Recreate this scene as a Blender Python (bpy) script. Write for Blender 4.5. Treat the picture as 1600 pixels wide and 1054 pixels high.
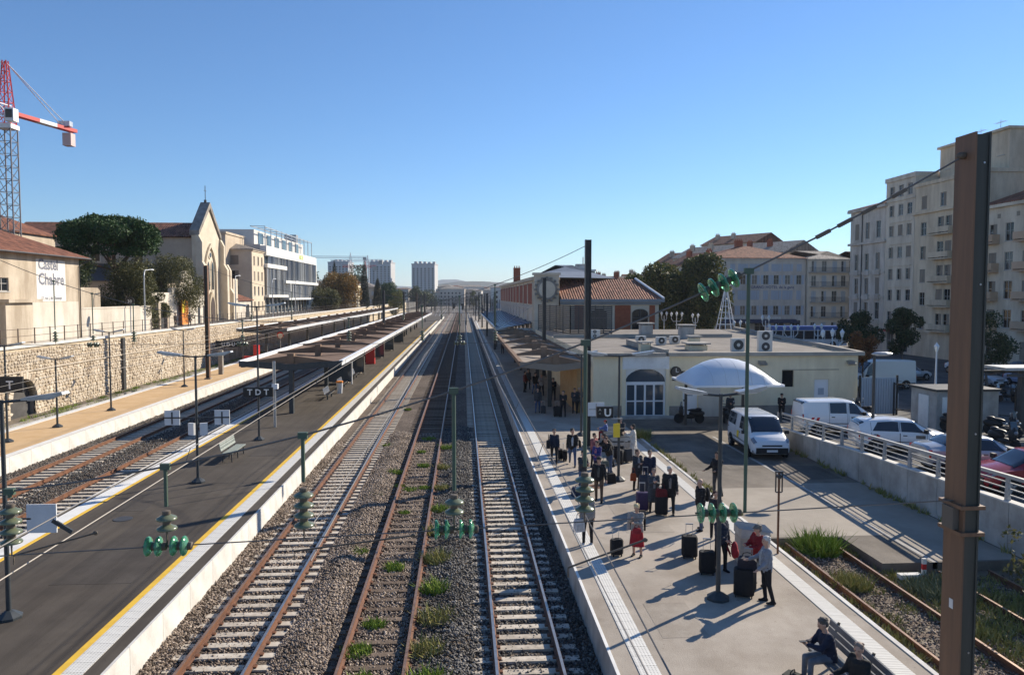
import bpy, bmesh, math, random
import numpy as np
from mathutils import Vector, Matrix
rad = math.radians
random.seed(7); NP = np.random.default_rng(11)
for o in list(bpy.data.objects): bpy.data.objects.remove(o)
sc = bpy.context.scene; COL = sc.collection
# ---------------- camera, sky, sun, exposure ----------------
cd = bpy.data.cameras.new('camera'); cam = bpy.data.objects.new('camera', cd); COL.objects.link(cam)
cd.sensor_width = 36; cd.lens = 27.0; cd.clip_start = .1; cd.clip_end = 9000
cam.location = (0, 0, 8.4); cam.rotation_euler = (rad(90 - 3.1005), 0, rad(-3.6186))
sc.camera = cam
SUN_EL, SUN_AZ = 27.5, 52.0            # azimuth clockwise from +Y (the track direction)
wd = bpy.data.worlds.new('World'); sc.world = wd; wd.use_nodes = True
nt = wd.node_tree; nt.nodes.clear()
sky = nt.nodes.new('ShaderNodeTexSky'); sky.sky_type = 'NISHITA'; sky.sun_disc = False
sky.sun_elevation = rad(SUN_EL); sky.sun_rotation = rad(SUN_AZ)
sky.altitude = 2200; sky.air_density = 1.35; sky.dust_density = .12; sky.ozone_density = 8.0
bg = nt.nodes.new('ShaderNodeBackground'); bg.inputs[1].default_value = .1
out = nt.nodes.new('ShaderNodeOutputWorld')
nt.links.new(sky.outputs[0], bg.inputs[0]); nt.links.new(bg.outputs[0], out.inputs[0])
sl = bpy.data.lights.new('sun', 'SUN'); sl.energy = 5.0; sl.angle = rad(.5); sl.color = (1, .9, .75)
so = bpy.data.objects.new('sun', sl); COL.objects.link(so)
dirv = Vector((math.sin(rad(SUN_AZ)) * math.cos(rad(SUN_EL)), math.cos(rad(SUN_AZ)) * math.cos(rad(SUN_EL)), math.sin(rad(SUN_EL))))
so.rotation_euler = dirv.to_track_quat('Z', 'Y').to_euler(); so.location = (40, 40, 60)
sc.view_settings.view_transform = 'Standard'; sc.view_settings.look = 'None'
sc.view_settings.exposure = 0.54; sc.view_settings.gamma = 1
sc.view_settings.use_curve_mapping = False
try:
    sc.cycles.max_bounces = 6; sc.cycles.transparent_max_bounces = 8
except Exception: pass

# ---------------- helpers ----------------
class MB:
    def __init__(s): s.v = []; s.f = []; s.m = []; s.T = None
    def add(s, vs, fs, mi=0):
        b = len(s.v)
        if s.T is not None: vs = [tuple(s.T @ Vector(p)) for p in vs]
        s.v += [tuple(p) for p in vs]; s.f += [tuple(b + i for i in f) for f in fs]; s.m += [mi] * len(fs); return s
    def box(s, x0, x1, y0, y1, z0, z1, mi=0):
        return s.add([(x0,y0,z0),(x1,y0,z0),(x1,y1,z0),(x0,y1,z0),(x0,y0,z1),(x1,y0,z1),(x1,y1,z1),(x0,y1,z1)],
              [(3,2,1,0),(4,5,6,7),(0,1,5,4),(1,2,6,5),(2,3,7,6),(3,0,4,7)], mi)
    def cbox(s, c, d, mi=0):
        return s.box(c[0]-d[0]/2,c[0]+d[0]/2,c[1]-d[1]/2,c[1]+d[1]/2,c[2]-d[2]/2,c[2]+d[2]/2, mi)
    def bar(s, p0, p1, w, h=None, mi=0):            # rectangular bar between two points
        p0 = Vector(p0); p1 = Vector(p1); d = (p1 - p0); h = h or w
        if d.length < 1e-6: return s
        d.normalize(); u = d.cross(Vector((0,0,1)))
        if u.length < 1e-3: u = Vector((1,0,0))
        u.normalize(); k = u.cross(d)
        q = [p + a*u*w/2 + b*k*h/2 for p in (p0, p1) for a, b in ((-1,-1),(1,-1),(1,1),(-1,1))]
        return s.add(q, [(3,2,1,0),(4,5,6,7),(0,1,5,4),(1,2,6,5),(2,3,7,6),(3,0,4,7)], mi)
    def tube(s, pts, r, n=6, mi=0, cap=True):
        pts = [Vector(p) for p in pts]; rs = r if isinstance(r, (list, tuple)) else [r]*len(pts)
        vs = []; fs = []
        for i, p in enumerate(pts):
            d = (pts[min(i+1, len(pts)-1)] - pts[max(i-1, 0)]).normalized()
            u = d.cross(Vector((0,0,1)));
            if u.length < 1e-3: u = Vector((1,0,0))
            u.normalize(); k = d.cross(u)
            for j in range(n):
                a = 2*math.pi*j/n; vs.append(p + (u*math.cos(a) + k*math.sin(a))*rs[i])
        for i in range(len(pts)-1):
            for j in range(n):
                a = i*n+j; b = i*n+(j+1)%n; fs.append((a, b, b+n, a+n))
        if cap: fs.append(tuple(range(n-1,-1,-1))); fs.append(tuple((len(pts)-1)*n+j for j in range(n)))
        return s.add(vs, fs, mi)
    def cyl(s, p0, p1, r0, r1=None, n=10, mi=0): return s.tube([p0, p1], [r0, r0 if r1 is None else r1], n, mi)
    def lathe(s, prof, n=14, c=(0,0,0), axis='z', mi=0):
        vs = []; fs = []
        for r, z in prof:
            for j in range(n):
                a = 2*math.pi*j/n; x, y = r*math.cos(a), r*math.sin(a)
                vs.append({'z':(c[0]+x,c[1]+y,c[2]+z),'x':(c[0]+z,c[1]+x,c[2]+y),'y':(c[0]+y,c[1]+z,c[2]+x)}[axis])
        for i in range(len(prof)-1):
            for j in range(n):
                a = i*n+j; b = i*n+(j+1)%n; fs.append((a,b,b+n,a+n))
        fs.append(tuple(range(n-1,-1,-1))); fs.append(tuple((len(prof)-1)*n+j for j in range(n)))
        return s.add(vs, fs, mi)
    def prism(s, poly, plane, d0, d1, mi=0):        # polygon extruded: plane 'xz' along y, 'yz' along x, 'xy' along z
        def P(a, b, d): return {'xz':(a,d,b),'yz':(d,a,b),'xy':(a,b,d)}[plane]
        n = len(poly); vs = [P(a,b,d0) for a,b in poly] + [P(a,b,d1) for a,b in poly]
        fs = [tuple(range(n-1,-1,-1)), tuple(range(n,2*n))] + [(i,(i+1)%n,(i+1)%n+n,i+n) for i in range(n)]
        return s.add(vs, fs, mi)
    def ell(s, c, r, nu=10, nv=7, mi=0):
        if not isinstance(r, (tuple, list)): r = (r, r, r)
        vs = []; fs = []
        for i in range(1, nv):
            ph = math.pi*i/nv
            for j in range(nu):
                a = 2*math.pi*j/nu; vs.append((c[0]+r[0]*math.sin(ph)*math.cos(a), c[1]+r[1]*math.sin(ph)*math.sin(a), c[2]+r[2]*math.cos(ph)))
        vs += [(c[0],c[1],c[2]+r[2]),(c[0],c[1],c[2]-r[2])]; t = len(vs)-2
        for i in range(nv-2):
            for j in range(nu):
                a = i*nu+j; b = i*nu+(j+1)%nu; fs.append((a,a+nu,b+nu,b))
        for j in range(nu): fs.append((t,j,(j+1)%nu)); q=(nv-2)*nu; fs.append((t+1,q+(j+1)%nu,q+j))
        return s.add(vs, fs, mi)
    def mesh(s, name, mats, smooth=None):
        me = bpy.data.meshes.new(name); me.from_pydata(s.v, [], s.f); me.update()
        bm = bmesh.new(); bm.from_mesh(me); bmesh.ops.recalc_face_normals(bm, faces=bm.faces); bm.to_mesh(me); bm.free()
        if not isinstance(mats, (list, tuple)): mats = [mats]
        for m in mats: me.materials.append(m)
        if len(mats) > 1: me.polygons.foreach_set('material_index', s.m)
        if smooth is not None:
            me.polygons.foreach_set('use_smooth', [True]*len(me.polygons)); me.set_sharp_from_angle(angle=rad(smooth))
        return me
    def build(s, name, mats, parent=None, w=False, smooth=None, M=None, **pr):
        return mk(name, s.mesh(name, mats, smooth), parent, M, w, **pr)
def mk(name, me, parent=None, M=None, w=False, **pr):
    o = bpy.data.objects.new(name, me); COL.objects.link(o)
    if parent is not None:
        o.parent = parent
        if w: o.matrix_local = RW(parent).inverted()
    if M is not None: o.matrix_local = M
    for k, v in pr.items(): o['category' if k == 'cat' else k] = v
    return o
def RW(o):
    m = o.matrix_basis.copy()
    while o.parent is not None: o = o.parent; m = o.matrix_basis @ m
    return m
def TR(x=0, y=0, z=0, rz=0, sc_=1): return Matrix.Translation((x,y,z)) @ Matrix.Rotation(rad(rz),4,'Z') @ Matrix.Scale(sc_,4)
def thing(name, label, cat, loc=(0,0,0), rz=0, group=None, kind=None):
    o = bpy.data.objects.new(name, None); COL.objects.link(o); o.location = loc; o.rotation_euler = (0,0,rad(rz))
    o['label'] = label; o['category'] = cat; o.empty_display_size = .3
    if group: o['group'] = group
    if kind: o['kind'] = kind
    return o
def struct(name, mb, mats, smooth=None, **pr): return mb.build(name, mats, smooth=smooth, kind='structure', **pr)
def copy_tree(o, parent=None):
    c = o.copy(); COL.objects.link(c)
    if parent is not None: c.parent = parent
    for ch in o.children: copy_tree(ch, c)
    return c
TMP = bpy.data.scenes.new('scratch')          # scratch scene: keeps modifier evaluation cheap, removed at the end
def evaluated(o):
    TMP.collection.objects.link(o); vl = TMP.view_layers[0]; vl.update()
    me = bpy.data.meshes.new_from_object(o.evaluated_get(vl.depsgraph)); bpy.data.objects.remove(o); return me
def text_mesh(txt, size, depth=.004, align='CENTER', bold=0.0):
    cu = bpy.data.curves.new('t', 'FONT'); cu.body = txt; cu.size = size; cu.extrude = depth; cu.align_x = align; cu.offset = bold
    cu.resolution_u = 2
    return evaluated(bpy.data.objects.new('t', cu))
def lettering(txt, size, M, m, parent, name='lettering', depth=.004, bold=0.0, align='CENTER'):
    me = text_mesh(txt, size, depth, align, bold); me.materials.clear(); me.materials.append(m)
    return mk(name, me, parent, M)
UPX = Matrix.Rotation(rad(90),4,'X')   # text standing up, read from -y

# ---------------- materials ----------------
MATS = {}
def mat(name, c, rough=.8, c2=None, scale=2.0, bump=0, bscale=None, metal=0, spec=.4, detail=5, contrast=(.35,.65), trans=0, emit=None, stretch=None, coat=0, coord='Object'):
    m = bpy.data.materials.new(name); m.use_nodes = True; nt = m.node_tree; b = nt.nodes['Principled BSDF']
    b.inputs['Roughness'].default_value = rough; b.inputs['Metallic'].default_value = metal
    b.inputs['Specular IOR Level'].default_value = spec; b.inputs['Base Color'].default_value = (*c, 1)
    if trans: b.inputs['Transmission Weight'].default_value = trans
    if coat: b.inputs['Coat Weight'].default_value = coat; b.inputs['Coat Roughness'].default_value = .06
    if emit: b.inputs['Emission Color'].default_value = (*emit[:3],1); b.inputs['Emission Strength'].default_value = emit[3]
    if c2 or bump:
        tc = nt.nodes.new('ShaderNodeTexCoord'); src = tc.outputs[coord]
        if coord == 'World':
            pass
        if stretch:
            mp = nt.nodes.new('ShaderNodeMapping'); mp.inputs['Scale'].default_value = stretch; nt.links.new(src, mp.inputs[0]); src = mp.outputs[0]
    if c2:
        n = nt.nodes.new('ShaderNodeTexNoise'); n.inputs['Scale'].default_value = scale; n.inputs['Detail'].default_value = detail; n.inputs['Roughness'].default_value = .65
        nt.links.new(src, n.inputs['Vector']); cr = nt.nodes.new('ShaderNodeValToRGB')
        cr.color_ramp.elements[0].position = contrast[0]; cr.color_ramp.elements[1].position = contrast[1]
        cr.color_ramp.elements[0].color = (*c,1); cr.color_ramp.elements[1].color = (*c2,1)
        nt.links.new(n.outputs['Fac'], cr.inputs[0]); nt.links.new(cr.outputs[0], b.inputs['Base Color'])
    if bump:
        n2 = nt.nodes.new('ShaderNodeTexNoise'); n2.inputs['Scale'].default_value = bscale or scale*6; n2.inputs['Detail'].default_value = 4
        nt.links.new(src, n2.inputs['Vector']); bp = nt.nodes.new('ShaderNodeBump'); bp.inputs['Strength'].default_value = bump; bp.inputs['Distance'].default_value = .03
        nt.links.new(n2.outputs['Fac'], bp.inputs['Height']); nt.links.new(bp.outputs[0], b.inputs['Normal'])
    MATS[name] = m; return m
def N(m, t): return m.node_tree.nodes.new(t)
def ballast_mat(name, cols, scale):
    m = mat(name, cols[0], .95); nt = m.node_tree; b = nt.nodes['Principled BSDF']
    tc = N(m,'ShaderNodeTexCoord'); v = N(m,'ShaderNodeTexVoronoi'); v.inputs['Scale'].default_value = scale
    nt.links.new(tc.outputs['Object'], v.inputs['Vector'])
    sp = N(m,'ShaderNodeSeparateColor'); nt.links.new(v.outputs['Color'], sp.inputs[0])
    cr = N(m,'ShaderNodeValToRGB'); e = cr.color_ramp.elements
    e[0].color = (*cols[0],1); e[1].color = (*cols[-1],1)
    for i, c in enumerate(cols[1:-1]): x = e.new((i+1)/(len(cols)-1)); x.color = (*c,1)
    nt.links.new(sp.outputs[0], cr.inputs[0])
    n = N(m,'ShaderNodeTexNoise'); n.inputs['Scale'].default_value = .35; n.inputs['Detail'].default_value = 4; nt.links.new(tc.outputs['Object'], n.inputs['Vector'])
    mx = N(m,'ShaderNodeMix'); mx.data_type = 'RGBA'; mx.blend_type = 'MULTIPLY'; mx.inputs[0].default_value = 1
    r2 = N(m,'ShaderNodeValToRGB'); r2.color_ramp.elements[0].position=.3; r2.color_ramp.elements[1].position=.7
    r2.color_ramp.elements[0].color=(.62,.56,.5,1); r2.color_ramp.elements[1].color=(1.1,1.05,1,1)
    nt.links.new(n.outputs['Fac'], r2.inputs[0]); nt.links.new(cr.outputs[0], mx.inputs[6]); nt.links.new(r2.outputs[0], mx.inputs[7])
    nt.links.new(mx.outputs[2], b.inputs['Base Color'])
    bp = N(m,'ShaderNodeBump'); bp.inputs['Strength'].default_value = 1; bp.inputs['Distance'].default_value = .05; bp.invert = True
    nt.links.new(v.outputs['Distance'], bp.inputs['Height']); nt.links.new(bp.outputs[0], b.inputs['Normal'])
    return m
def random_mat(name, cols, rough=.9, bump=0, bscale=20):   # one colour per object, from Object Info random
    m = mat(name, cols[0], rough); nt = m.node_tree; b = nt.nodes['Principled BSDF']
    oi = N(m,'ShaderNodeObjectInfo'); cr = N(m,'ShaderNodeValToRGB'); e = cr.color_ramp.elements
    e[0].color = (*cols[0],1); e[1].color = (*cols[-1],1)
    for i, c in enumerate(cols[1:-1]): x = e.new((i+1)/(len(cols)-1)); x.color = (*c,1)
    nt.links.new(oi.outputs['Random'], cr.inputs[0])
    tc = N(m,'ShaderNodeTexCoord'); n = N(m,'ShaderNodeTexNoise'); n.inputs['Scale'].default_value = bscale/4; n.inputs['Detail'].default_value = 5
    nt.links.new(tc.outputs['Object'], n.inputs['Vector'])
    mx = N(m,'ShaderNodeMix'); mx.data_type='RGBA'; mx.blend_type='MULTIPLY'; mx.inputs[0].default_value=.8
    r2 = N(m,'ShaderNodeValToRGB'); r2.color_ramp.elements[0].position=.3; r2.color_ramp.elements[1].position=.7
    r2.color_ramp.elements[0].color=(.6,.58,.55,1); r2.color_ramp.elements[1].color=(1.1,1.1,1.1,1)
    nt.links.new(n.outputs['Fac'], r2.inputs[0]); nt.links.new(cr.outputs[0], mx.inputs[6]); nt.links.new(r2.outputs[0], mx.inputs[7]); nt.links.new(mx.outputs[2], b.inputs['Base Color'])
    if bump:
        n2 = N(m,'ShaderNodeTexNoise'); n2.inputs['Scale'].default_value=bscale; nt.links.new(tc.outputs['Object'], n2.inputs['Vector'])
        bp = N(m,'ShaderNodeBump'); bp.inputs['Strength'].default_value=bump; bp.inputs['Distance'].default_value=.02; nt.links.new(n2.outputs['Fac'], bp.inputs['Height']); nt.links.new(bp.outputs[0], b.inputs['Normal'])
    return m
def stain(m, amt=.75):      # dark vertical weather streaks, in world position
    nt = m.node_tree; b = nt.nodes['Principled BSDF']; old = b.inputs['Base Color'].links[0].from_socket
    ge = N(m,'ShaderNodeNewGeometry'); mp = N(m,'ShaderNodeMapping'); mp.inputs['Scale'].default_value = (.6,.6,.13); nt.links.new(ge.outputs['Position'], mp.inputs[0])
    n = N(m,'ShaderNodeTexNoise'); n.inputs['Scale'].default_value = 1.0; n.inputs['Detail'].default_value = 7; n.inputs['Roughness'].default_value = .7; nt.links.new(mp.outputs[0], n.inputs['Vector'])
    r2 = N(m,'ShaderNodeValToRGB'); r2.color_ramp.elements[0].position = .4; r2.color_ramp.elements[1].position = .6
    r2.color_ramp.elements[0].color = (.42,.36,.3,1); r2.color_ramp.elements[1].color = (1,1,1,1); nt.links.new(n.outputs['Fac'], r2.inputs[0])
    mx = N(m,'ShaderNodeMix'); mx.data_type='RGBA'; mx.blend_type='MULTIPLY'; mx.inputs[0].default_value = amt
    nt.links.new(old, mx.inputs[6]); nt.links.new(r2.outputs[0], mx.inputs[7]); nt.links.new(mx.outputs[2], b.inputs['Base Color']); return m
def island_mat(name, cols, rough=.95):                    # one colour per loose piece, from Geometry random per island
    m = mat(name, cols[0], rough); nt = m.node_tree; b = nt.nodes['Principled BSDF']
    oi = N(m,'ShaderNodeNewGeometry'); cr = N(m,'ShaderNodeValToRGB'); e = cr.color_ramp.elements
    e[0].color = (*cols[0],1); e[1].color = (*cols[-1],1)
    for i, c in enumerate(cols[1:-1]): x = e.new((i+1)/(len(cols)-1)); x.color = (*c,1)
    nt.links.new(oi.outputs['Random Per Island'], cr.inputs[0]); nt.links.new(cr.outputs[0], b.inputs['Base Color']); return m
def leaf_mat(name, cols, rough=.6, transl=.25):
    m = island_mat(name, cols, rough); nt = m.node_tree; b = nt.nodes['Principled BSDF']
    t = N(m,'ShaderNodeBsdfTranslucent'); mx = N(m,'ShaderNodeMixShader'); mx.inputs[0].default_value = transl
    cr = [n for n in nt.nodes if n.type=='VALTORGB'][0]; nt.links.new(cr.outputs[0], t.inputs[0])
    o = [n for n in nt.nodes if n.type=='OUTPUT_MATERIAL'][0]
    nt.links.new(b.outputs[0], mx.inputs[1]); nt.links.new(t.outputs[0], mx.inputs[2]); nt.links.new(mx.outputs[0], o.inputs[0]); return m
def tile_mat(name, c1, c2, axis=0, pitch=.22, row=.4, c3=None):    # canal tile relief: half-round rolls and courses
    m = mat(name, c1, .85, c2, 1.3, contrast=(.3,.7)); nt = m.node_tree; b = nt.nodes['Principled BSDF']
    tc = N(m,'ShaderNodeTexCoord'); sp = N(m,'ShaderNodeSeparateXYZ'); nt.links.new(tc.outputs['Object'], sp.inputs[0])
    def wave(o, p):
        a = N(m,'ShaderNodeMath'); a.operation='MULTIPLY'; a.inputs[1].default_value=2*math.pi/p; nt.links.new(o, a.inputs[0])
        s = N(m,'ShaderNodeMath'); s.operation='SINE'; nt.links.new(a.outputs[0], s.inputs[0]); return s
    w1 = wave(sp.outputs[axis], pitch); w2 = wave(sp.outputs[1-axis], row)
    ad = N(m,'ShaderNodeMath'); ad.operation='MULTIPLY_ADD'; ad.inputs[1].default_value=.35; nt.links.new(w2.outputs[0], ad.inputs[0]); nt.links.new(w1.outputs[0], ad.inputs[2])
    bp = N(m,'ShaderNodeBump'); bp.inputs['Strength'].default_value=.9; bp.inputs['Distance'].default_value=.06; nt.links.new(ad.outputs[0], bp.inputs['Height']); nt.links.new(bp.outputs[0], b.inputs['Normal'])
    # each tile its own tone
    cmb = N(m,'ShaderNodeCombineXYZ')
    for k, (o, p) in enumerate(((sp.outputs[axis],pitch),(sp.outputs[1-axis],row))):
        d = N(m,'ShaderNodeMath'); d.operation='DIVIDE'; d.inputs[1].default_value=p; nt.links.new(o,d.inputs[0])
        fl = N(m,'ShaderNodeMath'); fl.operation='FLOOR'; nt.links.new(d.outputs[0],fl.inputs[0]); nt.links.new(fl.outputs[0],cmb.inputs[k])
    wn = N(m,'ShaderNodeTexWhiteNoise'); wn.noise_dimensions='2D'; nt.links.new(cmb.outputs[0], wn.inputs['Vector'])
    mr = N(m,'ShaderNodeMapRange'); mr.inputs['To Min'].default_value=.6; mr.inputs['To Max'].default_value=1.25; nt.links.new(wn.outputs['Value'], mr.inputs['Value'])
    old = b.inputs['Base Color'].links[0].from_socket
    mx = N(m,'ShaderNodeMix'); mx.data_type='RGBA'; mx.blend_type='MULTIPLY'; mx.inputs[0].default_value=1
    nt.links.new(old, mx.inputs[6]); nt.links.new(mr.outputs[0], mx.inputs[7]); nt.links.new(mx.outputs[2], b.inputs['Base Color'])
    return m
def stud_mat(name, c, dot, ax=(0,1), pitch=.07, ridge=False):      # tactile paving: round studs or ridges
    m = mat(name, c, .7, tuple(x*.82 for x in c), 3); nt = m.node_tree; b = nt.nodes['Principled BSDF']
    tc = N(m,'ShaderNodeTexCoord'); sp = N(m,'ShaderNodeSeparateXYZ'); nt.links.new(tc.outputs['Object'], sp.inputs[0])
    res = []
    for k in ((1,) if ridge else (0,1)):
        a = N(m,'ShaderNodeMath'); a.operation='MULTIPLY'; a.inputs[1].default_value=2*math.pi/pitch; nt.links.new(sp.outputs[k], a.inputs[0])
        s = N(m,'ShaderNodeMath'); s.operation='SINE'; nt.links.new(a.outputs[0], s.inputs[0]); res.append(s.outputs[0])
    if len(res) == 2:
        mu = N(m,'ShaderNodeMath'); mu.operation='ADD'; nt.links.new(res[0],mu.inputs[0]); nt.links.new(res[1],mu.inputs[1]); v = mu.outputs[0]; th=(.9,1.3)
    else: v = res[0]; th=(.2,.6)
    mr = N(m,'ShaderNodeMapRange'); mr.inputs['From Min'].default_value=th[0]; mr.inputs['From Max'].default_value=th[1]; nt.links.new(v, mr.inputs['Value'])
    bp = N(m,'ShaderNodeBump'); bp.inputs['Strength'].default_value=1; bp.inputs['Distance'].default_value=.02; nt.links.new(mr.outputs[0], bp.inputs['Height']); nt.links.new(bp.outputs[0], b.inputs['Normal'])
    old = b.inputs['Base Color'].links[0].from_socket
    mx = N(m,'ShaderNodeMix'); mx.data_type='RGBA'; nt.links.new(mr.outputs[0], mx.inputs[0]); nt.links.new(old, mx.inputs[6]); mx.inputs[7].default_value=(*dot,1); nt.links.new(mx.outputs[2], b.inputs['Base Color'])
    return m
asph_l = mat('asphalt_dark', (.075,.062,.05), .9, (.105,.087,.068), .5, bump=.25, bscale=40, contrast=(.3,.7))
asph_r = mat('asphalt_pale', (.4,.35,.29), .9, (.5,.44,.37), .45, bump=.35, bscale=45, contrast=(.3,.7))
asph_y = mat('asphalt_yard', (.17,.148,.122), .92, (.28,.24,.195), .35, bump=.4, bscale=35, contrast=(.3,.72), detail=8)
asph_s = mat('asphalt_street', (.075,.072,.07), .9, (.13,.125,.12), .3, bump=.3, bscale=30)
def weathered(m, streak=(3,.12,1), spots=True, lo=.72):     # streaks, stains and dark gum spots on paving
    nt = m.node_tree; b = nt.nodes['Principled BSDF']; old = b.inputs['Base Color'].links[0].from_socket; ge = N(m,'ShaderNodeNewGeometry')
    def layer(old, scale, st, p0, p1, c):
        mp = N(m,'ShaderNodeMapping'); mp.inputs['Scale'].default_value = st; nt.links.new(ge.outputs['Position'], mp.inputs[0])
        n = N(m,'ShaderNodeTexNoise'); n.inputs['Scale'].default_value = scale; n.inputs['Detail'].default_value = 6; n.inputs['Roughness'].default_value = .62; nt.links.new(mp.outputs[0], n.inputs['Vector'])
        r = N(m,'ShaderNodeValToRGB'); r.color_ramp.elements[0].position = p0; r.color_ramp.elements[1].position = p1; r.color_ramp.elements[0].color = (c,c*.98,c*.96,1); r.color_ramp.elements[1].color = (1,1,1,1); nt.links.new(n.outputs['Fac'], r.inputs[0])
        mx = N(m,'ShaderNodeMix'); mx.data_type = 'RGBA'; mx.blend_type = 'MULTIPLY'; mx.inputs[0].default_value = 1; nt.links.new(old, mx.inputs[6]); nt.links.new(r.outputs[0], mx.inputs[7]); return mx.outputs[2]
    old = layer(old, .9, streak, .36, .56, lo); old = layer(old, .55, (1,1,1), .38, .6, .8)
    if spots: old = layer(old, 9, (1,1,1), .3, .36, .55); old = layer(old, 60, (1,1,1), .36, .55, .78)
    nt.links.new(old, b.inputs['Base Color']); return m
weathered(asph_l); weathered(asph_r, (.9,.5,1), lo=.86); weathered(asph_y, (1,.6,1)); weathered(asph_s, (1,.6,1))
sand = mat('sandy_surface', (.56,.36,.17), .95, (.66,.46,.26), .8, bump=.3, bscale=30, contrast=(.3,.7))
conc = mat('concrete', (.52,.5,.46), .9, (.37,.35,.32), 1.2, bump=.3, bscale=14)
conc_w = mat('pale_concrete', (.72,.7,.65), .85, (.55,.52,.47), 1.6, bump=.2, bscale=18, contrast=(.42,.75))
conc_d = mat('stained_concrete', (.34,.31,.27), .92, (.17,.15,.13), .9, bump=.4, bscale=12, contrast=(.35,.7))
white_p = mat('white_paint', (.78,.77,.73), .75, (.6,.58,.54), 1.5, contrast=(.45,.8))
yellow_p = mat('yellow_paint', (.8,.5,.05), .7, (.6,.36,.05), 2.5, contrast=(.45,.8))
stud = stud_mat('tactile_studs', (.78,.76,.7), (.5,.48,.44))
ridge = stud_mat('tactile_ridges', (.78,.76,.7), (.55,.53,.48), ridge=True, pitch=.075)
rail_r = mat('rusty_rail', (.2,.085,.04), .7, (.11,.05,.028), 3, bump=.1, bscale=30)
rail_t = mat('worn_rail_head', (.5,.48,.45), .38, (.36,.33,.3), 3, metal=.85)
rail_b = mat('brown_rail_head', (.34,.22,.15), .45, (.2,.11,.07), 4, metal=.4)
bal_l = ballast_mat('ballast_pale', [(.05,.04,.033),(.13,.105,.085),(.22,.18,.15),(.09,.07,.055),(.3,.25,.21)], 15)
bal_d = ballast_mat('ballast_grey', [(.05,.048,.045),(.12,.112,.105),(.2,.19,.18),(.09,.085,.08)], 16)
soil = mat('soil_and_gravel', (.13,.1,.07), .95, (.24,.2,.15), 1.0, bump=.6, bscale=14, detail=8)
stone_i = island_mat('loose_stones', [(.1,.08,.062),(.27,.215,.17),(.46,.375,.3),(.2,.145,.11),(.6,.5,.41),(.36,.3,.25)])
stone_g = island_mat('loose_grey_stones', [(.05,.047,.043),(.14,.132,.122),(.27,.255,.235),(.09,.085,.08),(.4,.38,.35)])
sleep_c = random_mat('concrete_sleeper', [(.48,.42,.34),(.58,.51,.42),(.66,.59,.49),(.52,.46,.37)], .9, .2, 20)
sleep_w = random_mat('wood_sleeper', [(.11,.075,.05),(.18,.13,.095),(.24,.185,.14),(.14,.1,.07)], .95, .5, 25)
sleep_d = random_mat('dark_sleeper', [(.06,.052,.045),(.1,.09,.08),(.14,.125,.11)], .95, .4, 25)
grey_m = mat('grey_painted_steel', (.03,.038,.043), .45, (.05,.056,.06), 4, spec=.45)
dark_m = mat('dark_steel', (.035,.037,.04), .45, (.06,.058,.055), 3, spec=.5)
galv = mat('galvanised_steel', (.5,.51,.52), .4, (.36,.37,.38), 4, metal=.7)
black = mat('black_plastic', (.014,.014,.015), .5)
rubber = mat('tyre_rubber', (.018,.018,.019), .85)
glass_v = [mat('curtained_glass',(.13,.12,.105),.2,spec=.4), mat('grey_glass',(.07,.075,.08),.08,spec=.6)]
glass = mat('window_glass', (.012,.015,.018), .1, spec=.4)
glass_b = mat('bluish_glass', (.05,.075,.1), .08, spec=.7)
white_m = mat('white_metal', (.78,.79,.8), .4)
brick = mat('red_brick', (.36,.11,.055), .9, (.27,.075,.038), 3, bump=.3, bscale=20)
cream = mat('cream_render', (.86,.75,.53), .9, (.78,.67,.46), .5, bump=.15, bscale=12)
beige = mat('beige_render', (.6,.5,.38), .92, (.5,.41,.31), .35, bump=.15, bscale=10)
pale_r = mat('pale_render', (.7,.645,.55), .92, (.55,.485,.4), .35, bump=.2, bscale=8, contrast=(.35,.75), detail=8)
tile_r = tile_mat('red_roof_tiles', (.19,.072,.042), (.28,.12,.07), pitch=.32, row=.5)
tile_rx = tile_mat('red_roof_tiles_across', (.19,.072,.042), (.28,.12,.07), axis=1, pitch=.32, row=.5)
tile_g = tile_mat('grey_roof_tiles', (.3,.26,.22), (.42,.37,.32))

for m_, a_ in ((cream,.22), (beige,.35), (pale_r,.35), (conc,.4), (conc_w,.14)): stain(m_, a_)
weathered(stone_i, (1,1,1), False, .6); weathered(stone_g, (1,1,1), False, .65)
# ================= GROUND AND PLATFORMS =================
ZL = 4.6                                   # street level above the left retaining wall
mb = MB(); mb.box(-3500, 3500, -2500, 6000, -1.2, -.62); struct('ground', mb, mat('city_ground', (.26,.23,.19), .95, (.36,.32,.26), .02))
mb = MB(); mb.box(-22.6, 3.4, -60, 420, -.6, -.235); struct('ballast_bed', mb, bal_l)
mb = MB(); mb.box(-31.2, -22.6, -60, 420, -.6, -.14); struct('weedy_verge', mb, soil)
mb = MB(); mb.box(9.72, 24, -6, 24.0, -.6, .2); struct('siding_bed', mb, soil)
mb = MB(); mb.box(-22, 60, 185, 900, -.58, -.2); struct('far_track_bed', mb, bal_d)
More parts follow.
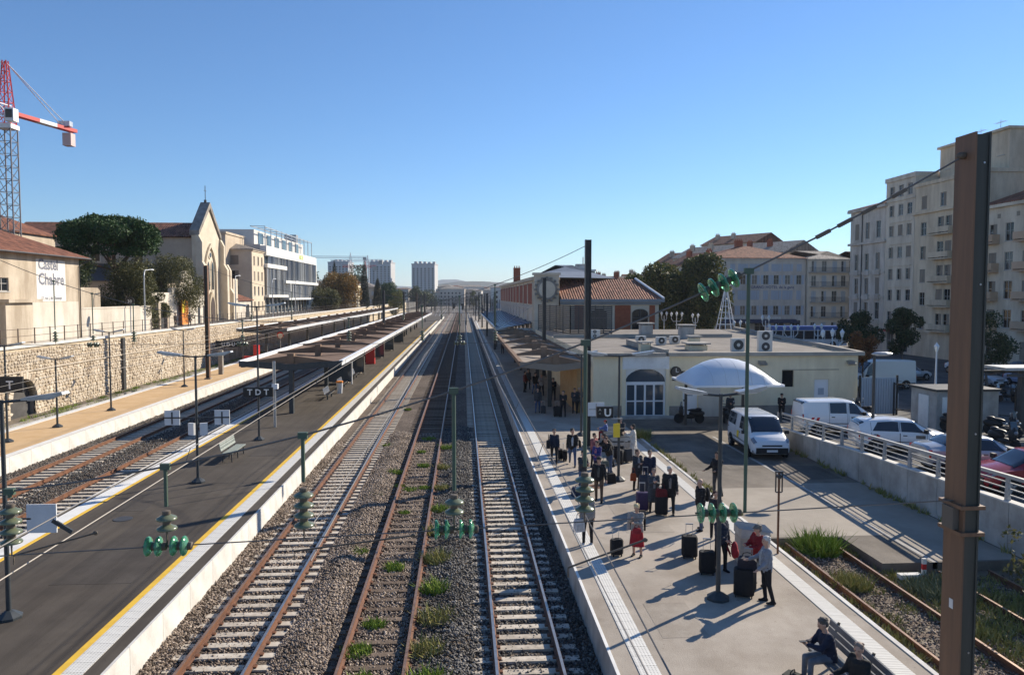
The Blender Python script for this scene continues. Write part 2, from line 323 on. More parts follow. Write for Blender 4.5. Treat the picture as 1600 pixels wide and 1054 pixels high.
# dry stone ballast as real stones
def stones(name, rects, n, zf, m, smin=.022, smax=.05, seed=3):
    g = np.random.default_rng(seed); areas = np.array([(r[1]-r[0])*(r[3]-r[2])*r[4] for r in rects]); areas /= areas.sum()
    P = []
    for r, a in zip(rects, areas):
        k = int(n*a); t = g.random(k)**1.35
        P.append(np.stack([r[0]+(r[1]-r[0])*g.random(k), r[2]+(r[3]-r[2])*t, np.zeros(k)], 1))
    P = np.concatenate(P); k = len(P); P[:,2] = zf(P[:,0]) + g.random(k)*.05
    base = np.array([(1,0,0),(-.5,.85,0),(-.5,-.85,0),(.15,.1,.85),(0,0,-.7)])
    s = smin+(smax-smin)*g.random(k); a = g.random(k)*6.28; sq = g.uniform(.6,1.25,(k,5,3))
    V = base[None]*sq*s[:,None,None]; c, d = np.cos(a)[:,None], np.sin(a)[:,None]
    x = V[:,:,0]*c - V[:,:,1]*d; y = V[:,:,0]*d + V[:,:,1]*c
    V = np.stack([x, y, V[:,:,2]], 2) + P[:,None,:]
    F = np.array([(0,1,3),(1,2,3),(2,0,3),(1,0,4),(2,1,4),(0,2,4)])
    F = (F[None] + (np.arange(k)*5)[:,None,None]).reshape(-1,3)
    me = bpy.data.meshes.new(name); me.vertices.add(k*5); me.vertices.foreach_set('co', V.reshape(-1).astype(np.float32))
    me.loops.add(len(F)*3); me.loops.foreach_set('vertex_index', F.reshape(-1).astype(np.int32)); me.polygons.add(len(F))
    me.polygons.foreach_set('loop_start', np.arange(0, len(F)*3, 3, dtype=np.int32)); me.update(calc_edges=True); me.validate(); me.materials.append(m)
    return me
shoulder = lambda x: np.full_like(x, -.22)
def zbed(x):
    z = np.full_like(x, -.235)
    for c in (-.3, -3.9): z += .13*np.exp(-((x-c)/.42)**2)
    return z
for nm, rects, n, m, lab in (
    ('ballast_stones', [(-7.5,-7.0,12,46,1.),(-4.55,-3.2,12,48,1.5),(-6.3,-5.05,12,40,.5),(-2.8,-1.45,12,48,.8),(-7.0,-6.5,12,44,.8)], 52000, stone_i, 'pale brown track ballast beside the left platform and disused track'),
    ('grey_ballast_stones', [(-1.3,.72,12,50,1.2),(.8,2.15,12,44,.5),(2.2,3.15,12,46,.9)], 38000, stone_g, 'grey track ballast around the electrified track by the right platform'),
    ('far_ballast_stones', [(-19.1,-17.0,20,70,1),(-22.1,-20.7,30,80,.8),(-17,-15.5,20,60,.5)], 16000, stone_g, 'dark ballast heaped between the two tracks beyond the left platform')):
    mk(nm, stones(nm, rects, n, zbed if nm != 'far_ballast_stones' else (lambda x: -.24+.12*np.exp(-((x+18.1)/.7)**2)), m, .03, .062), kind='stuff', label=lab, cat='ballast')

PB=-55
mk('siding_stones', stones('siding_stones', [(9.95,12.5,9,23.8,1),(13.2,16,9,21.2,.8)], 15000, lambda x: np.full_like(x,.2), stone_i, .025, .05, 8), kind='stuff', label='pale stones and grit between the overgrown siding rails', cat='ballast')
def platform(name, label, x0, x1, y0, y1, top, surf, sides, bt=.11, bm_=None):
    r = thing(name, label, 'platform', ((x0+x1)/2, y0, 0), kind='structure')
    mb = MB(); mb.box(x0+.05, x1-.05, y0, y1, -.55, top); mb.build('surface', surf, r, w=True)
    for sx in sides:                         # edge wall of separate blocks, proud of the fill
        L = 1.9; k = 0; y = y0
        b = MB(); b.box(-bt, bt, .008, L-.008, -.8, .012)
        bm_ = bm_ or conc_w; meb = b.mesh('edge_block', bm_)
        b2 = MB(); yy = y0
        while y < y1:
            if y < 90 and k < 70: mk('edge_block', meb, r, RW(r).inverted() @ Matrix.Translation((sx, y, top)))
            else: b2.box(sx-bt, sx+bt, y+.008, y+L-.008, top-.8, top+.012)
            y += L; k += 1
        if b2.v: b2.build('edge_blocks', bm_, r, w=True, kind='stuff')
    return r
def strip(r, name, x0, x1, y0, y1, z, m, tile=None, n=90):
    if tile is None:
        mb = MB(); mb.box(x0, x1, y0, y1, z-.03, z); mb.build(name, m, r, w=True); return
    b = MB(); b.box(-(x1-x0)/2, (x1-x0)/2, .004, tile-.004, -.03, 0); me = b.mesh(name, m); y = y0; k = 0; b2 = MB()
    while y < y1:
        if k < n: mk(name, me, r, RW(r).inverted() @ Matrix.Translation(((x0+x1)/2, y, z)))
        else: b2.box(x0, x1, y, y+tile-.008, z-.03, z)
        y += tile; k += 1
    if b2.v: b2.build(name+'s', m, r, w=True, kind='stuff')
PL = platform('platform', 'dark asphalt island platform with yellow safety lines, left of the tracks', -14.62, -7.48, 4, 300, .55, asph_l, (-14.585, -7.515), .035)
strip(PL, 'tactile_tile', -8.37, -7.92, 4, 240, .566, stud, .45, 130); strip(PL, 'yellow_line', -8.55, -8.375, 4, 240, .562, yellow_p)
strip(PL, 'white_line', -14.38, -13.84, 4, 240, .562, white_p); strip(PL, 'yellow_line', -13.835, -13.7, 4, 240, .562, yellow_p)
PR = platform('platform', 'pale asphalt platform crowded with travellers, right of the tracks', 3.15, 9.8, 4, 300, .55, asph_r, (3.185,), .035, conc)  # edge blocks: grey stained concrete, their shaded face partly put into the colour
strip(PR, 'tactile_tile', 3.64, 4.08, 4, 240, .566, stud, .45, 130); strip(PR, 'white_line', 3.152, 3.225, 4, 240, .568, white_p)
mb = MB()
for k in range(16): mb.box(9.71, 9.83, 4+k*2.35, 4+k*2.35+2.34, -.5, .572)
mb.build('kerb_edging', conc_w, PR, w=True)
strip(PR, 'tactile_tile', 8.92, 9.34, 4, 41, .566, ridge, .45, 90)
P2 = platform('platform', 'sandy orange far platform with white kerbs below the stone wall', -26.95, -22.1, 10, 330, .55, sand, (-26.83, -22.2))
strip(P2, 'white_line', -22.62, -22.33, 10, 300, .565, white_p); strip(P2, 'white_line', -26.7, -26.3, 10, 300, .565, white_p)
for i,(x,y,w_,d_) in enumerate(((6.2,26.5,1.6,3.4),(5.1,18.0,1.1,2.0),(7.6,33.6,1.5,2.6))):
    mb = MB(); mb.box(x-w_/2,x+w_/2,y-d_/2,y+d_/2,.5,.554); mb.build('repair_patch', weathered(mat('patched_asphalt_%d'%i,(.36,.315,.26),.9,(.44,.39,.33),1.2,bump=.3,bscale=40), (.9,.5,1), lo=.86), PR, w=True)
for i,(x,y,w_,d_) in enumerate(((-10.2,24,2.2,5.5),(-12.4,30,1.4,3.0),(-9.8,41,1.6,6))):
    mb = MB(); mb.box(x-w_/2,x+w_/2,y-d_/2,y+d_/2,.5,.554); mb.build('repair_patch', weathered(mat('dark_patch_%d'%i,(.062,.052,.044),.9,(.085,.072,.06),1.2,bump=.3,bscale=40)), PL, w=True)
for x,y in ((5.4,31.0),(8.2,16.6),(-12.0,27.5)):
    mb = MB(); mb.lathe([(.32,0),(.32,.012),(.28,.014)],20,(x,y,.552)); mb.build('manhole_cover', rail_r if x>0 else dark_m, PR if x>0 else PL, w=True)
# yard right of the right platform, ramp up to the car park, town ground
mb = MB(); mb.box(9.83, 12.35, 24.1, 50.0, -.5, .5); mb.box(12.35, 16.9, 21.6, 50.0, -.5, .5); struct('station_yard', mb, asph_y)
for i,(x,y,w_,d_) in enumerate(((11.6,35.5,2.4,3.2),(12.6,44.5,4.0,1.6),(15.6,33.2,1.6,2.6))):
    mb = MB(); mb.box(x-w_/2,x+w_/2,y-d_/2,y+d_/2,.45,.504); struct('yard_repair_patch', mb, weathered(mat('yard_patch_%d'%i,(.13,.115,.095),.92,(.19,.165,.135),.8,bump=.4,bscale=35)))
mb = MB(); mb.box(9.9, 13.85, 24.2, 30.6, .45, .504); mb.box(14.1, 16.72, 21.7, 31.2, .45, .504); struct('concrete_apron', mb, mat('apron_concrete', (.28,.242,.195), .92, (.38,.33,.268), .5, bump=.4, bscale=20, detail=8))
mb = MB(); mb.prism([(21.6,.505),(24.5,.505),(42,.51),(42,.3),(21.6,.3)], 'yz', 13.9, 14.05); struct('gutter_line', mb, conc)
def zr(y): return float(np.interp(y, [8, 22, 32, 40, 49], [1.95, 1.8, 1.5, 1.12, .5]))
mb = MB(); ys = [4, 12, 22, 27, 32, 36, 40, 44.5, 49, 50]
for a, b in zip(ys[:-1], ys[1:]):
    mb.add([(17.05,a,zr(a)),(60,a,zr(a)),(60,b,zr(b)),(17.05,b,zr(b))], [(0,1,2,3)])
struct('car_park', mb, asph_s)
mb = MB(); mb.box(12, 700, 50, 900, -.6, .46); struct('town_ground', mb, asph_s)
mb = MB(); mb.box(-600, -31.45, -400, 900, -.6, ZL); struct('street', mb, asph_s)
mb = MB(); mb.box(-33.4, -31.6, 10, 420, ZL, ZL+.14); struct('pavement', mb, conc)
# ================= TRACKS =================
rs = [(-.075,-.17),(.075,-.17),(.075,-.155),(.012,-.13),(.012,-.045),(.036,-.032),(.036,-.002),(-.036,-.002),(-.036,-.032),(-.012,-.045),(-.012,-.13),(-.075,-.155)]
def track(label, xc, y0, y1, smat, head, sl=2.5, pitch=.6, nmax=140, dark=False, sw=.25, wear=True, ragged=0, dz=0, bright=False):
    r = thing('railway_track', label, 'track', (xc, y0, 0))
    for s in (-.752, .752):
        mb = MB(); mb.prism(rs, 'xz', y0, y1); rl = mb.build('rail', rail_r, r, M=Matrix.Translation((s, -y0, dz)))
        mb = MB(); mb.box(-.033, .033, y0, y1, -.02, .002); mb.build('rail_head', rail_t if bright and s > 0 else head, rl)
    mb = MB(); mb.prism([(-sl/2,-.36),(sl/2,-.36),(sl/2,-.185),(.6,-.172),(-.6,-.172),(-sl/2,-.185)], 'xz', -sw/2, sw/2); me = mb.mesh('sleeper', smat)
    cl = MB()
    for s in (-.752, .752):
        for q in (-.1, .1): cl.box(s+q-.045, s+q+.045, -.06, .06, -.172, -.135)
    mec = cl.mesh('rail_clip', rail_r); b2 = MB(); y = y0+.3; k = 0
    while y < y1:
        if k < nmax:
            o = mk('sleeper', me, r, Matrix.Translation((random.uniform(-1,1)*ragged, y-y0+random.uniform(-1,1)*ragged, dz-random.random()*.012)) @ Matrix.Rotation(random.uniform(-1,1)*ragged*.5,4,'Z'))
            if y < 40: mk('rail_clips', mec, o, kind='stuff')
        else: b2.box(-sl/2, sl/2, y-sw/2, y+sw/2, -.36, -.172)
        y += pitch; k += 1
    if b2.v: b2.build('far_sleepers', smat, r, M=Matrix.Translation((0,-y0,dz)), kind='stuff')
    return r
track('electrified track along the right platform, polished rails on pale concrete sleepers', 1.48, 6, 400, sleep_c, rail_t, 2.5, nmax=150)
track('rusty disused middle track with wooden sleepers and weeds', -2.12, 6, 400, sleep_w, rail_b, 2.6, .66, nmax=120, ragged=.03, sw=.22)
track('track along the near side of the left platform, rusty rails on concrete sleepers', -5.7, 6, 400, sleep_c, rail_b, bright=True, sl=2.45, nmax=150)
track('track behind the left platform, nearest to its far edge', -16.25, 16, 400, sleep_c, rail_b, 2.45, nmax=150)
track('leftmost track, beside the sandy far platform', -20.0, 22, 400, sleep_c, rail_b, 2.45, nmax=150)
track('overgrown siding ending at the yard beside the right platform', 11.2, 8, 24.0, sleep_w, rail_b, 2.3, .66, ragged=.05, sw=.24, dz=.39)
track('second overgrown siding near the bottom right corner, behind the big post', 14.6, 8, 21.2, sleep_d, rail_b, 2.4, .66, ragged=.05, dz=.39)
# tracks fanning out in the distance
for i, (x0, x1) in enumerate(((6.5,9),(8.5,14),(-9.4,-13.5),(-10.5,-24))):
    mb = MB()
    for s in (-.75,.75): mb.add([(x0+s-.04,300,-.05),(x0+s+.04,300,-.05),(x1+s+.04,860,-.05),(x1+s-.04,860,-.05),(x0+s-.04,300,-.2),(x0+s+.04,300,-.2),(x1+s+.04,860,-.2),(x1+s-.04,860,-.2)], [(0,1,2,3),(0,1,5,4),(1,2,6,5),(2,3,7,6),(3,0,4,7)])
    mb.build('railway_track', rail_t, label='pale rails fanning out in the far distance, '+('first','second','third','fourth')[i]+' pair from the '+('right' if i<2 else 'left')+' platform', cat='track')
# ================= RETAINING WALL (left) =================
wst = random_mat('wall_stone', [(.54,.45,.33),(.63,.54,.42),(.71,.63,.51),(.47,.38,.28),(.61,.53,.42)], .95, .6, 8)
wsti = island_mat('wall_stones', [(.54,.45,.33),(.63,.54,.42),(.71,.63,.51),(.47,.38,.28),(.61,.53,.42)])
stain(wst,.5); stain(wsti,.5)
mort = mat('wall_mortar', (.42,.34,.23), .95, (.56,.47,.34), 1.2, bump=.5, bscale=10)
RWL = thing('retaining_wall', 'long pale stone retaining wall with arches below the left street', 'wall', (-31, 30, 0))
ARCH = [(47.2,-.3,1.75),(56.0,.0,1.55)]
def inarch(y, z): return any(abs(y-a) < r and z < zb+1.0+math.sqrt(max(0, r*r-(y-a)**2)) for a, zb, r in ARCH)
# backing with arched recesses
us = sorted(set([14, 420] + [a+r*math.cos(t*math.pi/12) for a, zb, r in ARCH for t in range(13)])); mb = MB()
for a, b in zip(us[:-1], us[1:]):
    m_ = (a+b)/2; z0a = z0b = -.6
    for ac, zb, r in ARCH:
        if abs(m_-ac) < r: z0a = zb+1+math.sqrt(max(0,r*r-(a-ac)**2)); z0b = zb+1+math.sqrt(max(0,r*r-(b-ac)**2))
    mb.add([(-31.06,a,z0a),(-31.06,b,z0b),(-31.06,b,4.75),(-31.06,a,4.75),(-31.45,a,z0a),(-31.45,b,z0b)], [(0,1,2,3),(0,1,5,4)])
mb.build('backing', mort, RWL, w=True)
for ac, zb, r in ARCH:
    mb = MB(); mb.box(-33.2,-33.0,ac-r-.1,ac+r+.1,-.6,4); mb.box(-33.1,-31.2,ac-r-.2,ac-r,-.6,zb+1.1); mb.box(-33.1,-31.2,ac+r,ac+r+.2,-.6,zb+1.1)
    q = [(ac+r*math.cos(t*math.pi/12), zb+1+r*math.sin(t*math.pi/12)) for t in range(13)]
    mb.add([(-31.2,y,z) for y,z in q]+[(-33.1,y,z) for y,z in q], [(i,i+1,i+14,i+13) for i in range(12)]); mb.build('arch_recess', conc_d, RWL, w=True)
    mv = MB()
    for t in range(17):
        a0 = math.pi*t/17+.012; a1 = math.pi*(t+1)/17-.012; r1 = r+.42+.08*(t%2)
        mv.prism([(ac+r*math.cos(a0),zb+1+r*math.sin(a0)),(ac+r1*math.cos(a0),zb+1+r1*math.sin(a0)),(ac+r1*math.cos(a1),zb+1+r1*math.sin(a1)),(ac+r*math.cos(a1),zb+1+r*math.sin(a1))], 'yz', -31.1, -30.9+random.random()*.03)
    mv.build('arch_stones', wsti, RWL, w=True)
me_st = []
for k in range(10):
    b = MB(); n = 7; pts = [(.5*math.cos(2*math.pi*i/n+.3)*random.uniform(.85,1.08), .5*math.sin(2*math.pi*i/n+.3)*random.uniform(.85,1.08)) for i in range(n)]
    b.add([(-.12,p[0],p[1]) for p in pts]+[(0,p[0],p[1]) for p in pts]+[(.04,p[0]*.72,p[1]*.72) for p in pts], [(i,(i+1)%n,(i+1)%n+n,i+n) for i in range(n)]+[(i+n,(i+1)%n+n,(i+1)%n+2*n,i+2*n) for i in range(n)]+[tuple(range(2*n,3*n))])
    me_st.append(b.mesh('stone', wst))
b2 = MB(); cnt = 0
inv = RW(RWL).inverted()
z = -.35; row = 0
rows = []
while z < 4.35: h = random.uniform(.2,.31) if z < 2.9 else random.uniform(.2,.27); rows.append((z,h)); z += h
for z, h in rows:
    y = 40+random.random()*.3
    while y < 130:
        w = random.uniform(.2,.52); zc = z+h/2+random.uniform(-.04,.04); yc = y+w/2
        if not inarch(yc,zc) and not any(abs(yc-a)<r+.45 and math.hypot(yc-a,zc-zb-1)<r+.42 and zc>zb+1 for a,zb,r in ARCH):
            if z > 2.9 and y > 48 and cnt < 300 and (y < 64):
                mk('stone', me_st[cnt%10], RWL, inv @ Matrix.Translation((-31.02,yc,zc)) @ Matrix.Rotation(random.uniform(-.16,.16),4,'X') @ Matrix.Diagonal((random.uniform(.4,1.2),w*1.08,h*random.uniform(1.0,1.22),1))); cnt += 1
            else:
                me = me_st[random.randrange(10)]; M = Matrix.Translation((-31.02+random.uniform(-.03,.03),yc,zc)) @ Matrix.Rotation(random.uniform(-.16,.16),4,'X') @ Matrix.Diagonal((random.uniform(.4,1.2),w*1.08,h*random.uniform(1.0,1.22),1))
                b2.add([tuple(M @ v.co) for v in me.vertices], [tuple(p.vertices) for p in me.polygons])
        y += w
b2.build('wall_stones', wsti, RWL, w=True, kind='stuff')
mb = MB(); mb.box(-31.45,-30.9,14,420,3.02,3.1); mb.build('string_course', wsti, RWL, w=True)
cop = MB(); cop.box(-.32,.18,.01,1.99,0,.2); mec = cop.mesh('coping_stone', conc_w)
for k in range(110): mk('coping_stone', mec, RWL, inv @ Matrix.Translation((-31.1,14+k*2,4.74)))
mb = MB(); mb.box(-31.42,-30.92,234.01,420,4.74,4.94); mb.build('far_coping', conc_w, RWL, w=True)
for i, y in enumerate((71.6,)):
    mb = MB(); mb.box(-31,-30.82,y,y+.5,-.4,4.6); mb.build('drainpipe', dark_m, RWL, w=True)
# fence on the wall
FN = thing('railing', 'thin brown metal fence along the top of the stone retaining wall', 'fence', (-31.25,14,4.94))
fm = mat('brown_fence', (.07,.045,.035), .6); b = MB(); b.box(-.03,.03,-.03,.03,0,1.15); me = b.mesh('post', fm)
for k in range(110): mk('post', me, FN, Matrix.Translation((0,k*2.1,0)))
for z in (.12,.6,1.1): mb = MB(); mb.box(-.015,.015,0,240,z-.015,z+.015); mb.build('rail', fm, FN)
# cable duct along the verge
mb = MB()
for k in range(60): mb.box(-29.6,-29.3,30+k*1.5,30+k*1.5+1.48,-.2,-.02)
mb.build('cable_trough', conc_d, label='concrete cable trough lids along the foot of the stone wall', cat='cable trough')

# thin air: one closed box of even haze round the whole place
hz = bpy.data.materials.new('thin_haze'); hz.use_nodes = True; hn = hz.node_tree
for n_ in list(hn.nodes): hn.nodes.remove(n_)
ho = hn.nodes.new('ShaderNodeOutputMaterial'); hv = hn.nodes.new('ShaderNodeVolumePrincipled')
hv.inputs['Color'].default_value = (.8,.88,1,1); hv.inputs['Density'].default_value = .00011; hv.inputs['Anisotropy'].default_value = .2
hn.links.new(hv.outputs[0], ho.inputs['Volume'])
mb = MB(); mb.box(-3600, 3600, -2600, 6200, -2.2, 140); mb.build('haze', hz, kind='stuff', label='thin bluish haze over the distant city', cat='haze')
# ================= BUILDINGS =================
def panel(mb, M, W, H, holes, depth=.22, mi=0):
    us = sorted(set([0,W]+[h[0] for h in holes]+[h[1] for h in holes])); vs = sorted(set([0,H]+[h[2] for h in holes]+[h[3] for h in holes]))
    old = mb.T; mb.T = M
    for a, b in zip(us[:-1], us[1:]):
        for c, d in zip(vs[:-1], vs[1:]):
            um, vm = (a+b)/2, (c+d)/2
            if any(h[0]<um<h[1] and h[2]<vm<h[3] for h in holes): continue
            mb.add([(a,0,c),(b,0,c),(b,0,d),(a,0,d)], [(0,1,2,3)], mi)
    for a, b, c, d in holes:
        mb.add([(a,0,c),(b,0,c),(b,0,d),(a,0,d),(a,depth,c),(b,depth,c),(b,depth,d),(a,depth,d)], [(0,1,5,4),(1,2,6,5),(2,3,7,6),(3,0,4,7)], mi)
    mb.T = old
WM = {}
def wmesh(kind, w, h, m, arch=0):
    key = (kind, round(w,2), round(h,2), m.name)
    if key in WM: return WM[key]
    b = MB(); t = .05
    if kind == 'frame':
        b.box(-w/2,-w/2+t,.1,.17,0,h); b.box(w/2-t,w/2,.1,.17,0,h); b.box(-w/2+t,w/2-t,.1,.17,0,t); b.box(-w/2+t,w/2-t,.1,.17,h-t,h)
        b.box(-.035,.035,.105,.165,t,h-t); b.box(-w/2+t,-.035,.115,.155,h*.55,h*.55+.04); b.box(.035,w/2-t,.115,.155,h*.55,h*.55+.04)
        b.box(-w/2-.08,w/2+.08,-.07,.1,-.08,-.005)
    elif kind == 'pane': b.box(-w/2+.01,w/2-.01,.13,.14,.01,h-.01); b.box(-w/2+.02,w/2-.02,.19,.2,.02,h-.02)
    elif kind == 'shutter':
        b.box(-w/2,-w/2+.05,-.045,0,0,h); b.box(w/2-.05,w/2,-.045,0,0,h); b.box(-w/2+.05,w/2-.05,-.045,0,0,.06); b.box(-w/2+.05,w/2-.05,-.045,0,h-.06,h)
        n = max(4,int(h/.14))
        for i in range(n): z = .06+(h-.12)*i/n; b.add([(-w/2+.05,-.04,z),(w/2-.05,-.04,z),(w/2-.05,-.008,z+(h-.12)/n),(-w/2+.05,-.008,z+(h-.12)/n)], [(0,1,2,3)])
        b.box(-w/2+.05,w/2-.05,-.006,-.001,.06,h-.06)
    WM[key] = b.mesh(kind, m); return WM[key]
def window(root, M, w, h, st, fm_, sm_):
    o = mk('window', wmesh('frame', w, h, fm_), root, M); mk('pane', wmesh('pane', w, h, random.choice((glass,glass,glass,glass_v[0],glass_v[1]))), o)
    if 's' in st:
        for s in (-1,1): mk('shutter', wmesh('shutter', w/2, h, sm_), o, Matrix.Translation((s*(w*.75+.02),0,0)))
    if 'c' in st:
        for s in (-1,1): mk('shutter', wmesh('shutter', w/2-.02, h-.04, sm_), o, Matrix.Translation((s*w*.25,.07,.02)))
    if 'h' in st: mk('shutter', wmesh('shutter', w/2-.02, h-.04, sm_), o, Matrix.Translation((w*.25,.07,.02)))
def rooff(mb, W, D, z, h, ov=.35, inl=None, inr=None, t=.14, mi=0):
    inl = D/2 if inl is None else inl; inr = D/2 if inr is None else inr
    x0, x1, y0, y1 = -ov, W+ov, -ov, D+ov
    for dz in (0, -t):
        e = [(x0,y0,z+dz),(x1,y0,z+dz),(x1,y1,z+dz),(x0,y1,z+dz),(inl-(ov if inl==0 else 0),D/2,z+h+dz),(W-inr+(ov if inr==0 else 0),D/2,z+h+dz)]
        mb.add(e, [(0,1,5,4),(2,3,4,5),(1,2,5),(3,0,4)], mi)
    mb.box(x0,x1,y0,y0+.06,z-t-.02,z,mi); mb.box(x0,x1,y1-.06,y1,z-t-.02,z,mi); mb.box(x0,x0+.06,y0+.06,y1-.06,z-t-.02,z,mi); mb.box(x1-.06,x1,y0+.06,y1-.06,z-t-.02,z,mi)
FR = [Matrix.Identity(4)]
def sideM(s, W, D):
    return {'f':Matrix.Identity(4),'r':TR(W,0,0,90),'l':TR(0,D,0,-90),'b':TR(W,D,0,180)}[s]
def building(name, label, cat, loc, rz, W, D, H, wins, wall, fm_, sm_, roof=None, group=None, trims=(), trim_m=None):
    """wins: list of (side, u centre, v sill, w, h, style)"""
    r = thing(name, label, cat, loc, rz, group)
    mb = MB()
    for s in 'frlb':
        panel(mb, sideM(s,W,D), W if s in 'fb' else D, H, [(u-w/2,u+w/2,v,v+h) for sd,u,v,w,h,st in wins if sd == s])
    mb.add([(0,0,H),(W,0,H),(W,D,H),(0,D,H)], [(0,1,2,3)])
    mb.build('wall', wall, r)
    for sd,u,v,w,h,st in wins: window(r, sideM(sd,W,D) @ Matrix.Translation((u,0,v)), w, h, st, fm_, sm_)
    for s, z, p, hh in trims:
        b = MB(); b.T = sideM(s,W,D); L = W if s in 'fb' else D; b.box(-p,L+p,-p,-.002,z,z+hh); b.build('cornice', trim_m or wall, r)
    if roof:
        k, h, m = roof[0], roof[1], roof[2]; b = MB()
        if k == 'hip': rooff(b, W, D, H+.1, h)
        elif k == 'hipr': rooff(b, W, D, H+.1, h, inl=0)
        elif k == 'hipl': rooff(b, W, D, H+.1, h, inr=0)
        elif k == 'gable': rooff(b, W, D, H+.1, h, inl=0, inr=0); b.add([(0,0,H),(0,D,H),(0,D/2,H+h)],[(0,1,2)]); b.add([(W,0,H),(W,D,H),(W,D/2,H+h)],[(0,1,2)])
        elif k == 'flat': b.box(-.15,W+.15,-.15,0.1,H-.1,H+h); b.box(-.15,W+.15,D-.1,D+.15,H-.1,H+h); b.box(-.15,.1,.1,D-.1,H-.1,H+h); b.box(W-.1,W+.15,.1,D-.1,H-.1,H+h); b.box(.1,W-.1,.1,D-.1,H+.02,H+.12)
        b.build('roof', m, r)
    return r
def grid(side, us, vs, w, h, sts):
    out = []; 
    for i, u in enumerate(us):
        for j, v in enumerate(vs): out.append((side,u,v,w,h,sts[(i*3+j*5+(i*j))%len(sts)]))
    return out
def chimney(r, x, y, z, w=.9, d=.5, h=1.6, m=None, pots=3):
    b = MB(); b.box(x-w/2,x+w/2,y-d/2,y+d/2,z,z+h); b.box(x-w/2-.06,x+w/2+.06,y-d/2-.06,y+d/2+.06,z+h,z+h+.12)
    for i in range(pots): b.cyl((x-w/2+w*(i+.5)/pots,y,z+h+.12),(x-w/2+w*(i+.5)/pots,y,z+h+.55),.12,.09,8)
    b.build('chimney', m or brick, r)
wood_w = mat('white_window_frame', (.42,.4,.37), .5); shut_g = mat('grey_shutter', (.4,.42,.43), .7); shut_b = mat('blue_grey_shutter', (.38,.42,.47), .7); shut_t = mat('beige_shutter', (.27,.225,.175), .75)
grey_wall = mat('hotel_render', (.62,.57,.5), .92, (.53,.48,.42), .3, bump=.1, bscale=8)
stain(grey_wall, .35)
# --- house with the painted sign (left) ---
HW = mat('old_cream_render', (.6,.52,.41), .95, (.44,.36,.27), .35, bump=.3, bscale=7, contrast=(.35,.72), detail=9)  # mottled old render in its own cream tone
stain(HW, .55)
h1 = building('house', 'old cream house with red tiled roof and faded painted lettering, at the left edge', 'house', (-34,46.6,ZL), 90, 24, 15, 7.05,
   [('f',12.6,4.15,1.5,1.0,''),('f',8,4.1,1.4,1.1,'')], HW, wood_w, shut_t, None)
b = MB(); rooff(b, 24, 15, 7.15, 3.5, .7); b.build('roof', tile_r, h1)
b = MB(); b.tube([(-.7,-.72,7.1),(24.7,-.72,7.06)], .07, 6); b.build('gutter', dark_m, h1)
b = MB(); b.tube([(24.7,-.7,7.0),(24.3,-.12,6.6),(23.9,-.09,6.4),(23.9,-.09,0)], .06, 6); b.build('downpipe', dark_m, h1)
pm_ = mat('faded_white_panel', (.76,.74,.7), .9, (.6,.56,.5), 1.0, contrast=(.4,.75), detail=8); let_m = mat('faded_blue_grey_lettering', (.17,.18,.22), .9, (.34,.34,.36), 2.2, contrast=(.45,.75))
b = MB(); b.box(17.1,21.6,-.014,-.004,3.35,6.75); b.box(14.6,23.7,-.024,-.004,.1,3.3,1); b.build('painted_panel', [pm_, pale_r], h1)
for tx, sz, u, v in (('Castel',1.2,18.9,5.95),('Chabre',1.32,19.35,4.72)):
    lettering(tx, sz, Matrix.Translation((u,-.022,v)) @ UPX, let_m, h1, bold=.035)
lettering('17, rue J. de Chantepi', .36, Matrix.Translation((19.3,-.022,3.5)) @ UPX, let_m, h1, bold=.005)
b = MB(); b.box(11,15.5,-1.3,-.0,3.3,3.55); b.box(11.1,14.6,-1.0,-.002,0,3.3); b.build('porch', HW, h1)
# houses behind it
h2 = building('house', 'cream gabled house rising behind the tiled roof at the left edge', 'house', (-52,70,ZL), 90, 7, 10, 10.2, [('r',3,6,.9,1.4,'c')], HW, wood_w, shut_t, None)
b = MB(); b.T = TR(0,0,0); rooff(b,7,10,10.3,1.9,.5,inl=0,inr=0); b.build('roof', tile_g, h2)
b = MB(); b.prism([(0,10.2),(7,10.2),(3.5,12.0)],'xz',0,.1); b.build('gable', HW, h2)
h3 = building('house', 'beige house with red roof and arched chimney left of the umbrella pine', 'house', (-53,92,ZL), 90, 12, 12, 11.4, [('f',2,7,1,1.6,'c')], beige, wood_w, shut_t, ('hip',3.2,tile_r))
b = MB(); b.box(4.3,6.3,5,6.2,13.5,16.9); b.box(4.9,5.7,4.9,6.3,14.2,16.2,1); b.build('chimney', [conc_d, black], h3)
# garden walls along the street
gw = thing('garden_wall', 'whitewashed street wall with gate piers between the painted house and the church', 'wall', (-34.2,70.8,ZL))
b = MB(); b.box(-34.45,-34.1,71,86.5,ZL,ZL+2.6); b.box(-34.5,-34.05,70.9,86.6,ZL+2.6,ZL+2.75); b.build('wall', pale_r, gw, w=True)
b = MB(); b.prism([(71.2,ZL+2.6),(79.5,ZL+2.6),(79.5,ZL+4.3),(79,ZL+4.6),(75.2,ZL+4.6),(74.6,ZL+5.2),(74.2,ZL+6.2),(71.2,ZL+6.2)],'yz',-36.6,-36.3); b.build('terrace_wall', HW, gw, w=True)
for y in (88.2,90.6): b = MB(); b.box(-34.6,-34,y,y+.6,ZL,ZL+3); b.build('gate_pier', HW, gw, w=True)
b = MB(); b.box(-34.35,-34.25,88.8,90.6,ZL,ZL+2.5); b.build('gate', dark_m, gw, w=True)
gw2 = thing('courtyard_wall', 'pale courtyard wall with a rounded gable just left of the church', 'wall', (-36.5,92,ZL))
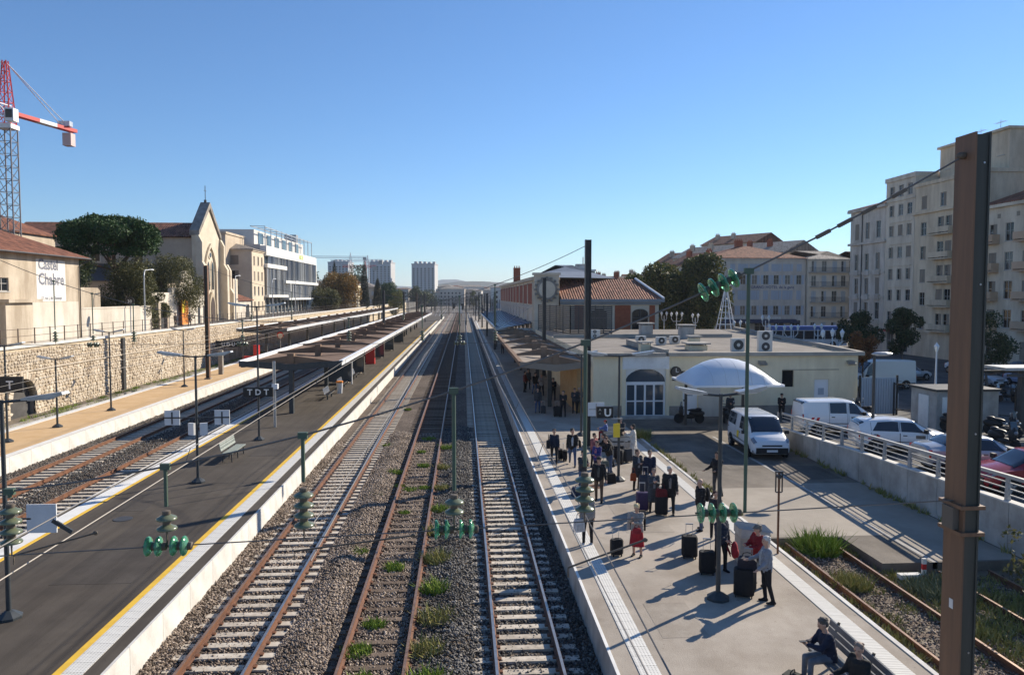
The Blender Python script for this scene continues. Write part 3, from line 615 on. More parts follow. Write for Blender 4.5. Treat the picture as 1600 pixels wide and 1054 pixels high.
q = [(92,0),(92,4.2),(99,4.2),(99,4.7),(101.5,4.9)]+[(104.5+2.6*math.cos(t),4.9+2.2*math.sin(t)) for t in np.linspace(math.pi,0,9)]+[(108,4.7),(112.8,4.4),(112.8,0)]
b = MB(); b.prism([(a,ZL+c) for a,c in q],'yz',-37,-36.6); b.build('wall', pale_r, gw2, w=True)
for y,w_,h_ in ((94.5,1.1,2.6),(97.2,1.1,2.6),(108.6,.9,2.4),(110.8,.9,2.4)): b = MB(); b.box(-36.62,-36.58,y,y+w_,ZL,ZL+h_); b.build('doorway', black, gw2, w=True)
ym = mat('orange_hoarding', (.75,.25,.04), .7); yl = mat('yellow_hoarding', (.85,.6,.05), .7)
b = MB(); b.box(-36.2,-36.05,101.2,103.4,ZL+.1,ZL+3.3,0); b.box(-36.04,-36.02,101.2,102.2,ZL+1.6,ZL+3.3,1); b.build('hoarding', [ym,yl], label='orange and yellow hoarding leaning on the courtyard wall left of the church', cat='hoarding')
# --- church ---
chl = mat('church_limestone', (.66,.58,.45), .92, (.54,.46,.35), .5, bump=.2, bscale=7)
chs = mat('church_render', (.47,.39,.3), .92, (.38,.31,.235), .3, bump=.15, bscale=6)
ch = thing('church', 'stone church with a steep pointed gable front and iron cross', 'church', (-38,113.5,ZL), 90)
b = MB()                                         # nave: local x along the front, y back
b.box(.4,9.4,.6,26,0,12.3); b.build('nave', chs, ch)
b = MB(); b.T = TR(0,0,0); e = [(.0,.5,12.3),(.0,26.4,12.3),(9.8,26.4,12.3),(9.8,.5,12.3),(4.9,.5,14.7),(4.9,26.4,14.7)]
b.add(e,[(0,1,5,4),(2,3,4,5),(1,2,5)]); b.add([(p[0],p[1],p[2]-.15) for p in e],[(0,1,5,4),(2,3,4,5)]); b.build('nave_roof', tile_rx, ch)
def pointed(w, h, n=6):      # pointed arch polygon centred on 0, sill 0
    s = h-w*.95; R_ = w*1.02; pts = [(-w/2,0),(w/2,0)]
    for i in range(n+1): a = math.acos(max(-1,min(1,(R_-w/2)/R_)))*i/n; pts.append((w/2-R_+R_*math.cos(a), s+R_*math.sin(a)))
    return pts + [(-x,z) for x,z in reversed(pts[2:-1])]
b = MB()
b.prism([(0,0),(9.8,0),(9.8,12.8),(9.5,12.8),(4.9,16.5),(.3,12.8),(0,12.8)],'xz',0,.9)
b.build('facade', chl, ch)
b = MB(); q = [(-.15,12.5),(4.9,16.9),(9.95,12.5),(9.95,13.2),(4.9,17.75),(-.15,13.2)]; b.prism(q,'xz',-.25,1.15); b.build('gable_coping', conc_d, ch)
arc_d = mat('arch_recess_stone', (.46,.38,.27), .95)
def offs(p, dx, dz): return [(x+dx,z+dz) for x,z in p]
b = MB(); outer = pointed(5.4,12.0); inner = pointed(4.5,11.4)
n = len(outer)
b.add([(x+4.9,-.3,z+.0) for x,z in outer]+[(x+4.9,-.3,z) for x,z in inner]+[(x+4.9,0,z) for x,z in outer]+[(x+4.9,-.02,z) for x,z in inner],
      [(i,(i+1)%n,(i+1)%n+n,i+n) for i in range(n)]+[(i,(i+1)%n,(i+1)%n+2*n,i+2*n) for i in range(n)]+[(i+n,(i+1)%n+n,(i+1)%n+3*n,i+3*n) for i in range(n)]); b.build('arch_moulding', chl, ch)
for u in (3.95,5.85):
    wf = MB(); wf.prism(offs(pointed(1.25,4.6),u,4.6),'xz',-.1,-.004); wo = wf.build('lancet_window', chl, ch)
    wf = MB(); wf.prism(offs(pointed(.9,4.2),u,4.75),'xz',-.13,-.101); wf.build('pane', glass, wo)
b = MB(); b.lathe([(.62,-.12),(.62,-.004)],12,(4.9,0,9.9),'y'); b.lathe([(.4,-.15),(.4,-.121)],8,(4.9,0,9.9),'y',1); b.build('rose_window', [chl, glass], ch)
dpo = MB(); dpo.prism(offs(pointed(2.6,4.6),4.9,.0),'xz',-.35,-.004); po = dpo.build('portal', arc_d, ch)
dpo = MB(); dpo.prism(offs(pointed(1.9,3.8),4.9,.0),'xz',-.4,-.351); dpo.build('door', mat('dark_oak_door',(.05,.03,.02),.6), po)
for x in (-.55,9.45,12.6):
    h_ = 9.3 if x < 12 else 5.6; b = MB(); b.prism([(0-1.2,0),(.2,0),(.2,h_),(-.35,h_),(-1.2,h_-1.5)],'yz',x,x+.95); b.prism([(-.7,h_-1),(.2,h_-1),(.2,h_+3.2),(-.2,h_+3.2),(-.7,h_+2.2)],'yz',x+.1,x+.85)
    b.build('buttress', chl, ch)
b = MB(); b.box(10,18.6,.3,20,0,5.4); b.box(16.2,18.7,-.1,.3,0,6.6); b.build('aisle', chl, ch)
window(ch, Matrix.Translation((17.4,-.1,3.2)), 1.0, 1.9, '', wood_w, shut_t)
b = MB(); b.prism([(10,5.4),(18.8,5.4),(10,9.0)],'xz',.2,20); b.build('aisle_roof', tile_rx, ch)
b = MB(); b.box(-6.5,.4,2,24,0,5.8); b.build('near_aisle', chs, ch)
b = MB(); b.prism([(-6.8,5.8),(.4,5.8),(.4,8.4)],'xz',1.6,24.4); b.build('near_aisle_roof', dark_m, ch)
for yy in (8.5,14.5,20.5):
    wf = MB(); wf.prism([(yy+x,8.6+z) for x,z in pointed(1.6,3.2)],'yz',.3,.396); wo = wf.build('side_window', chl, ch)
    wf = MB(); wf.prism([(yy+x,8.75+z) for x,z in pointed(1.2,2.7)],'yz',.26,.299); wf.build('pane', glass, wo)
b = MB(); b.box(4.75,5.05,.3,.6,17.6,18.1); b.tube([(4.9,.45,18),(4.9,.45,20.2)],.05,6); b.box(4.45,5.35,.42,.48,19.4,19.48); b.build('cross', dark_m, ch)
# low house with red roof right of the church, apartment block, modern block
low = building('shed', 'small white shed with red tiled roof right of the church', 'shed', (-38.6,134,ZL), 90, 9, 7, 3.0, [], pale_r, wood_w, shut_t, ('gable',1.4,tile_r))
b = MB(); b.box(5.4,7.4,-.03,-.003,0,2.3); b.build('door', black, low)
ap = building('apartment_house', 'four storey beige house with hipped tile roof right of the church', 'building', (-40,149,ZL), 90, 9, 14, 12.6,
   grid('f',(1.7,4.5,7.3),(1.0,3.9,6.8,9.7),1.1,1.7,['h','','c','h']) + grid('l',(10.2,),(3.9,6.8,9.7),1.3,1.8,['s','cs','s']), mat('peach_render',(.66,.56,.42),.9,(.56,.46,.34),.4), wood_w, shut_t, ('hip',2.1,tile_g),
   trims=[('l',3.3,.04,.12),('l',6.2,.04,.12),('l',9.1,.04,.12),('f',12.3,.18,.25),('l',12.3,.18,.25)])
mo = thing('modern_building', 'modern white and grey block with vertical metal louvres and roof terrace', 'building', (-40,158.2,ZL), 90)
b = MB(); b.box(.2,52,.8,16,3.6,14.2); b.box(2,50,2.5,16,14.2,17.3); b.box(3,48,1.8,16,0,3.6); b.build('core', mat('modern_render',(.62,.6,.56),.8,(.55,.53,.5),.5), mo)
b = MB(); b.box(-.2,52.4,-.5,.8,12.0,13.9); b.box(-.2,17,-.7,.8,9.5,10.3); b.box(15,52.6,-.9,.8,6.6,7.2); b.box(17,50,-1.1,.8,2.9,3.3); b.box(-.2,17,-.9,.8,3.5,4.0); b.box(51.9,52.5,-.5,.8,6.7,12); b.box(19,19.4,-1,.8,3.3,6.6); b.build('white_band', white_p, mo)
fin_a = mat('pale_metal_fin', (.5,.51,.51), .45, metal=.5); fin_b = mat('grey_metal_fin', (.3,.31,.32), .5, metal=.4)
fb = {h: MB() for h in (2.65, 3.3, 5.5)}
b1 = MB(); b1.box(-.06,.06,-.45,.1,0,1); mf = [b1.mesh('fin', fin_a), b1.mesh('fin', fin_b)]
for x0,x1,z0,z1 in ((3,52,7.2,12.0),(0,17,4.0,9.5),(19.6,50,3.3,6.6)):
    nfin = int((x1-x0)/.95)
    for i in range(nfin):
        mk('fin', mf[0 if random.random()<.45 else 1], mo, Matrix.Translation((x0+.3+i*.95,.0,z0)) @ Matrix.Rotation(random.choice((-.6,-.3,.15,.5)),4,'Z') @ Matrix.Diagonal((1,1.2,z1-z0,1)))
b = MB(); b.box(.3,51.8,.62,.78,4,12); b.build('glazing', glass_b, mo)
for i in range(13):
    b = MB(); b.box(4+i*3.5,4.25+i*3.5,.9,1.2,0,3.6); b.build('column', conc_w, mo)
    b = MB(); b.box(4.4+i*3.5,7.2+i*3.5,1.7,1.78,.2,3.2); b.build('ground_floor_window', glass_b, mo)
b = MB()
for i in range(11): b.box(2+i*4.8,2.15+i*4.8,.2,.35,13.9,17.7)
b.box(2,50.2,.2,.35,17.7,17.9); b.box(2,50.2,3,3.2,17.9,18.1)
for i in range(11): b.box(2+i*4.8,2.15+i*4.8,.2,3.2,17.9,18.02)
b.build('pergola', galv, mo)
for i in range(6): b = MB(); b.box(5+i*7,9+i*7,2.4,2.48,14.5,16.9); b.build('terrace_window', glass_b, mo)
b = MB(); b.box(44,46.5,3,6,17.3,19.5); b.box(-2,52,0.6,16,-.3,.0); b.build('stair_tower', fin_b, mo)
lm = mat('lime_sign', (.6,.72,.1), .5)
lettering('ARCHE', 1.5, Matrix.Translation((33,-.55,12.6)) @ UPX, lm, mo, bold=.02)
b = MB(); b.box(-12,.2,4,16,3,15.3); b.box(-12.2,.4,3.8,16.2,15.3,15.7); b.build('rear_wing', beige, mo)
# --- right: flat-roofed station annex ---
an = thing('station_annex', 'low cream flat-roofed station annex with glazed arched entrance', 'building', (8.4,49.2,.5))
W_, D_ = 17.7, 40
holes = [(2.1,4.75,0,3.15),(5.9,6.9,0,2.0),(16.05-1.3,15.75,0,2.4),(5.2,6.5,2.35,3.0),(7.3,8.8,2.35,3.0),(12.55,13.35,1.9,3.0)]
b = MB(); panel(b, Matrix.Identity(4), W_, 4.0, holes, .25); panel(b, TR(W_,0,0,84), D_, 4.0, []); panel(b, TR(0,D_,0,-90), D_, 4.0, []); b.build('wall', cream, an)
b = MB(); b.box(-.02,2.05,-.06,-.005,0,.75); b.box(4.8,5.85,-.04,-.005,0,.7); b.box(6.95,14.7,-.04,-.005,0,.7); b.build('plinth', conc_d, an)
grav = mat('roof_gravel', (.17,.15,.13), .95, (.27,.24,.21), .6, bump=.8, bscale=12, detail=8)
b = MB(); b.add([(0,0,3.95),(W_,0,3.95),(W_+5.8,D_,3.95),(0,D_,3.95)],[(0,1,2,3)]); b.build('roof', grav, an)
b = MB(); b.box(4.9,W_+.3,-.3,.15,3.98,4.22); b.prism([(W_,0),(W_+.35,0),(W_+6.2,D_),(W_+5.85,D_)],'xy',3.98,4.24); b.box(4.7,5.0,.15,12,3.98,4.4); b.box(0,17,D_-18,D_-17.7,3.98,4.3); b.box(-.2,4.7,-.35,.15,3.98,4.2); b.build('parapet', mat('parapet_cap',(.4,.37,.32),.85,(.3,.27,.23),.6), an)
b = MB(); b.box(1.9,4.95,-.18,-.003,3.15,3.97); b.build('white_fascia', white_p, an)
for xa,xb in ((1.85,2.1),(4.75,4.97)): b = MB(); b.box(xa,xb,-.2,-.003,0,3.15); b.build('pilaster', cream, an)
b = MB(); q = [(2.1,2.3),(4.75,2.3)]+[(3.42+1.32*math.cos(t),2.3+.85*math.sin(t)) for t in np.linspace(0,math.pi,13)][1:-1]; b.prism(q,'xz',.12,.16); b.build('fanlight', glass_b, an)
arcp = [(2.1,2.3)]+[(3.42-1.325*math.cos(t),2.3+.86*math.sin(t)) for t in np.linspace(0,math.pi,13)]+[(4.75,2.3),(4.75,3.15),(2.1,3.15)]
b = MB(); b.prism(arcp,'xz',-.05,.11); b.build('arch_panel', white_p, an)
b = MB(); b.box(2.1,4.75,.02,.2,2.1,2.3); 
for x in (2.1,2.72,3.35,3.95,4.63): b.box(x,x+.12,.03,.19,0,2.1)
b.box(2.2,4.7,.04,.18,1.0,1.08); b.box(2.2,4.7,.04,.18,0,.12); b.build('door_frame', white_m, an)
for x in (2.22,2.84,3.47,4.07): b = MB(); b.box(x,x+.5 if x<4.05 else x+.56,.1,.12,.12,2.1); b.build('door_pane', glass_b, an)
for a,c,z,hh in ((5.9,6.9,0,2.0),(14.75,15.75,0,2.4)):
    b = MB(); b.box(a,c,.1,.16,z,hh); d_ = b.build('door', white_m, an); b = MB(); b.box((a+c)/2-.2,(a+c)/2+.2,.085,.098,1.35,1.8); b.build('vision_panel', shut_b, d_); b = MB(); b.box(a+.08,a+.16,.05,.09,1.0,1.12); b.build('handle', dark_m, d_)
for a,c,z,t in ((5.2,6.5,2.35,3.0),(7.3,8.8,2.35,3.0),(12.55,13.35,1.9,3.0)): b = MB(); b.box(a,c,.14,.2,z,t); b.build('window', glass, an)
b = MB(); b.box(6.95,8.4,-.05,-.003,.0,1.9); b.build('panel', pale_r, an)
b = MB(); b.lathe([(.36,-.12),(.36,-.02)],20,(5.42,0,2.95),'y'); b.lathe([(.3,-.125),(.3,-.121)],20,(5.42,0,2.95),'y',1); b.box(5.40,5.44,-.14,-.126,2.95,3.2,2); b.box(5.42,5.58,-.14,-.126,2.93,2.97,2); b.build('clock', [black, dark_m, white_p], an)
for x in (10.9,16.9): b = MB(); b.prism([(-.42,3.45),(-.02,3.65),(-.02,3.5),(-.3,3.36)],'yz',x,x+.5); b.build('floodlight', galv, an)
b = MB(); b.box(9.4,9.44,-.03,-.003,2.36,3.3); b.box(12.55,16.4,-.03,-.003,3.02,3.06); b.build('conduit', conc_d, an)
# steps before the door, kiosk part by the platform
b = MB(); b.box(1.5,5.2,-.9,-.2,0,.12); b.build('step', conc, an)
ac = mat('air_conditioner', (.62,.6,.55), .5)
def hvac(label, x, y, w, d, h, fans=1, z=4.45):
    r = thing('air_conditioner', label, 'air conditioner', (x,y,z)); b = MB(); b.box(-w/2,w/2,-d/2,d/2,.06,h); b.box(-w/2+.05,w/2-.05,-d/2+.04,d/2-.04,0,.06); b.build('casing', ac, r)
    for i in range(fans):
        zc = h*(i+.5)/fans+.03; rr = min(w,h/fans)*.4; b = MB(); b.lathe([(rr,-d/2-.02),(rr,-d/2-.003)],16,(0,0,zc),'y'); b.lathe([(rr*.35,-d/2-.035),(rr*.35,-d/2-.021)],10,(0,0,zc),'y',1); b.build('fan', [dark_m, ac], r)
hvac('tall twin fan air conditioner standing upright at the right of the flat roof', 21.1, 52.6, .95, .4, 1.5, 2)
hvac('single fan air conditioner left of the twin fan unit on the flat roof', 19.3, 53.0, .9, .4, .95)
for i,(x,y) in enumerate(((14.6,62.5),(15.9,61.0),(17.4,62.4))): hvac('small boxy cooling unit in the row on the flat roof, %s from the left' % ('first','second','third')[i], x, y, .8, .45, .65)
hvac('small cooling unit far back at the left end of the flat roof', 12.2, 71, 1.0, .5, .8, 2)
def vent(label, x, y, w, h, cap=True, big=False):
    r = thing('roof_vent', label, 'roof vent', (x,y,4.45)); b = MB(); b.box(-w/2,w/2,-w/2,w/2,0,h); b.build('shaft', cream if not big else conc, r)
    b = MB(); b.box(-w*.65,w*.65,-w*.65,w*.65,h+.1,h+.2)
    for sx in (-1,1):
        for sy in (-1,1): b.box(sx*w*.42-.04,sx*w*.42+.04,sy*w*.42-.04,sy*w*.42+.04,h,h+.1)
    b.build('cap', conc, r)
vent('small square capped vent near the front left of the flat roof', 12.8, 53.5, .75, .55); vent('wide low capped vent in the middle of the flat roof', 17.0, 55.2, 1.3, .35)
vent('vent stack left of the pair at the back of the flat roof', 17.3, 72, 1.1, 1.2, big=True); vent('vent stack right of the pair at the back of the flat roof', 20.6, 70, 1.2, 1.1, big=True)
vent('small capped vent just left of the single fan unit', 18.3, 60, .8, .6)
# --- station building with brick upper storey, and its cross wing ---
st = thing('station_building', 'long nineteenth century station building of cream stone and red brick along the platform', 'building', (9,97,.4))
stone_c = mat('station_stone', (.68,.59,.46), .9, (.58,.5,.38), .5, bump=.15, bscale=8)
b = MB(); b.box(9,12.15,97,103,.4,10.4); b.box(9,20,103.002,186,.4,10.4); b.build('wall', stone_c, st, w=True)
for i in range(11):
    y = 100.2+i*7.8
    b = MB(); b.box(8.93,8.995,y-.6,y+6.0,7.3,10.0); b.build('brick_panel', brick, st, w=True)
    b = MB(); b.box(8.9,8.99,y+1.6,y+3.8,1,5); b.build('window', glass, st, w=True)
    for dy in (-1.2,): b = MB(); b.box(8.88,8.995,y+dy-.35,y+dy+.35,.5,10.3); b.build('pilaster', stone_c, st, w=True)
b = MB(); b.box(8.6,12.2,96.7,103,10.4,10.75); b.box(8.6,20.3,103.002,186.3,10.4,10.75); b.box(8.8,9,97,186,6.7,7.0); b.build('cornice', stone_c, st, w=True)
zinc = mat('zinc_roof', (.2,.22,.24), .5, (.27,.29,.31), .8, metal=.3)
b = MB(); e=[(8.5,96.6,10.76),(20.4,102.6,10.76),(20.4,186.4,10.76),(8.5,186.4,10.76),(12.5,104,11.7),(17.5,106,11.7),(17.5,180,11.7),(12.5,180,11.7)]
b.add(e,[(0,1,5,4),(1,2,6,5),(2,3,7,6),(3,0,4,7),(4,5,6,7)]); b.build('roof', zinc, st, w=True)
b = MB(); rooff(b,6.5,9,11.3,1.25,.2); b.build('lantern_roof', zinc, st, M=Matrix.Translation((2.6,12,-.0)))
b = MB(); b.box(8.9,12.0,96.2,97,.4,11.0); b.box(8.7,12.2,96.0,97.2,11.0,11.3); b.build('pier', stone_c, st, w=True)
b = MB(); b.lathe([(1.3,-.4),(1.3,-.003)],24,(10.45,96.2,9.2),'y'); b.lathe([(1.05,-.42),(1.05,-.401)],24,(10.45,96.2,9.2),'y',1); b.build('roundel', [conc_d, stone_c], st, w=True)
for i in range(16):
    a = i/16*2*math.pi; b = MB(); b.cbox((10.45+1.48*math.cos(a),96.02,9.2+1.48*math.sin(a)),(.26,.34,.26)); b.build('roundel_block', conc_d, st, w=True)
chimney(st, 2.2, 64, 10.5, 1.4, .9, 3.2, brick, 3)
wg = thing('station_wing', 'cream and brick station wing with red tiled roof facing the flat-roofed annex', 'building', (10.8,95.6,.4))
b = MB(); b.box(12.2,24.6,95.6,112,.4,8.0); b.build('wall', stone_c, wg, w=True)
b = MB(); b.add([(12.1,95.1,8.0),(25.1,95.1,8.0),(23.0,102,10.6),(12.1,102,10.6),(25.1,112,8.0),(12.1,109,10.6),(23,106,10.6)],[(0,1,2,3),(1,4,6,2),(2,6,5,3)]); b.build('roof', tile_r, wg, w=True)
b = MB(); b.tube([(25.1,95.1,8.08),(23.0,102,10.7)],.16,6); b.build('roof_flashing', white_m, wg, w=True)
b = MB(); b.box(12.0,25.2,95.0,95.3,7.62,8.0); b.box(12.1,24.8,95.35,95.6,7.3,7.6); b.build('cornice', zinc, wg, w=True)
for x0,x1 in ((13.9,15.0),(19.0,21.0),(23.4,24.1)): b = MB(); b.box(x0,x1,95.52,95.595,4,7.2); b.build('brick_panel', brick, wg, w=True)
for xc in (17,22.2):
    b = MB(); q=[(xc-1,3.4),(xc+1,3.4),(xc+1,6.2)]+[(xc+1.0*math.cos(t),6.2+.55*math.sin(t)) for t in np.linspace(0,math.pi,9)][1:-1]+[(xc-1,6.2)]; b.prism(q,'xz',95.5,95.59); b.build('arched_window', glass, wg, w=True)
    b = MB(); b.box(xc-.05,xc+.05,95.45,95.498,3.4,6.7); b.box(xc-1,xc+1,95.45,95.498,5.6,5.7); b.build('window_bar', dark_m, wg, w=True)
sg = thing('roof_screen', 'dark slatted metal screen standing on the roof in front of the station wing', 'screen', (9.2,88,4.5))
def slats(x0,y0,x1,y1,nm):
    for i in range(14): z=4.55+i*.21; b = MB(); b.bar((x0,y0,z),(x1,y1,z),.03,.165); b.build('slat', dark_m, sg, w=True)
    n = 6
    for i in range(n): t=i/(n-1); b = MB(); b.bar((x0+(x1-x0)*t,y0+(y1-y0)*t,3.9),(x0+(x1-x0)*t,y0+(y1-y0)*t,7.4),.09); b.build('post', dark_m, sg, w=True)
slats(9.0,92,10.9,78,0); slats(10.9,78,15.3,78.5,1)
# canopies -------------------------------------------------
roof_br = mat('rusty_canopy_roof', (.16,.095,.06), .85, (.26,.17,.11), .7, bump=.3, bscale=10, contrast=(.3,.7)); roof_un = mat('canopy_decking', (.24,.2,.16), .85, (.3,.25,.2), .6)
def canopy(label, x0, x1, y0, y1, bay, z, fascia, cols, mroof, beam, colm, deep=.42):
    r = thing('platform_canopy', label, 'canopy', ((x0+x1)/2, y0, .55)); xm = (x0+x1)/2; y = y0; k = 0
    n = int((y1-y0)/bay)
    for k in range(n):
        ya, yb = y0+k*bay+.05, y0+(k+1)*bay-.05
        b = MB(); b.prism([(x0,z-.02),(xm,z-.3),(x1,z-.02),(x1,z+.06),(xm,z-.2),(x0,z+.06)],'xz',ya,yb); b.build('roof_bay', mroof, r, w=True)
    for k in range(n+1):
        y = y0+k*bay
        b = MB(); b.prism([(x0+.15,z+.05),(x1-.15,z+.05),(x1-.15,z+.16),(xm+.35,z+deep+.12),(xm-.35,z+deep+.12),(x0+.15,z+.16)],'xz',y-.12,y+.12); b.build('beam', beam, r, w=True)
        b = MB(); b.box(xm-.22,xm+.22,y-.22,y+.22,z-.2,z+deep+.3); b.build('beam_head', beam, r, w=True)
    for y in cols: b = MB(); b.box(xm-.14,xm+.14,y-.2,y+.2,.55,z-.2); b.build('column', colm, r, w=True)
    for x, s in ((x0,-1),(x1,1)): b = MB(); b.box(x-.1,x+.12,y0-.15,y1,z-.1,z+.22); b.box(x+.12*s-.06,x+.12*s+.06,y0-.15,y1,z+.16,z+.26); b.build('gutter', fascia, r, w=True)
    b = MB(); b.prism([(x0-.1,z-.12),(xm,z-.42),(x1+.12,z-.12),(x1+.12,z+.24),(xm,z+.02),(x0-.1,z+.24)],'xz',y0-.28,y0-.16); b.build('front_fascia', grey_m if fascia is not roof_br else roof_un, r, w=True)
    return r
canopy('long brown canopy with pale grey gutters over the left island platform', -14.75, -8.25, 52, 200, 9.6, 3.85, white_m, [52]+[65+i*13 for i in range(10)], roof_br, roof_br, grey_m)
canopy('brown canopy over the far sandy platform below the stone wall', -28.2, -22.2, 98, 262, 9.6, 4.1, white_m, [100+i*13 for i in range(12)], roof_br, roof_br, grey_m)
canopy('brown timber and steel canopy over the right platform beside the annex', 3.8, 8.35, 50.3, 96, 7.6, 3.85, roof_br, [54+i*9 for i in range(5)], roof_un, mat('brown_beam',(.2,.13,.085),.8,(.27,.19,.13),1), dark_m)
bc = thing('glass_canopy', 'blue glazed canopy hung on tie rods along the station building', 'canopy', (8.9,100,4.2))
blu = mat('sky_tinted_glazing', (.04,.15,.36), .2, (.06,.2,.45), .6, spec=.7)  # blue glass, saturated further to carry the sky's reflection
for i in range(22):
    y=99+i*4; b = MB(); b.add([(4.2,y+.06,4.1),(8.9,y+.06,4.9),(8.9,y+3.94,4.9),(4.2,y+3.94,4.1),(4.2,y+.06,4.04),(8.9,y+.06,4.84),(8.9,y+3.94,4.84),(4.2,y+3.94,4.04)],[(0,1,2,3),(7,6,5,4),(0,1,5,4),(1,2,6,5),(2,3,7,6),(3,0,4,7)]); b.build('glass_panel', blu, bc, w=True)
    b = MB(); b.bar((4.2,y,4.1),(8.9,y,4.9),.08,.14); b.build('rafter', dark_m, bc, w=True)
    b = MB(); b.tube([(4.6,y,4.25),(8.95,y,7.2)],.03,5); b.build('tie_rod', galv, bc, w=True)
b = MB(); b.box(4.1,4.25,98.8,187,3.9,4.3); b.build('gutter', galv, bc, w=True)
b = MB(); b.box(4.25,8.9,98.75,98.9,3.95,4.25); b.build('end_fascia', galv, bc, w=True)
# kiosk end of the annex under the canopy
b = MB(); b.box(7.6,8.38,51,60,.55,3.6); b.build('kiosk_wall', mat('warm_wood_panel',(.4,.24,.1),.8,(.5,.33,.17),1.5), label='orange brown panelled kiosk wall beside the annex under the canopy', cat='kiosk')
# carport dome
cp = thing('carport', 'white vaulted fabric carport roof in front of the annex', 'carport', (15.35,44.0,.5))
fab = mat('carport_membrane', (.72,.74,.76), .35, (.66,.68,.71), .8)
Lx, Ly = 5.1, 4.6; n_ = 14; vs=[]; fs=[]
for i in range(n_+1):
    for j in range(n_+1):
        u=i/n_*2-1; v=j/n_*2-1; z=2.9+1.35*(1-abs(u)**2.2)*(1-abs(v)**2.2)**.5 if abs(v)<1 else 2.9
        vs.append((u*Lx/2,v*Ly/2,z))
fs=[(i*(n_+1)+j,(i+1)*(n_+1)+j,(i+1)*(n_+1)+j+1,i*(n_+1)+j+1) for i in range(n_) for j in range(n_)]
b = MB(); b.add(vs,fs); b.add([(x,y,z-.03) for x,y,z in vs],fs); b.build('roof', fab, cp, smooth=60)
for i in (3,5,7,9,11): b = MB(); b.tube([(vs[i*(n_+1)+j][0],vs[i*(n_+1)+j][1],vs[i*(n_+1)+j][2]-.002) for j in range(n_+1)],.006,4); b.build('seam', conc, cp)
b = MB(); 
for s in (-1,1): b.box(-Lx/2,Lx/2,s*Ly/2-.05,s*Ly/2+.05,2.82,2.94); b.box(s*Lx/2-.05,s*Lx/2+.05,-Ly/2+.05,Ly/2-.05,2.82,2.94)
b.build('edge_frame', white_m, cp)
for sx in (-.35,.35): b = MB(); b.box(sx*Lx-.07,sx*Lx+.07,Ly/2-.4,Ly/2-.26,0,2.85); b.build('post', dark_m, cp)
b = MB(); b.box(-Lx*.35,Lx*.35,-.05,.05,2.75,2.85); b.build('cross_beam', dark_m, cp)
# right ramp wall with railing
rw = thing('ramp_wall', 'pale concrete ramp wall of cast panels between the yard and the car park', 'wall', (16.97,21,.5))
y=8; 
while y < 40.5:
    a,c=y+.012,y+1.8-.012; b = MB(); b.add([(16.8,a,.0),(17.02,a,.0),(17.02,c,.0),(16.8,c,.0),(16.8,a,zr(a)+.22),(17.02,a,zr(a)+.22),(17.02,c,zr(c)+.22),(16.8,c,zr(c)+.22)],[(3,2,1,0),(4,5,6,7),(0,1,5,4),(1,2,6,5),(2,3,7,6),(3,0,4,7)]); b.build('wall_panel', conc, rw, w=True); y+=1.8
b = MB()
for a,c in zip(np.arange(8,40,2.),np.arange(10,42,2.)): b.add([(16.76,a,zr(a)+.22),(17.06,a,zr(a)+.22),(17.06,c,zr(c)+.22),(16.76,c,zr(c)+.22),(16.76,a,zr(a)+.27),(17.06,a,zr(a)+.27),(17.06,c,zr(c)+.27),(16.76,c,zr(c)+.27)],[(3,2,1,0),(4,5,6,7),(0,1,5,4),(1,2,6,5),(2,3,7,6),(3,0,4,7)])
b.build('wall_cap', conc_w, rw, w=True)
rl = thing('guard_rail', 'pale galvanised guard rail on top of the ramp wall', 'railing', (16.9,21,2))
al = mat('pale_aluminium', (.42,.42,.41), .5, (.33,.33,.32), 3, metal=.2)
for i in range(19): y=8.6+i*1.75; b = MB(); b.prism([(16.84,zr(y)+.27),(16.96,zr(y)+.27),(16.93,zr(y)+1.02),(16.87,zr(y)+1.02)],'xz',y-.07,y+.07); b.build('post', al, rl, w=True)
for z,w_ in ((1.02,.13),(.45,.04),(.64,.04),(.83,.04)):
    b = MB(); yy=np.arange(8,41,1.75); 
    for a,c in zip(yy[:-1],yy[1:]): b.bar((16.9,a,zr(a)+z),(16.9,c,zr(c)+z),w_,w_*.8)
    b.build('rail', al, rl, w=True)
# ================= RIGHT TOWN BUILDINGS =================
rt = lambda lab,cat='building': None
GY = .46
def balcony(r, M, w, d=.7, h=.95, bars=True, m=None, slab=None, solid=False):
    b = MB(); b.box(-w/2,w/2,-d,-.003,-.16,0); o = b.build('balcony', slab or conc, r, M=M); b = MB()
    if solid:
        b.box(-w/2,w/2,-d,-d+.1,.12,h); b.box(-w/2,-w/2+.1,-d+.1,-.003,0,h); b.box(w/2-.1,w/2,-d+.1,-.003,0,h); b.build('parapet', m, o)
    else:
        b.box(-w/2,w/2,-d,-d+.04,h-.05,h); b.box(-w/2,w/2,-d,-d+.03,.08,.12); n=int(w/.16)
        for i in range(n+1): x=-w/2+.01+i*(w-.03)/n; b.box(x,x+.02,-d+.005,-d+.025,.12,h-.05)
        for s in (-1,1): b.box(s*w/2-.02,s*w/2+.02,-d+.04,-.01,h-.05,h)
        b.build('railing', m or dark_m, o)
hotel_wins = []
ht_y = 155; HX0 = 50.6
for j,v in enumerate((4.0,7.15,10.3,13.0)):
    for i,u in enumerate((1.6,4.6,6.8,9.2,11.6,13.8,16.2,18.6)):
        st_ = ['s','cs','s','cs','s','c'][(i*2+j*3)%6]; hotel_wins.append(('f',u,v,1.05,1.9 if j<3 else 1.5,st_))
hotel_wins += grid('f',(2.5,6.5,10.5,14.5,18.0),(.3,),2.2,2.6,['']) + grid('l',(3,6,9,12,15),(4.0,7.15,10.3,13.0),1.0,1.8,['s','cs','c'])
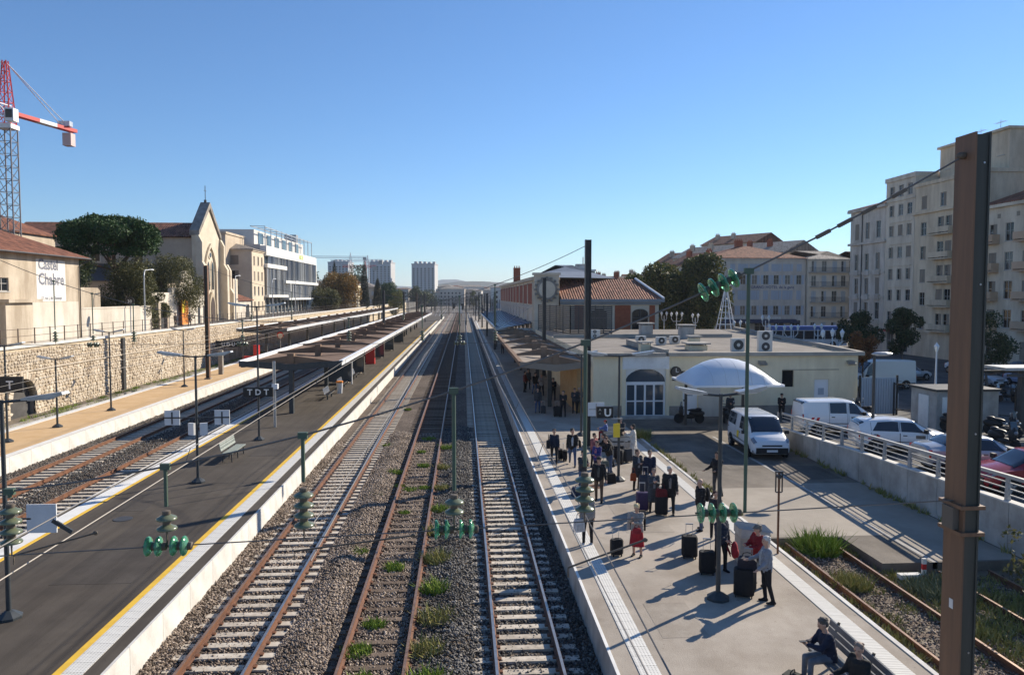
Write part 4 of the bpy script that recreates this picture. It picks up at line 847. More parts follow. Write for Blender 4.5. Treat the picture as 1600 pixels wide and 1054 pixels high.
ht = building('hotel', 'grey blue hotel with red tiled roof, lettering and shutters behind the street lamps', 'hotel', (HX0,ht_y,GY), 0, 20, 18, 15.6, hotel_wins, grey_wall, wood_w, shut_b, ('hip',3.0,tile_r), trims=[('f',12.6,.06,.2),('f',15.3,.3,.3),('l',15.3,.3,.3)])
blue_l = mat('dark_blue_lettering',(.04,.06,.15),.6)
lettering('GRAND HOTEL de la gare', .82, Matrix.Translation((13.0,-.03,9.45)) @ UPX, blue_l, ht, bold=.012)
lettering('LE TERMINUS', .75, Matrix.Translation((5.2,-.12,3.15)) @ UPX, white_p, ht, bold=.01)
lettering('BRASSERIE', .75, Matrix.Translation((13.2,-.12,3.15)) @ UPX, white_p, ht, bold=.01)
b = MB(); b.prism([(-2.2,2.6),(-2.2,2.4),(-.003,3.0),(-.003,3.15)],'yz',1,18); b.build('awning', mat('navy_awning',(.03,.04,.08),.8), ht)
b = MB(); b.box(1.2-.55,1.2+.1,-1.2,-1.05,7.6,11.2); hs = b.build('vertical_sign', white_p, ht)
for i,c in enumerate('HOTEL'): lettering(c,.72, Matrix.Translation((.97,-1.215,10.5-i*.7)) @ UPX, blue_l, hs, bold=.02)
chimney(ht, 9, 9, 17.5, 1.6, .8, 2.2, brick, 4)
hb = []
for j,v in enumerate((.3,3.6,6.75,9.9,12.9)):
    for i,u in enumerate((1.3,3.5,5.7,7.6)): hb.append(('f',u,v,1.0,2.2,['','c','h'][(i+j*2)%3]))
h2b = building('apartment_building', 'pale house with black iron balconies right of the hotel', 'building', (70.75,154.4,GY), 0, 8.8, 16, 15.4, hb, mat('pale_grey_render',(.64,.56,.45),.92,(.56,.48,.38),.4), wood_w, shut_g, ('hip',2.1,tile_g), trims=[('f',15.1,.25,.3)])
for j,v in enumerate((3.55,6.7,9.85)):
    for u,w_ in ((1.3,1.5),(4.6,4.0),(7.6,1.5)): balcony(h2b, Matrix.Translation((u,0,v)), w_)
balcony(h2b, Matrix.Translation((4.5,0,12.8)), 8.6)
yl_w = mat('ochre_render',(.6,.45,.24),.9,(.52,.37,.19),.4)
yb = building('apartment_building', 'narrow ochre building with balconies seen between the hotel and the right row', 'building', (80.4,148,GY), 0, 10, 20, 15, grid('f',(1.5,4,6.5,8.7),(3,6.2,9.4,12.2),1.1,2.0,['','h','c']), yl_w, wood_w, shut_t, ('hip',2.2,tile_r))
for v in (2.95,6.15,9.35): balcony(yb, Matrix.Translation((3.5,0,v)), 6)
# roofs climbing behind the trees
slope = [(46,172,12,14.6,'grey'),(54,196,15,17.5,'beige'),(56,222,16,17.5,'pale'),(66,188,16,18.0,'tan'),(74,236,20,23.5,'dun')]
for i,(x,y,w_,h_,nm) in enumerate(slope):
    m_ = (grey_wall,beige,pale_r,beige,HW)[i]
    bb = building('town_house', ('grey house front left of the hotel, receding up the side street','beige house above the plane trees with rows of chimneys','pale house beyond the trees at the left end of the roofline','tan house with gabled roof rising behind the hotel','tallest dun house crowning the roofline behind the hotel')[i], 'house', (x,y,GY), (-62,-58,-50,-60,-58)[i], w_, 14, h_, grid('f',[2+3*k for k in range(int(w_/3))],[h_-2.6,h_-5.6,h_-8.6],1.0,1.7,['s','cs','c']), m_, wood_w, shut_g, ('gable',3.0,(tile_r,tile_g,tile_r,tile_g,tile_r)[i]))
    for k in range(2): chimney(bb, 3+6*k, 4, h_+1.2, 1.3, .6, 2.0, (brick,beige,HW,brick,beige)[i], 3)
# --- right hand row along the street, fronts facing the tracks ---
def rowb(label, ya, yb_, H, wins, wall, roof, trims=(), tm=None, sm=shut_t):      # ya far end, yb near end; left-right as seen from the tracks
    return building('apartment_building', label, 'building', (60,ya,GY), -90, ya-yb_-.06, 14, H, wins, wall, wood_w, sm, roof, trims=trims, trim_m=tm)
ornate = mat('ornate_grey_stone',(.68,.61,.52),.9,(.56,.49,.41),.5,bump=.3,bscale=9)
W1=10; stain(ornate,.5)
A = rowb('narrow ornate grey stone house with red roof, leftmost of the tall right row', 116.3, 106.4, 21.0, grid('f',(2,5,8),(1.0,4.6,8.2,11.8,16.4),1.15,2.4,['h','','c']), ornate, ('gable',1.9,tile_r), trims=[('f',4.0,.12,.25),('f',7.6,.12,.25),('f',11.2,.12,.25),('f',15.6,.3,.35),('f',20.6,.4,.4)])
for v in (4.55,8.15,11.75):
    for u in (2,5,8): b = MB(); b.box(u-.85,u+.85,-.28,-.003,v-.75,v-.05); b.build('window_box', ornate, A)
b = MB(); b.tube([(3.6,-.1,0),(3.6,-.1,20.9)],.07,6); b.build('downpipe', dark_m, A)
balcony(A, TR(0,0,0) @ Matrix.Translation((-.2,3,16.2)) @ Matrix.Rotation(rad(-90),4,'Z'), 2.2)
Bf = mat('light_beige_render',(.74,.65,.52),.92,(.66,.57,.45),.4)
stain(Bf,.4)
B_ = rowb('plain seven storey beige block beside the ornate grey house', 106.4, 99.3, 23.9, grid('f',(1.5,3.7,5.8),(4.3,7.3,10.2,13.2,16.2,19.0,21.6),1.15,1.5,['h','','c','','h']) + [('f',1.8,.3,1.8,2.6,''),('f',5,.3,2.2,2.6,'')], Bf, ('flat',.5,Bf), trims=[('f',21.0,.12,.18)])
for k,v in enumerate((6.7,9.7,12.6,15.6,18.6)): b = MB(); b.box(1,6.4,-.1,-.003,v-.55,v-.45); b.build('ledge', Bf, B_)
Cf = mat('sandy_beige_render',(.72,.6,.44),.92,(.65,.53,.38),.4)
stain(Cf,.4)
cw = [('f',2.0,v,1.2,1.7,['h','','c'][i%3]) for i,v in enumerate((3.6,6.7,9.7,12.7,15.8,19.2))] + [('f',u,v,1.3,2.1,['','h','c','h'][(i+int(u))%4]) for i,v in enumerate((3.6,6.7,9.7,12.7,15.8)) for u in (5.6,7.2,11,13)] + [('f',6,19.2,1.2,1.7,'h'),('f',11,19.2,1.2,1.7,'')]
C_ = rowb('tall sandy beige block with curved balconies, just left of the big post', 99.3, 85.6, 22.3, cw, Cf, ('flat',.35,Cf), trims=[('f',18.6,.3,.3),('f',3.1,.15,.2)])
for v in (3.55,6.65,9.65,12.65,15.75):
    for u in (6.4,12): balcony(C_, Matrix.Translation((u,0,v)), 4.2, .9, .8, m=Cf, slab=Cf, solid=True); 
b = MB(); b.box(.4,13.4,3,12,22.6,27.2); b.box(.1,13.6,2.7,12.3,27.2,27.5); po_ = b.build('penthouse', Cf, C_)
for u in (2,4.6,6.4,9.5,12): window(C_, Matrix.Translation((u,2.98,24.4)), 1.1, 1.5, '', wood_w, shut_t)
for x,y in ((4,6),(9,5),(12,8)):
    b = MB(); b.tube([(x,y,27.4),(x,y,29.2)],.03,5); b.tube([(x-.9,y,28.9),(x+.9,y,28.9)],.02,4)
    for k in range(6): b.tube([(x-.8+k*.3,y-.35,28.9),(x-.8+k*.3,y+.35,28.9)],.012,4)
    b.build('aerial', galv, C_)
Df = mat('off_white_render',(.74,.64,.5),.92,(.66,.56,.43),.4); Db = mat('tan_balcony',(.58,.4,.27),.9,(.5,.34,.22),.6)
stain(Df,.4)
dw = [('f',u,v,1.3,2.0,['','h','','c'][(i*2+int(u))%4]) for i,v in enumerate((1,4.4,7.6,10.8,14.0)) for u in (1.6,4.2,7.0,9.6,12.4,15)]
D2 = rowb('off-white block with tan balconies and tiled roof at the right edge', 85.6, 68, 18.2, dw, Df, ('hip',3.4,tile_r), trims=[('f',17.8,.4,.35)])
for v in (4.3,7.5,10.7,13.9):
    for u,w_ in ((1.4,2.6),(8.2,4.6),(13.6,4.4)): balcony(D2, Matrix.Translation((u,0,v)), w_, .9, .9, m=Db, slab=Db, solid=True)
for u in (2.5,5.5,8.5,11.5): b = MB(); b.box(u-.25,u+.25,-.02,-.003,16.6,17.1); b.build('attic_vent', shut_t, D2)
b = MB(); b.box(3,14.6,8,13.8,18.3,24.6); b.build('party_wall', mat('pink_beige_render',(.6,.47,.36),.92,(.53,.41,.31),.3), D2)
b = MB(); rooff(b,12,6.2,24.6,1.6,.3,inl=0,inr=0); b.build('upper_roof', tile_r, D2, M=Matrix.Translation((3,7.8,0)))
for x in (1.2,4.2): chimney(D2, x, 9, 18.6, .9, .6, 5.8 if x<2 else 1.2, conc_d, 2)
b = MB(); b.box(1.2,7,-1.4,-.05,3.0,3.2); b.build('shop_awning', mat('red_awning',(.35,.04,.03),.8), B_)
# ================= FAR CITY =================
hz_t = mat('tower_concrete',(.5,.5,.5),.9); hz_s=mat('tower_side',(.42,.42,.43),.9)
for i,(xc,zt,w_,Y) in enumerate(((-144,47,24,900),(-97,47,27,900),(-46.5,45.2,27,900))):
    tw = thing('tower_block', ('left tower block of the three on the skyline, partly behind autumn trees','middle tower block of the three on the skyline, behind the white crane','right tower block of the three on the skyline, standing free')[i], 'tower', (xc,Y,-.6), -8, 'tower blocks on the skyline')
    b = MB(); b.box(-w_/2,w_/2,0,22,0,zt); b.build('wall', hz_t, tw)
    nf = 15; bw = MB(); bw.box(-.9,.9,-.12,-.01,0,1.5); mw = bw.mesh('window', glass)
    for f_ in range(nf):
        for k in range(6): mk('window', mw, tw, Matrix.Translation((-w_/2+2.4+k*(w_-4.8)/5,0,5+f_*(zt-8)/nf)))
    for k in range(7): b = MB(); b.box(-w_/2+k*(w_-.8)/6,-w_/2+.8+k*(w_-.8)/6,-.5,-.0,0,zt); b.build('pier', hz_t, tw)
    b = MB(); b.box(-w_/2-.4,w_/2+.4,-.6,22.4,zt,zt+1.2)
    for k in range(5): b.box(-w_/2+2+k*w_/5,-w_/2+5+k*w_/5,5,12,zt+1.2,zt+2.6+random.random()*1.6)
    b.build('roof_plant', hz_s, tw)
rng = random.Random(5); fcm = [mat('far_wall_%d'%i, c, .9, tuple(x*.8 for x in c), .1) for i,c in enumerate(((.6,.56,.5),(.52,.45,.36),(.66,.62,.56),(.45,.4,.35),(.58,.5,.42)))]
fw = MB(); fw.box(-.6,.6,-.1,-.01,0,1.5); mfw = fw.mesh('window', glass)
spots = []
for k in range(96):
    Y = rng.uniform(330,900) if k<40 else rng.uniform(600,1500); xp = rng.uniform(690,800) if k%2 else rng.uniform(560,1050); X = (xp-724)/1200*Y
    if abs(X) < 22 and Y < 640: continue
    if -75 < X < 26 and Y < 300: continue
    spots.append((X,Y))
desc = ['beside the vanishing tracks','below the hills','among the far trees','beyond the station roof','near the left tower','near the right tower','at the end of the line','past the far canopy']
fars = sorted(spots, key=lambda s: s[0]); 
for k,(X,Y) in enumerate(fars):
    w_=rng.uniform(12,24); h_=rng.uniform(6,11)*(1+Y/1100); r = thing('far_building', 'small pale building in the hazy distance between tracks and hills', 'building', (X,Y,-.5), rng.uniform(-15,15), 'far buildings along the horizon')
    b = MB(); b.box(-w_/2,w_/2,0,12,0,h_); b.build('wall', fcm[k%5], r)
    b = MB(); b.T = TR(-w_/2,0,0); rooff(b,w_,12,h_+.1,2.2 if k%3 else .5); b.build('roof', tile_r if k%2 else tile_g, r)
    for f_ in range(int(h_/3.2)):
        for j in range(int(w_/3.2)): mk('window', mfw, r, Matrix.Translation((-w_/2+1.6+j*3.2,0,1.2+f_*3.1)))
# stepped white apartment block behind the station
sb = thing('apartment_tower', 'white stepped apartment block with rounded balconies behind the station roof', 'building', (68,430,.4))
for k in range(8):
    w_ = 20-max(0,k-5)*4; b = MB(); b.box(-w_/2,w_/2,0,14,20-9+k*2.6-9,20-9+k*2.6-7.3); b.build('storey', glass_b, sb)
    b = MB(); q=[(-w_/2-1.2,0),(-w_/2-.4,-1.6),(w_/2+.4,-1.6),(w_/2+1.2,0),(w_/2+1.2,14),(-w_/2-1.2,14)]; b.prism(q,'xy',2+k*2.6+1.7,2+k*2.6+2.6); b.build('balcony_band', white_p, sb)
b = MB(); b.box(-4,4,3,9,-.4,26); b.tube([(0,5,25),(0,5,30)],.3,6); b.build('stair_core', conc, sb)
# roofs between station and trees
for i,(X,Y,w_,h_) in enumerate(((34,210,14,10.5),(45,235,13,11.6),(56,262,16,13.0),(76,300,18,16.5),(48,290,14,12.5),(86,330,20,18))):
    bb = building('town_house', 'distant house with '+('brown','grey','red','pale','tan','dark')[i]+' roof, '+('first','second','third','fourth','fifth','sixth')[i]+' in depth behind the station wing', 'house', (X,Y,GY), -10+i*6, w_, 10, h_, grid('f',[2+3.2*k for k in range(int(w_/3.2))],[h_-2.4,h_-5.4],1.0,1.6,['c','']), (beige,grey_wall,HW,pale_r,beige,HW)[i], wood_w, shut_g, ('gable',2.4,(tile_r,tile_g,tile_r,tile_g,tile_r,tile_g)[i]))
    for k in range(2): chimney(bb, 3+5*k, 5, h_+1.8, 1.4, .7, 2.0, (brick,beige,beige,brick,HW,HW)[i], 3)
# houses left of the far line
for i,(X,Y,w_,h_,m_) in enumerate(((-41,240,14,6.5,pale_r),(-36,262,11,7.5,cream),(-33,292,16,7.0,HW))):
    building('house', ('white house behind the cypress','cream house right of the cypress','beige low house beyond the cypress')[i], 'house', (X,Y,ZL), 90, w_, 9, h_, grid('f',[2+3.2*k for k in range(int(w_/3.2))],[1,4],1.0,1.5,['s','c']) + grid('l',(2,5,8),(1,4),1.0,1.5,['s','c']), m_, wood_w, shut_g, ('hip',2,tile_g))
hm1 = mat('wooded_hill',(.045,.06,.055),.95,(.12,.125,.12),.012,detail=10,contrast=(.42,.62)); hm2 = mat('far_hill',(.08,.1,.12),.95,(.13,.15,.16),.004)  # bluish haze of distance put into the hill colours
def ridge(name, Y, x0, x1, prof, m_, dep=500):
    n=60; vs=[]; g=random.Random(int(Y))
    for i in range(n+1):
        x=x0+(x1-x0)*i/n; z=np.interp(i/n,[p[0] for p in prof],[p[1] for p in prof])+g.uniform(-1,1)*Y*.0006
        vs += [(x,Y-dep,-1),(x,Y-dep*.35,z*.55),(x,Y,z),(x,Y+dep,-1)]
    fs=[(4*i+k,4*i+4+k,4*i+5+k,4*i+1+k) for i in range(n) for k in range(3)]
    b=MB(); b.add(vs,fs); struct(name,b,m_,smooth=80)
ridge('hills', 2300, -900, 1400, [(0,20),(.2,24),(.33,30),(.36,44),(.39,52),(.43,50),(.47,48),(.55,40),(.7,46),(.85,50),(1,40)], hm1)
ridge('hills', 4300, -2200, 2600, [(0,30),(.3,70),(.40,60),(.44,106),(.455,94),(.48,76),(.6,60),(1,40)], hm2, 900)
# ---------------- cranes ----------------
def lattice(b, p0, p1, w, n, r=.05, mi=0, w1=None):
    p0=Vector(p0); p1=Vector(p1); d=(p1-p0).normalized(); u=d.cross(Vector((0,0,1)));
    if u.length<1e-3: u=Vector((1,0,0))
    u.normalize(); k=d.cross(u); w1=w if w1 is None else w1
    C=[[p0.lerp(p1,i/n)+(u*a+k*c)*(w+(w1-w)*i/n)/2 for a,c in ((-1,-1),(1,-1),(1,1),(-1,1))] for i in range(n+1)]
    for j in range(4): b.bar(C[0][j],C[n][j],r*2,r*2,mi)
    for i in range(n):
        for j in range(4): b.bar(C[i][j],C[i+1][(j+1)%4],r,r,mi); b.bar(C[i][j],C[i][(j+1)%4],r,r,mi)
red_m=mat('red_crane_paint',(.62,.06,.045),.5); whi_m=mat('white_crane_paint',(.75,.75,.75),.5); mast_m=mat('weathered_mast',(.16,.15,.16),.6)
cr=thing('tower_crane','red and white tower crane with grey mast at the top left','crane',(-50.6,90,ZL))
b=MB(); lattice(b,(0,0,0),(0,0,22.3),1.4,16,.055); b.build('mast',mast_m,cr)
b=MB(); b.box(-.85,.85,-.85,.85,22.3,22.8); b.build('slewing_ring',whi_m,cr)
jd=Vector((.3,.954,0)); nd=-jd
b=MB(); lattice(b,(0,0,22.9),(0,0,29.8),1.3,6,.055,w1=.4); b.build('tower_head',red_m,cr)
cj=Vector((0,0,24.0))+jd*9.5
b=MB(); b.bar(Vector((0,0,24.2)),Vector((0,0,24.2)).lerp(cj,.42),.9,.4); b.build('counter_jib_root',red_m,cr)
b=MB(); b.bar(Vector((0,0,24.2)).lerp(cj,.42),Vector((0,0,24.2)).lerp(cj,.68),.9,.42); b.build('counter_jib_joint',whi_m,cr)
b=MB(); b.bar(Vector((0,0,24.2)).lerp(cj,.68),cj,.9,.4); b.build('counter_jib',red_m,cr)
b=MB(); c_=cj-jd*.9; b.cbox((c_.x,c_.y,c_.z-1.2),(1.0,1.1,1.5)); b.build('counterweight',mat('pink_white_ballast',(.62,.45,.42),.7),cr)
b=MB(); c_=cj-jd*1.4; b.cbox((c_.x,c_.y,c_.z+.6),(1.4,.8,.6)); b.build('winch',galv,cr)
b=MB(); b.tube([(.2,0,29.5),cj-jd*1.2+Vector((.3,.3,.2))],.05,5); b.tube([(.2,0,29.5),cj-jd*1.2+Vector((-.3,-.3,.2))],.05,5); b.build('tie_bar',whi_m,cr)
b=MB(); lattice(b,(0,0,24.2),Vector((0,0,24.8))+nd*40,1.2,22,.05); b.build('jib',whi_m,cr)
b=MB(); b.tube([(-.2,0,29.6),Vector((0,0,25.6))+nd*26],.05,5); b.build('jib_tie',dark_m,cr)
b=MB(); b.cbox((1.1,-1.1,23.6),(.95,1.0,1.4),0); b.cbox((1.1,-1.62,23.7),(.7,.05,.9),1); b.build('cab',[whi_m,glass],cr)
for i,(X,Y,z,L1,L2,ang,cm) in enumerate(((-101,700,43,34,14,4,whi_m),(-76,620,36.5,30,12,-6,whi_m),(-70.5,560,29.5,16,8,6,red_m))):
    c=thing('tower_crane',('white distant crane above the autumn trees','white distant crane between the two right towers','small red and white crane jib in front of the middle tower')[i],'crane',(X,Y,0),ang)
    b=MB(); lattice(b,(0,0,0),(0,0,z),2.0,12,.15); b.build('mast',cm,c)
    b=MB(); lattice(b,(0,0,z),(-L1,0,z),1.5,9,.13); lattice(b,(0,0,z),(L2,0,z),1.5,4,.13); b.build('jib',cm,c)
    b=MB(); b.cbox((L2-1.5,0,z-1.5),(3,2,3)); b.build('counterweight',conc,c); b=MB(); lattice(b,(0,0,z),(0,0,z+4),1.2,3,.12,w1=.3); b.build('head',cm,c)
# ================= TREES AND PLANTS =================
def leaf_cloud(name, clumps, n, size, m, seed=0, flat=.0, shell=.45):
    g = np.random.default_rng(seed); C = np.array([c[:3] for c in clumps]); Rr = np.array([c[3:6] if len(c)>=6 else (c[3],)*3 for c in clumps])
    wts = (Rr.prod(1))**(2/3); wts /= wts.sum(); idx = g.choice(len(C), n, p=wts)
    d = g.normal(size=(n,3)); d /= np.linalg.norm(d,axis=1)[:,None]; rr = (shell+(1-shell)*g.random(n)**.6)[:,None]
    P = C[idx] + d*Rr[idx]*rr + g.normal(size=(n,3))*size*.6
    a = g.normal(size=(n,3)) + d*.4; a /= np.linalg.norm(a,axis=1)[:,None]
    t = g.normal(size=(n,3)); u = np.cross(a,t); u /= np.linalg.norm(u,axis=1)[:,None]; v = np.cross(a,u)
    s = size*g.uniform(.6,1.4,n)[:,None]
    V = np.stack([P-u*s, P-v*s*.55, P+u*s, P+v*s*.55],1)
    F = np.arange(n*4).reshape(n,4)
    me = bpy.data.meshes.new(name); me.vertices.add(n*4); me.vertices.foreach_set('co', V.reshape(-1).astype(np.float32))
    me.loops.add(n*4); me.loops.foreach_set('vertex_index', F.reshape(-1).astype(np.int32)); me.polygons.add(n)
    me.polygons.foreach_set('loop_start', np.arange(0,n*4,4,dtype=np.int32)); me.update(calc_edges=True); me.materials.append(m); return me
bark = mat('bark', (.1,.075,.055), .95, (.19,.15,.12), 4, bump=.6, bscale=20)
bark_p = mat('pine_bark', (.2,.12,.085), .95, (.12,.075,.055), 3, bump=.6, bscale=16)
L_pine = leaf_mat('pine_needles', [(.014,.04,.011),(.03,.075,.018),(.055,.115,.028),(.02,.05,.013)], .7, .1)
L_oliv = leaf_mat('olive_leaves', [(.045,.052,.018),(.095,.1,.034),(.16,.15,.055),(.07,.07,.028)], .65, .2)
L_dark = leaf_mat('dark_leaves', [(.016,.03,.01),(.032,.055,.018),(.055,.08,.026),(.09,.09,.03)], .6, .2)
L_plan = leaf_mat('plane_leaves', [(.025,.038,.012),(.05,.07,.02),(.1,.115,.03),(.17,.14,.04)], .6, .25)
L_aut = leaf_mat('autumn_leaves', [(.18,.09,.02),(.3,.15,.03),(.38,.22,.045),(.15,.11,.03),(.09,.09,.03)], .6, .25)
L_rust = leaf_mat('rust_leaves', [(.13,.045,.02),(.2,.08,.03),(.24,.12,.04),(.09,.05,.02)], .6, .25)
L_yel = leaf_mat('yellow_green_leaves', [(.09,.1,.02),(.16,.16,.035),(.06,.075,.02)], .6, .25)
L_cyp = leaf_mat('cypress_leaves', [(.006,.014,.007),(.012,.024,.011),(.022,.036,.016)], .7, .1)
def limbs(b, base, tips, r0, fork):
    base = Vector(base); f = Vector(fork)
    m1 = base.lerp(f,.5)+Vector((random.uniform(-.1,.1)*r0*8,random.uniform(-.1,.1)*r0*8,0))
    b.tube([base, base.lerp(m1,.3), m1, f], [r0*1.35,r0,r0*.85,r0*.7], 9)
    for t in tips:
        t = Vector(t); mid = f.lerp(t,.5)+Vector((0,0,-abs((t-f).length)*.06)); b.tube([f,mid,t],[r0*.5,r0*.33,r0*.12],6)
def tree(name, label, base, fork, clumps, n, leaf, m, r0=.25, seed=1, group=None, bk=None, flat=0, shell=.45):
    r = thing(name, label, 'tree', base, 0, group); b = MB(); base=Vector(base)
    tips = [Vector(c[:3])-Vector((0,0,(c[5] if len(c)>=6 else c[3])*.2)) for c in clumps[:9]]
    limbs(b, (0,0,-.3), [t-base for t in tips], r0, Vector(fork)-base); b.build('trunk', bk or bark, r, smooth=60)
    mk('crown', leaf_cloud('crown', [tuple(np.array(c[:3])-np.array(base))+tuple(c[3:]) for c in clumps], n, leaf, m, seed, flat, shell), r)
    return r
g = random.Random(21)
# umbrella pine
cl = []
for i in range(54):
    a = g.random()*6.28; q = math.sqrt(g.random())*.92; x = -39.1+5.0*q*math.cos(a); y = 88+4.6*q*math.sin(a); z = 13.7+2.9*(1-q*q)**.5*g.uniform(.55,1.0)
    cl.append((x,y,z,1.5,1.5,1.05))
for x,y,z in ((-42.8,86.5,13.2),(-41,86,13.1),(-36,86.5,13.2),(-38.5,85.8,13.3),(-35.2,88,13.4)): cl.append((x,y,z,1.5,1.3,.55))
tree('umbrella_pine','broad umbrella pine with dark flat crown between the painted house and the church',(-37.2,87.2,ZL),(-38.4,87.6,11.2),[cl[i] for i in (0,3,6,9,12,15,18,54,56)]+cl,60000,.13,L_pine,.3,3,bk=bark_p,shell=.55)
def round_clumps(c, rx, rz, n, rs, gg): 
    out=[]
    for i in range(n):
        a=gg.random()*6.28; q=gg.random()**.5; z=gg.uniform(-1,1); k=math.sqrt(max(.05,1-z*z*.8))
        out.append((c[0]+rx*q*k*math.cos(a),c[1]+rx*q*k*math.sin(a),c[2]+rz*z,rs*gg.uniform(.7,1.25)))
    return out
def rt_(name,label,x,y,zb,zc,rx,rz,n,nl,leaf,m,seed,r0=.2,group=None,rs=None):
    gg=random.Random(seed); return tree(name,label,(x,y,zb),(x+gg.uniform(-.3,.3),y,zb+(zc-rz-zb)*.75+ .6),round_clumps((x,y,zc),rx*.8,rz*.8,n,rs or rx*.34,gg),nl,leaf,m,r0,seed,group)
rt_('olive_tree','bushy olive green tree below the pine, over the street wall',-36.6,86.5,ZL,8.4,4.3,3.6,26,22000,.1,L_oliv,5)
rt_('olive_tree','greyish bushy tree touching the left side of the church',-37.8,103,ZL,9.6,4.6,4.0,26,22000,.1,L_oliv,6)
rt_('olive_tree','small drooping olive tree hanging over the garden wall',-35.4,90.5,ZL,7.2,2.0,2.2,14,8000,.09,L_oliv,7,.1)
rt_('evergreen_tree','dark evergreen mass behind the terrace wall under the pine',-39.5,80.5,ZL,8.8,4.2,3.6,24,18000,.11,L_dark,8)
# plane trees on the right
for i,(x,y,h,rx) in enumerate(((34.0,128,13.6,5.2),(38.5,124,14.4,5.2),(41.5,136,13.4,4.8),(32.6,142,12.4,4.6))):
    rt_('plane_tree',('left plane tree of the dark clump before the hotel','central tall plane tree of the dark clump before the hotel','right plane tree of the dark clump, against the hotel','low tree at the left end of the dark clump by the station wing')[i],x,y,GY,h-6.0,rx*1.1,6.0,34,26000,.24,L_plan,30+i,.3,'plane trees before the hotel')
rt_('street_tree','dark round street tree in front of the ornate grey house',44.5,84,GY,4.2,2.5,2.6,18,9000,.12,L_dark,40,.16)
rt_('street_tree','dark street tree in front of the plain beige block',48.5,82,GY,4.4,2.4,2.8,18,9000,.12,L_dark,41,.16)
rt_('street_tree','small brown leaved autumn tree beside the white delivery van',32.4,60.5,GY,4.5,1.5,1.5,12,3800,.1,L_rust,42,.1)
rt_('street_tree','half bare tree in front of the off-white block at the right edge',43.6,61,GY,5.0,2.0,2.5,14,3600,.1,L_dark,43,.12)
# far left trees
far = [('autumn_tree','big orange autumn tree right of the modern building',-38,238,ZL,9.6,7.0,5.2,34,20000,.24,L_aut,50),('evergreen_tree','dark evergreen behind the orange autumn tree',-54,262,ZL,12.5,6,6,22,9000,.26,L_dark,51),
 ('shrub_tree','green shrub mass beside the modern building, above the far canopy',-36.5,205,ZL,7.3,4.2,3.0,20,9000,.18,L_oliv,52),('autumn_tree','rust red autumn tree behind the cypress',-44,300,ZL,10.0,7,4.2,22,9000,.28,L_rust,53),
 ('umbrella_pine','far dark round pine before the right tower',-33,345,1,8.0,7,5.5,22,9000,.3,L_pine,54),('yellow_tree','small yellow green tree at the end of the left platforms',-26,300,0,6,3.8,5.4,16,5000,.22,L_yel,55),
 ('evergreen_tree','low dark tree below the middle tower',-58,420,0,14,10,11,24,7000,.4,L_dark,56),('evergreen_tree','distant dark tree at the foot of the right tower',-30,520,0,7,9,7,20,7000,.45,L_dark,57),('yellow_tree','distant yellowish tree beside the end of the tracks',8,600,0,7,4,6,12,3000,.4,L_yel,58),
 ('evergreen_tree','distant tree clump among the houses beyond the tracks',-30,640,0,6,12,6,22,7000,.5,L_dark,59),('evergreen_tree','far tree clump right of the vanishing point',34,620,0,5,9,5,18,5000,.5,L_plan,60),('evergreen_tree','dark trees at the back of the modern building',-55,218,ZL,14,6,5,18,8000,.25,L_dark,61)]
for a in far: rt_(*a, r0=.3)
for i,(x,y,h,w_) in enumerate(((-31.5,248,13.2,1.6),(-29.8,270,8.6,1.7),(-47,285,15,1.4))):
    cl=[(x,y,ZL+1+h*t,w_*(1-t)**.6+.15,w_*(1-t)**.6+.15,h*.09) for t in np.linspace(0,.97,14)]
    tree('cypress',('tall dark cypress right of the orange tree','short dark cypress before the cream house','thin cypress top behind the autumn trees')[i],(x,y,ZL),(x,y,ZL+1.2),cl,9000,.13,L_cyp,.16,70+i,shell=.7)
# weeds
blade_m = island_mat('weed_blades', [(.13,.2,.02),(.2,.29,.035),(.28,.34,.06),(.09,.14,.02)]); dry_m = island_mat('dry_grass', [(.3,.26,.08),(.22,.23,.06),(.4,.34,.14),(.15,.18,.04)])
scrub_m = island_mat('grey_green_scrub', [(.13,.15,.09),(.2,.22,.14),(.08,.11,.05)])
def blades(items, seed):       # items: (x,y,z,radius,height,count)
    g_=np.random.default_rng(seed); V=[];
    for x,y,z,r,h,n in items:
        a=g_.random(n)*6.28; q=np.sqrt(g_.random(n))*r; px=x+q*np.cos(a); py=y+q*np.sin(a); hh=h*g_.uniform(.4,1.1,n); lean=g_.normal(size=(n,2))*h*.45; w=.012+.012*g_.random(n)+h*.02; t=g_.random(n)*3.14
        b0=np.stack([px-w*np.cos(t),py-w*np.sin(t),np.full(n,z)],1); b1=np.stack([px+w*np.cos(t),py+w*np.sin(t),np.full(n,z)],1); tp=np.stack([px+lean[:,0],py+lean[:,1],z+hh],1)
        V.append(np.stack([b0,b1,tp],1))
    V=np.concatenate(V); n=len(V); me=bpy.data.meshes.new('blades'); me.vertices.add(n*3); me.vertices.foreach_set('co',V.reshape(-1).astype(np.float32)); me.loops.add(n*3); me.loops.foreach_set('vertex_index',np.arange(n*3,dtype=np.int32)); me.polygons.add(n); me.polygons.foreach_set('loop_start',np.arange(0,n*3,3,dtype=np.int32)); me.update(calc_edges=True); return me
def weed(label, x, y, r, h, n=220, z=-.22, m=None, name='weed', cat='weed', seed=0, group=None):
    me=blades([(0,0,0,r,h,n)],seed); me.materials.append(m or blade_m); o=mk(name,me,None,TR(x,y,z),label=label,cat=cat)
    if group: o['group']=group
k=0
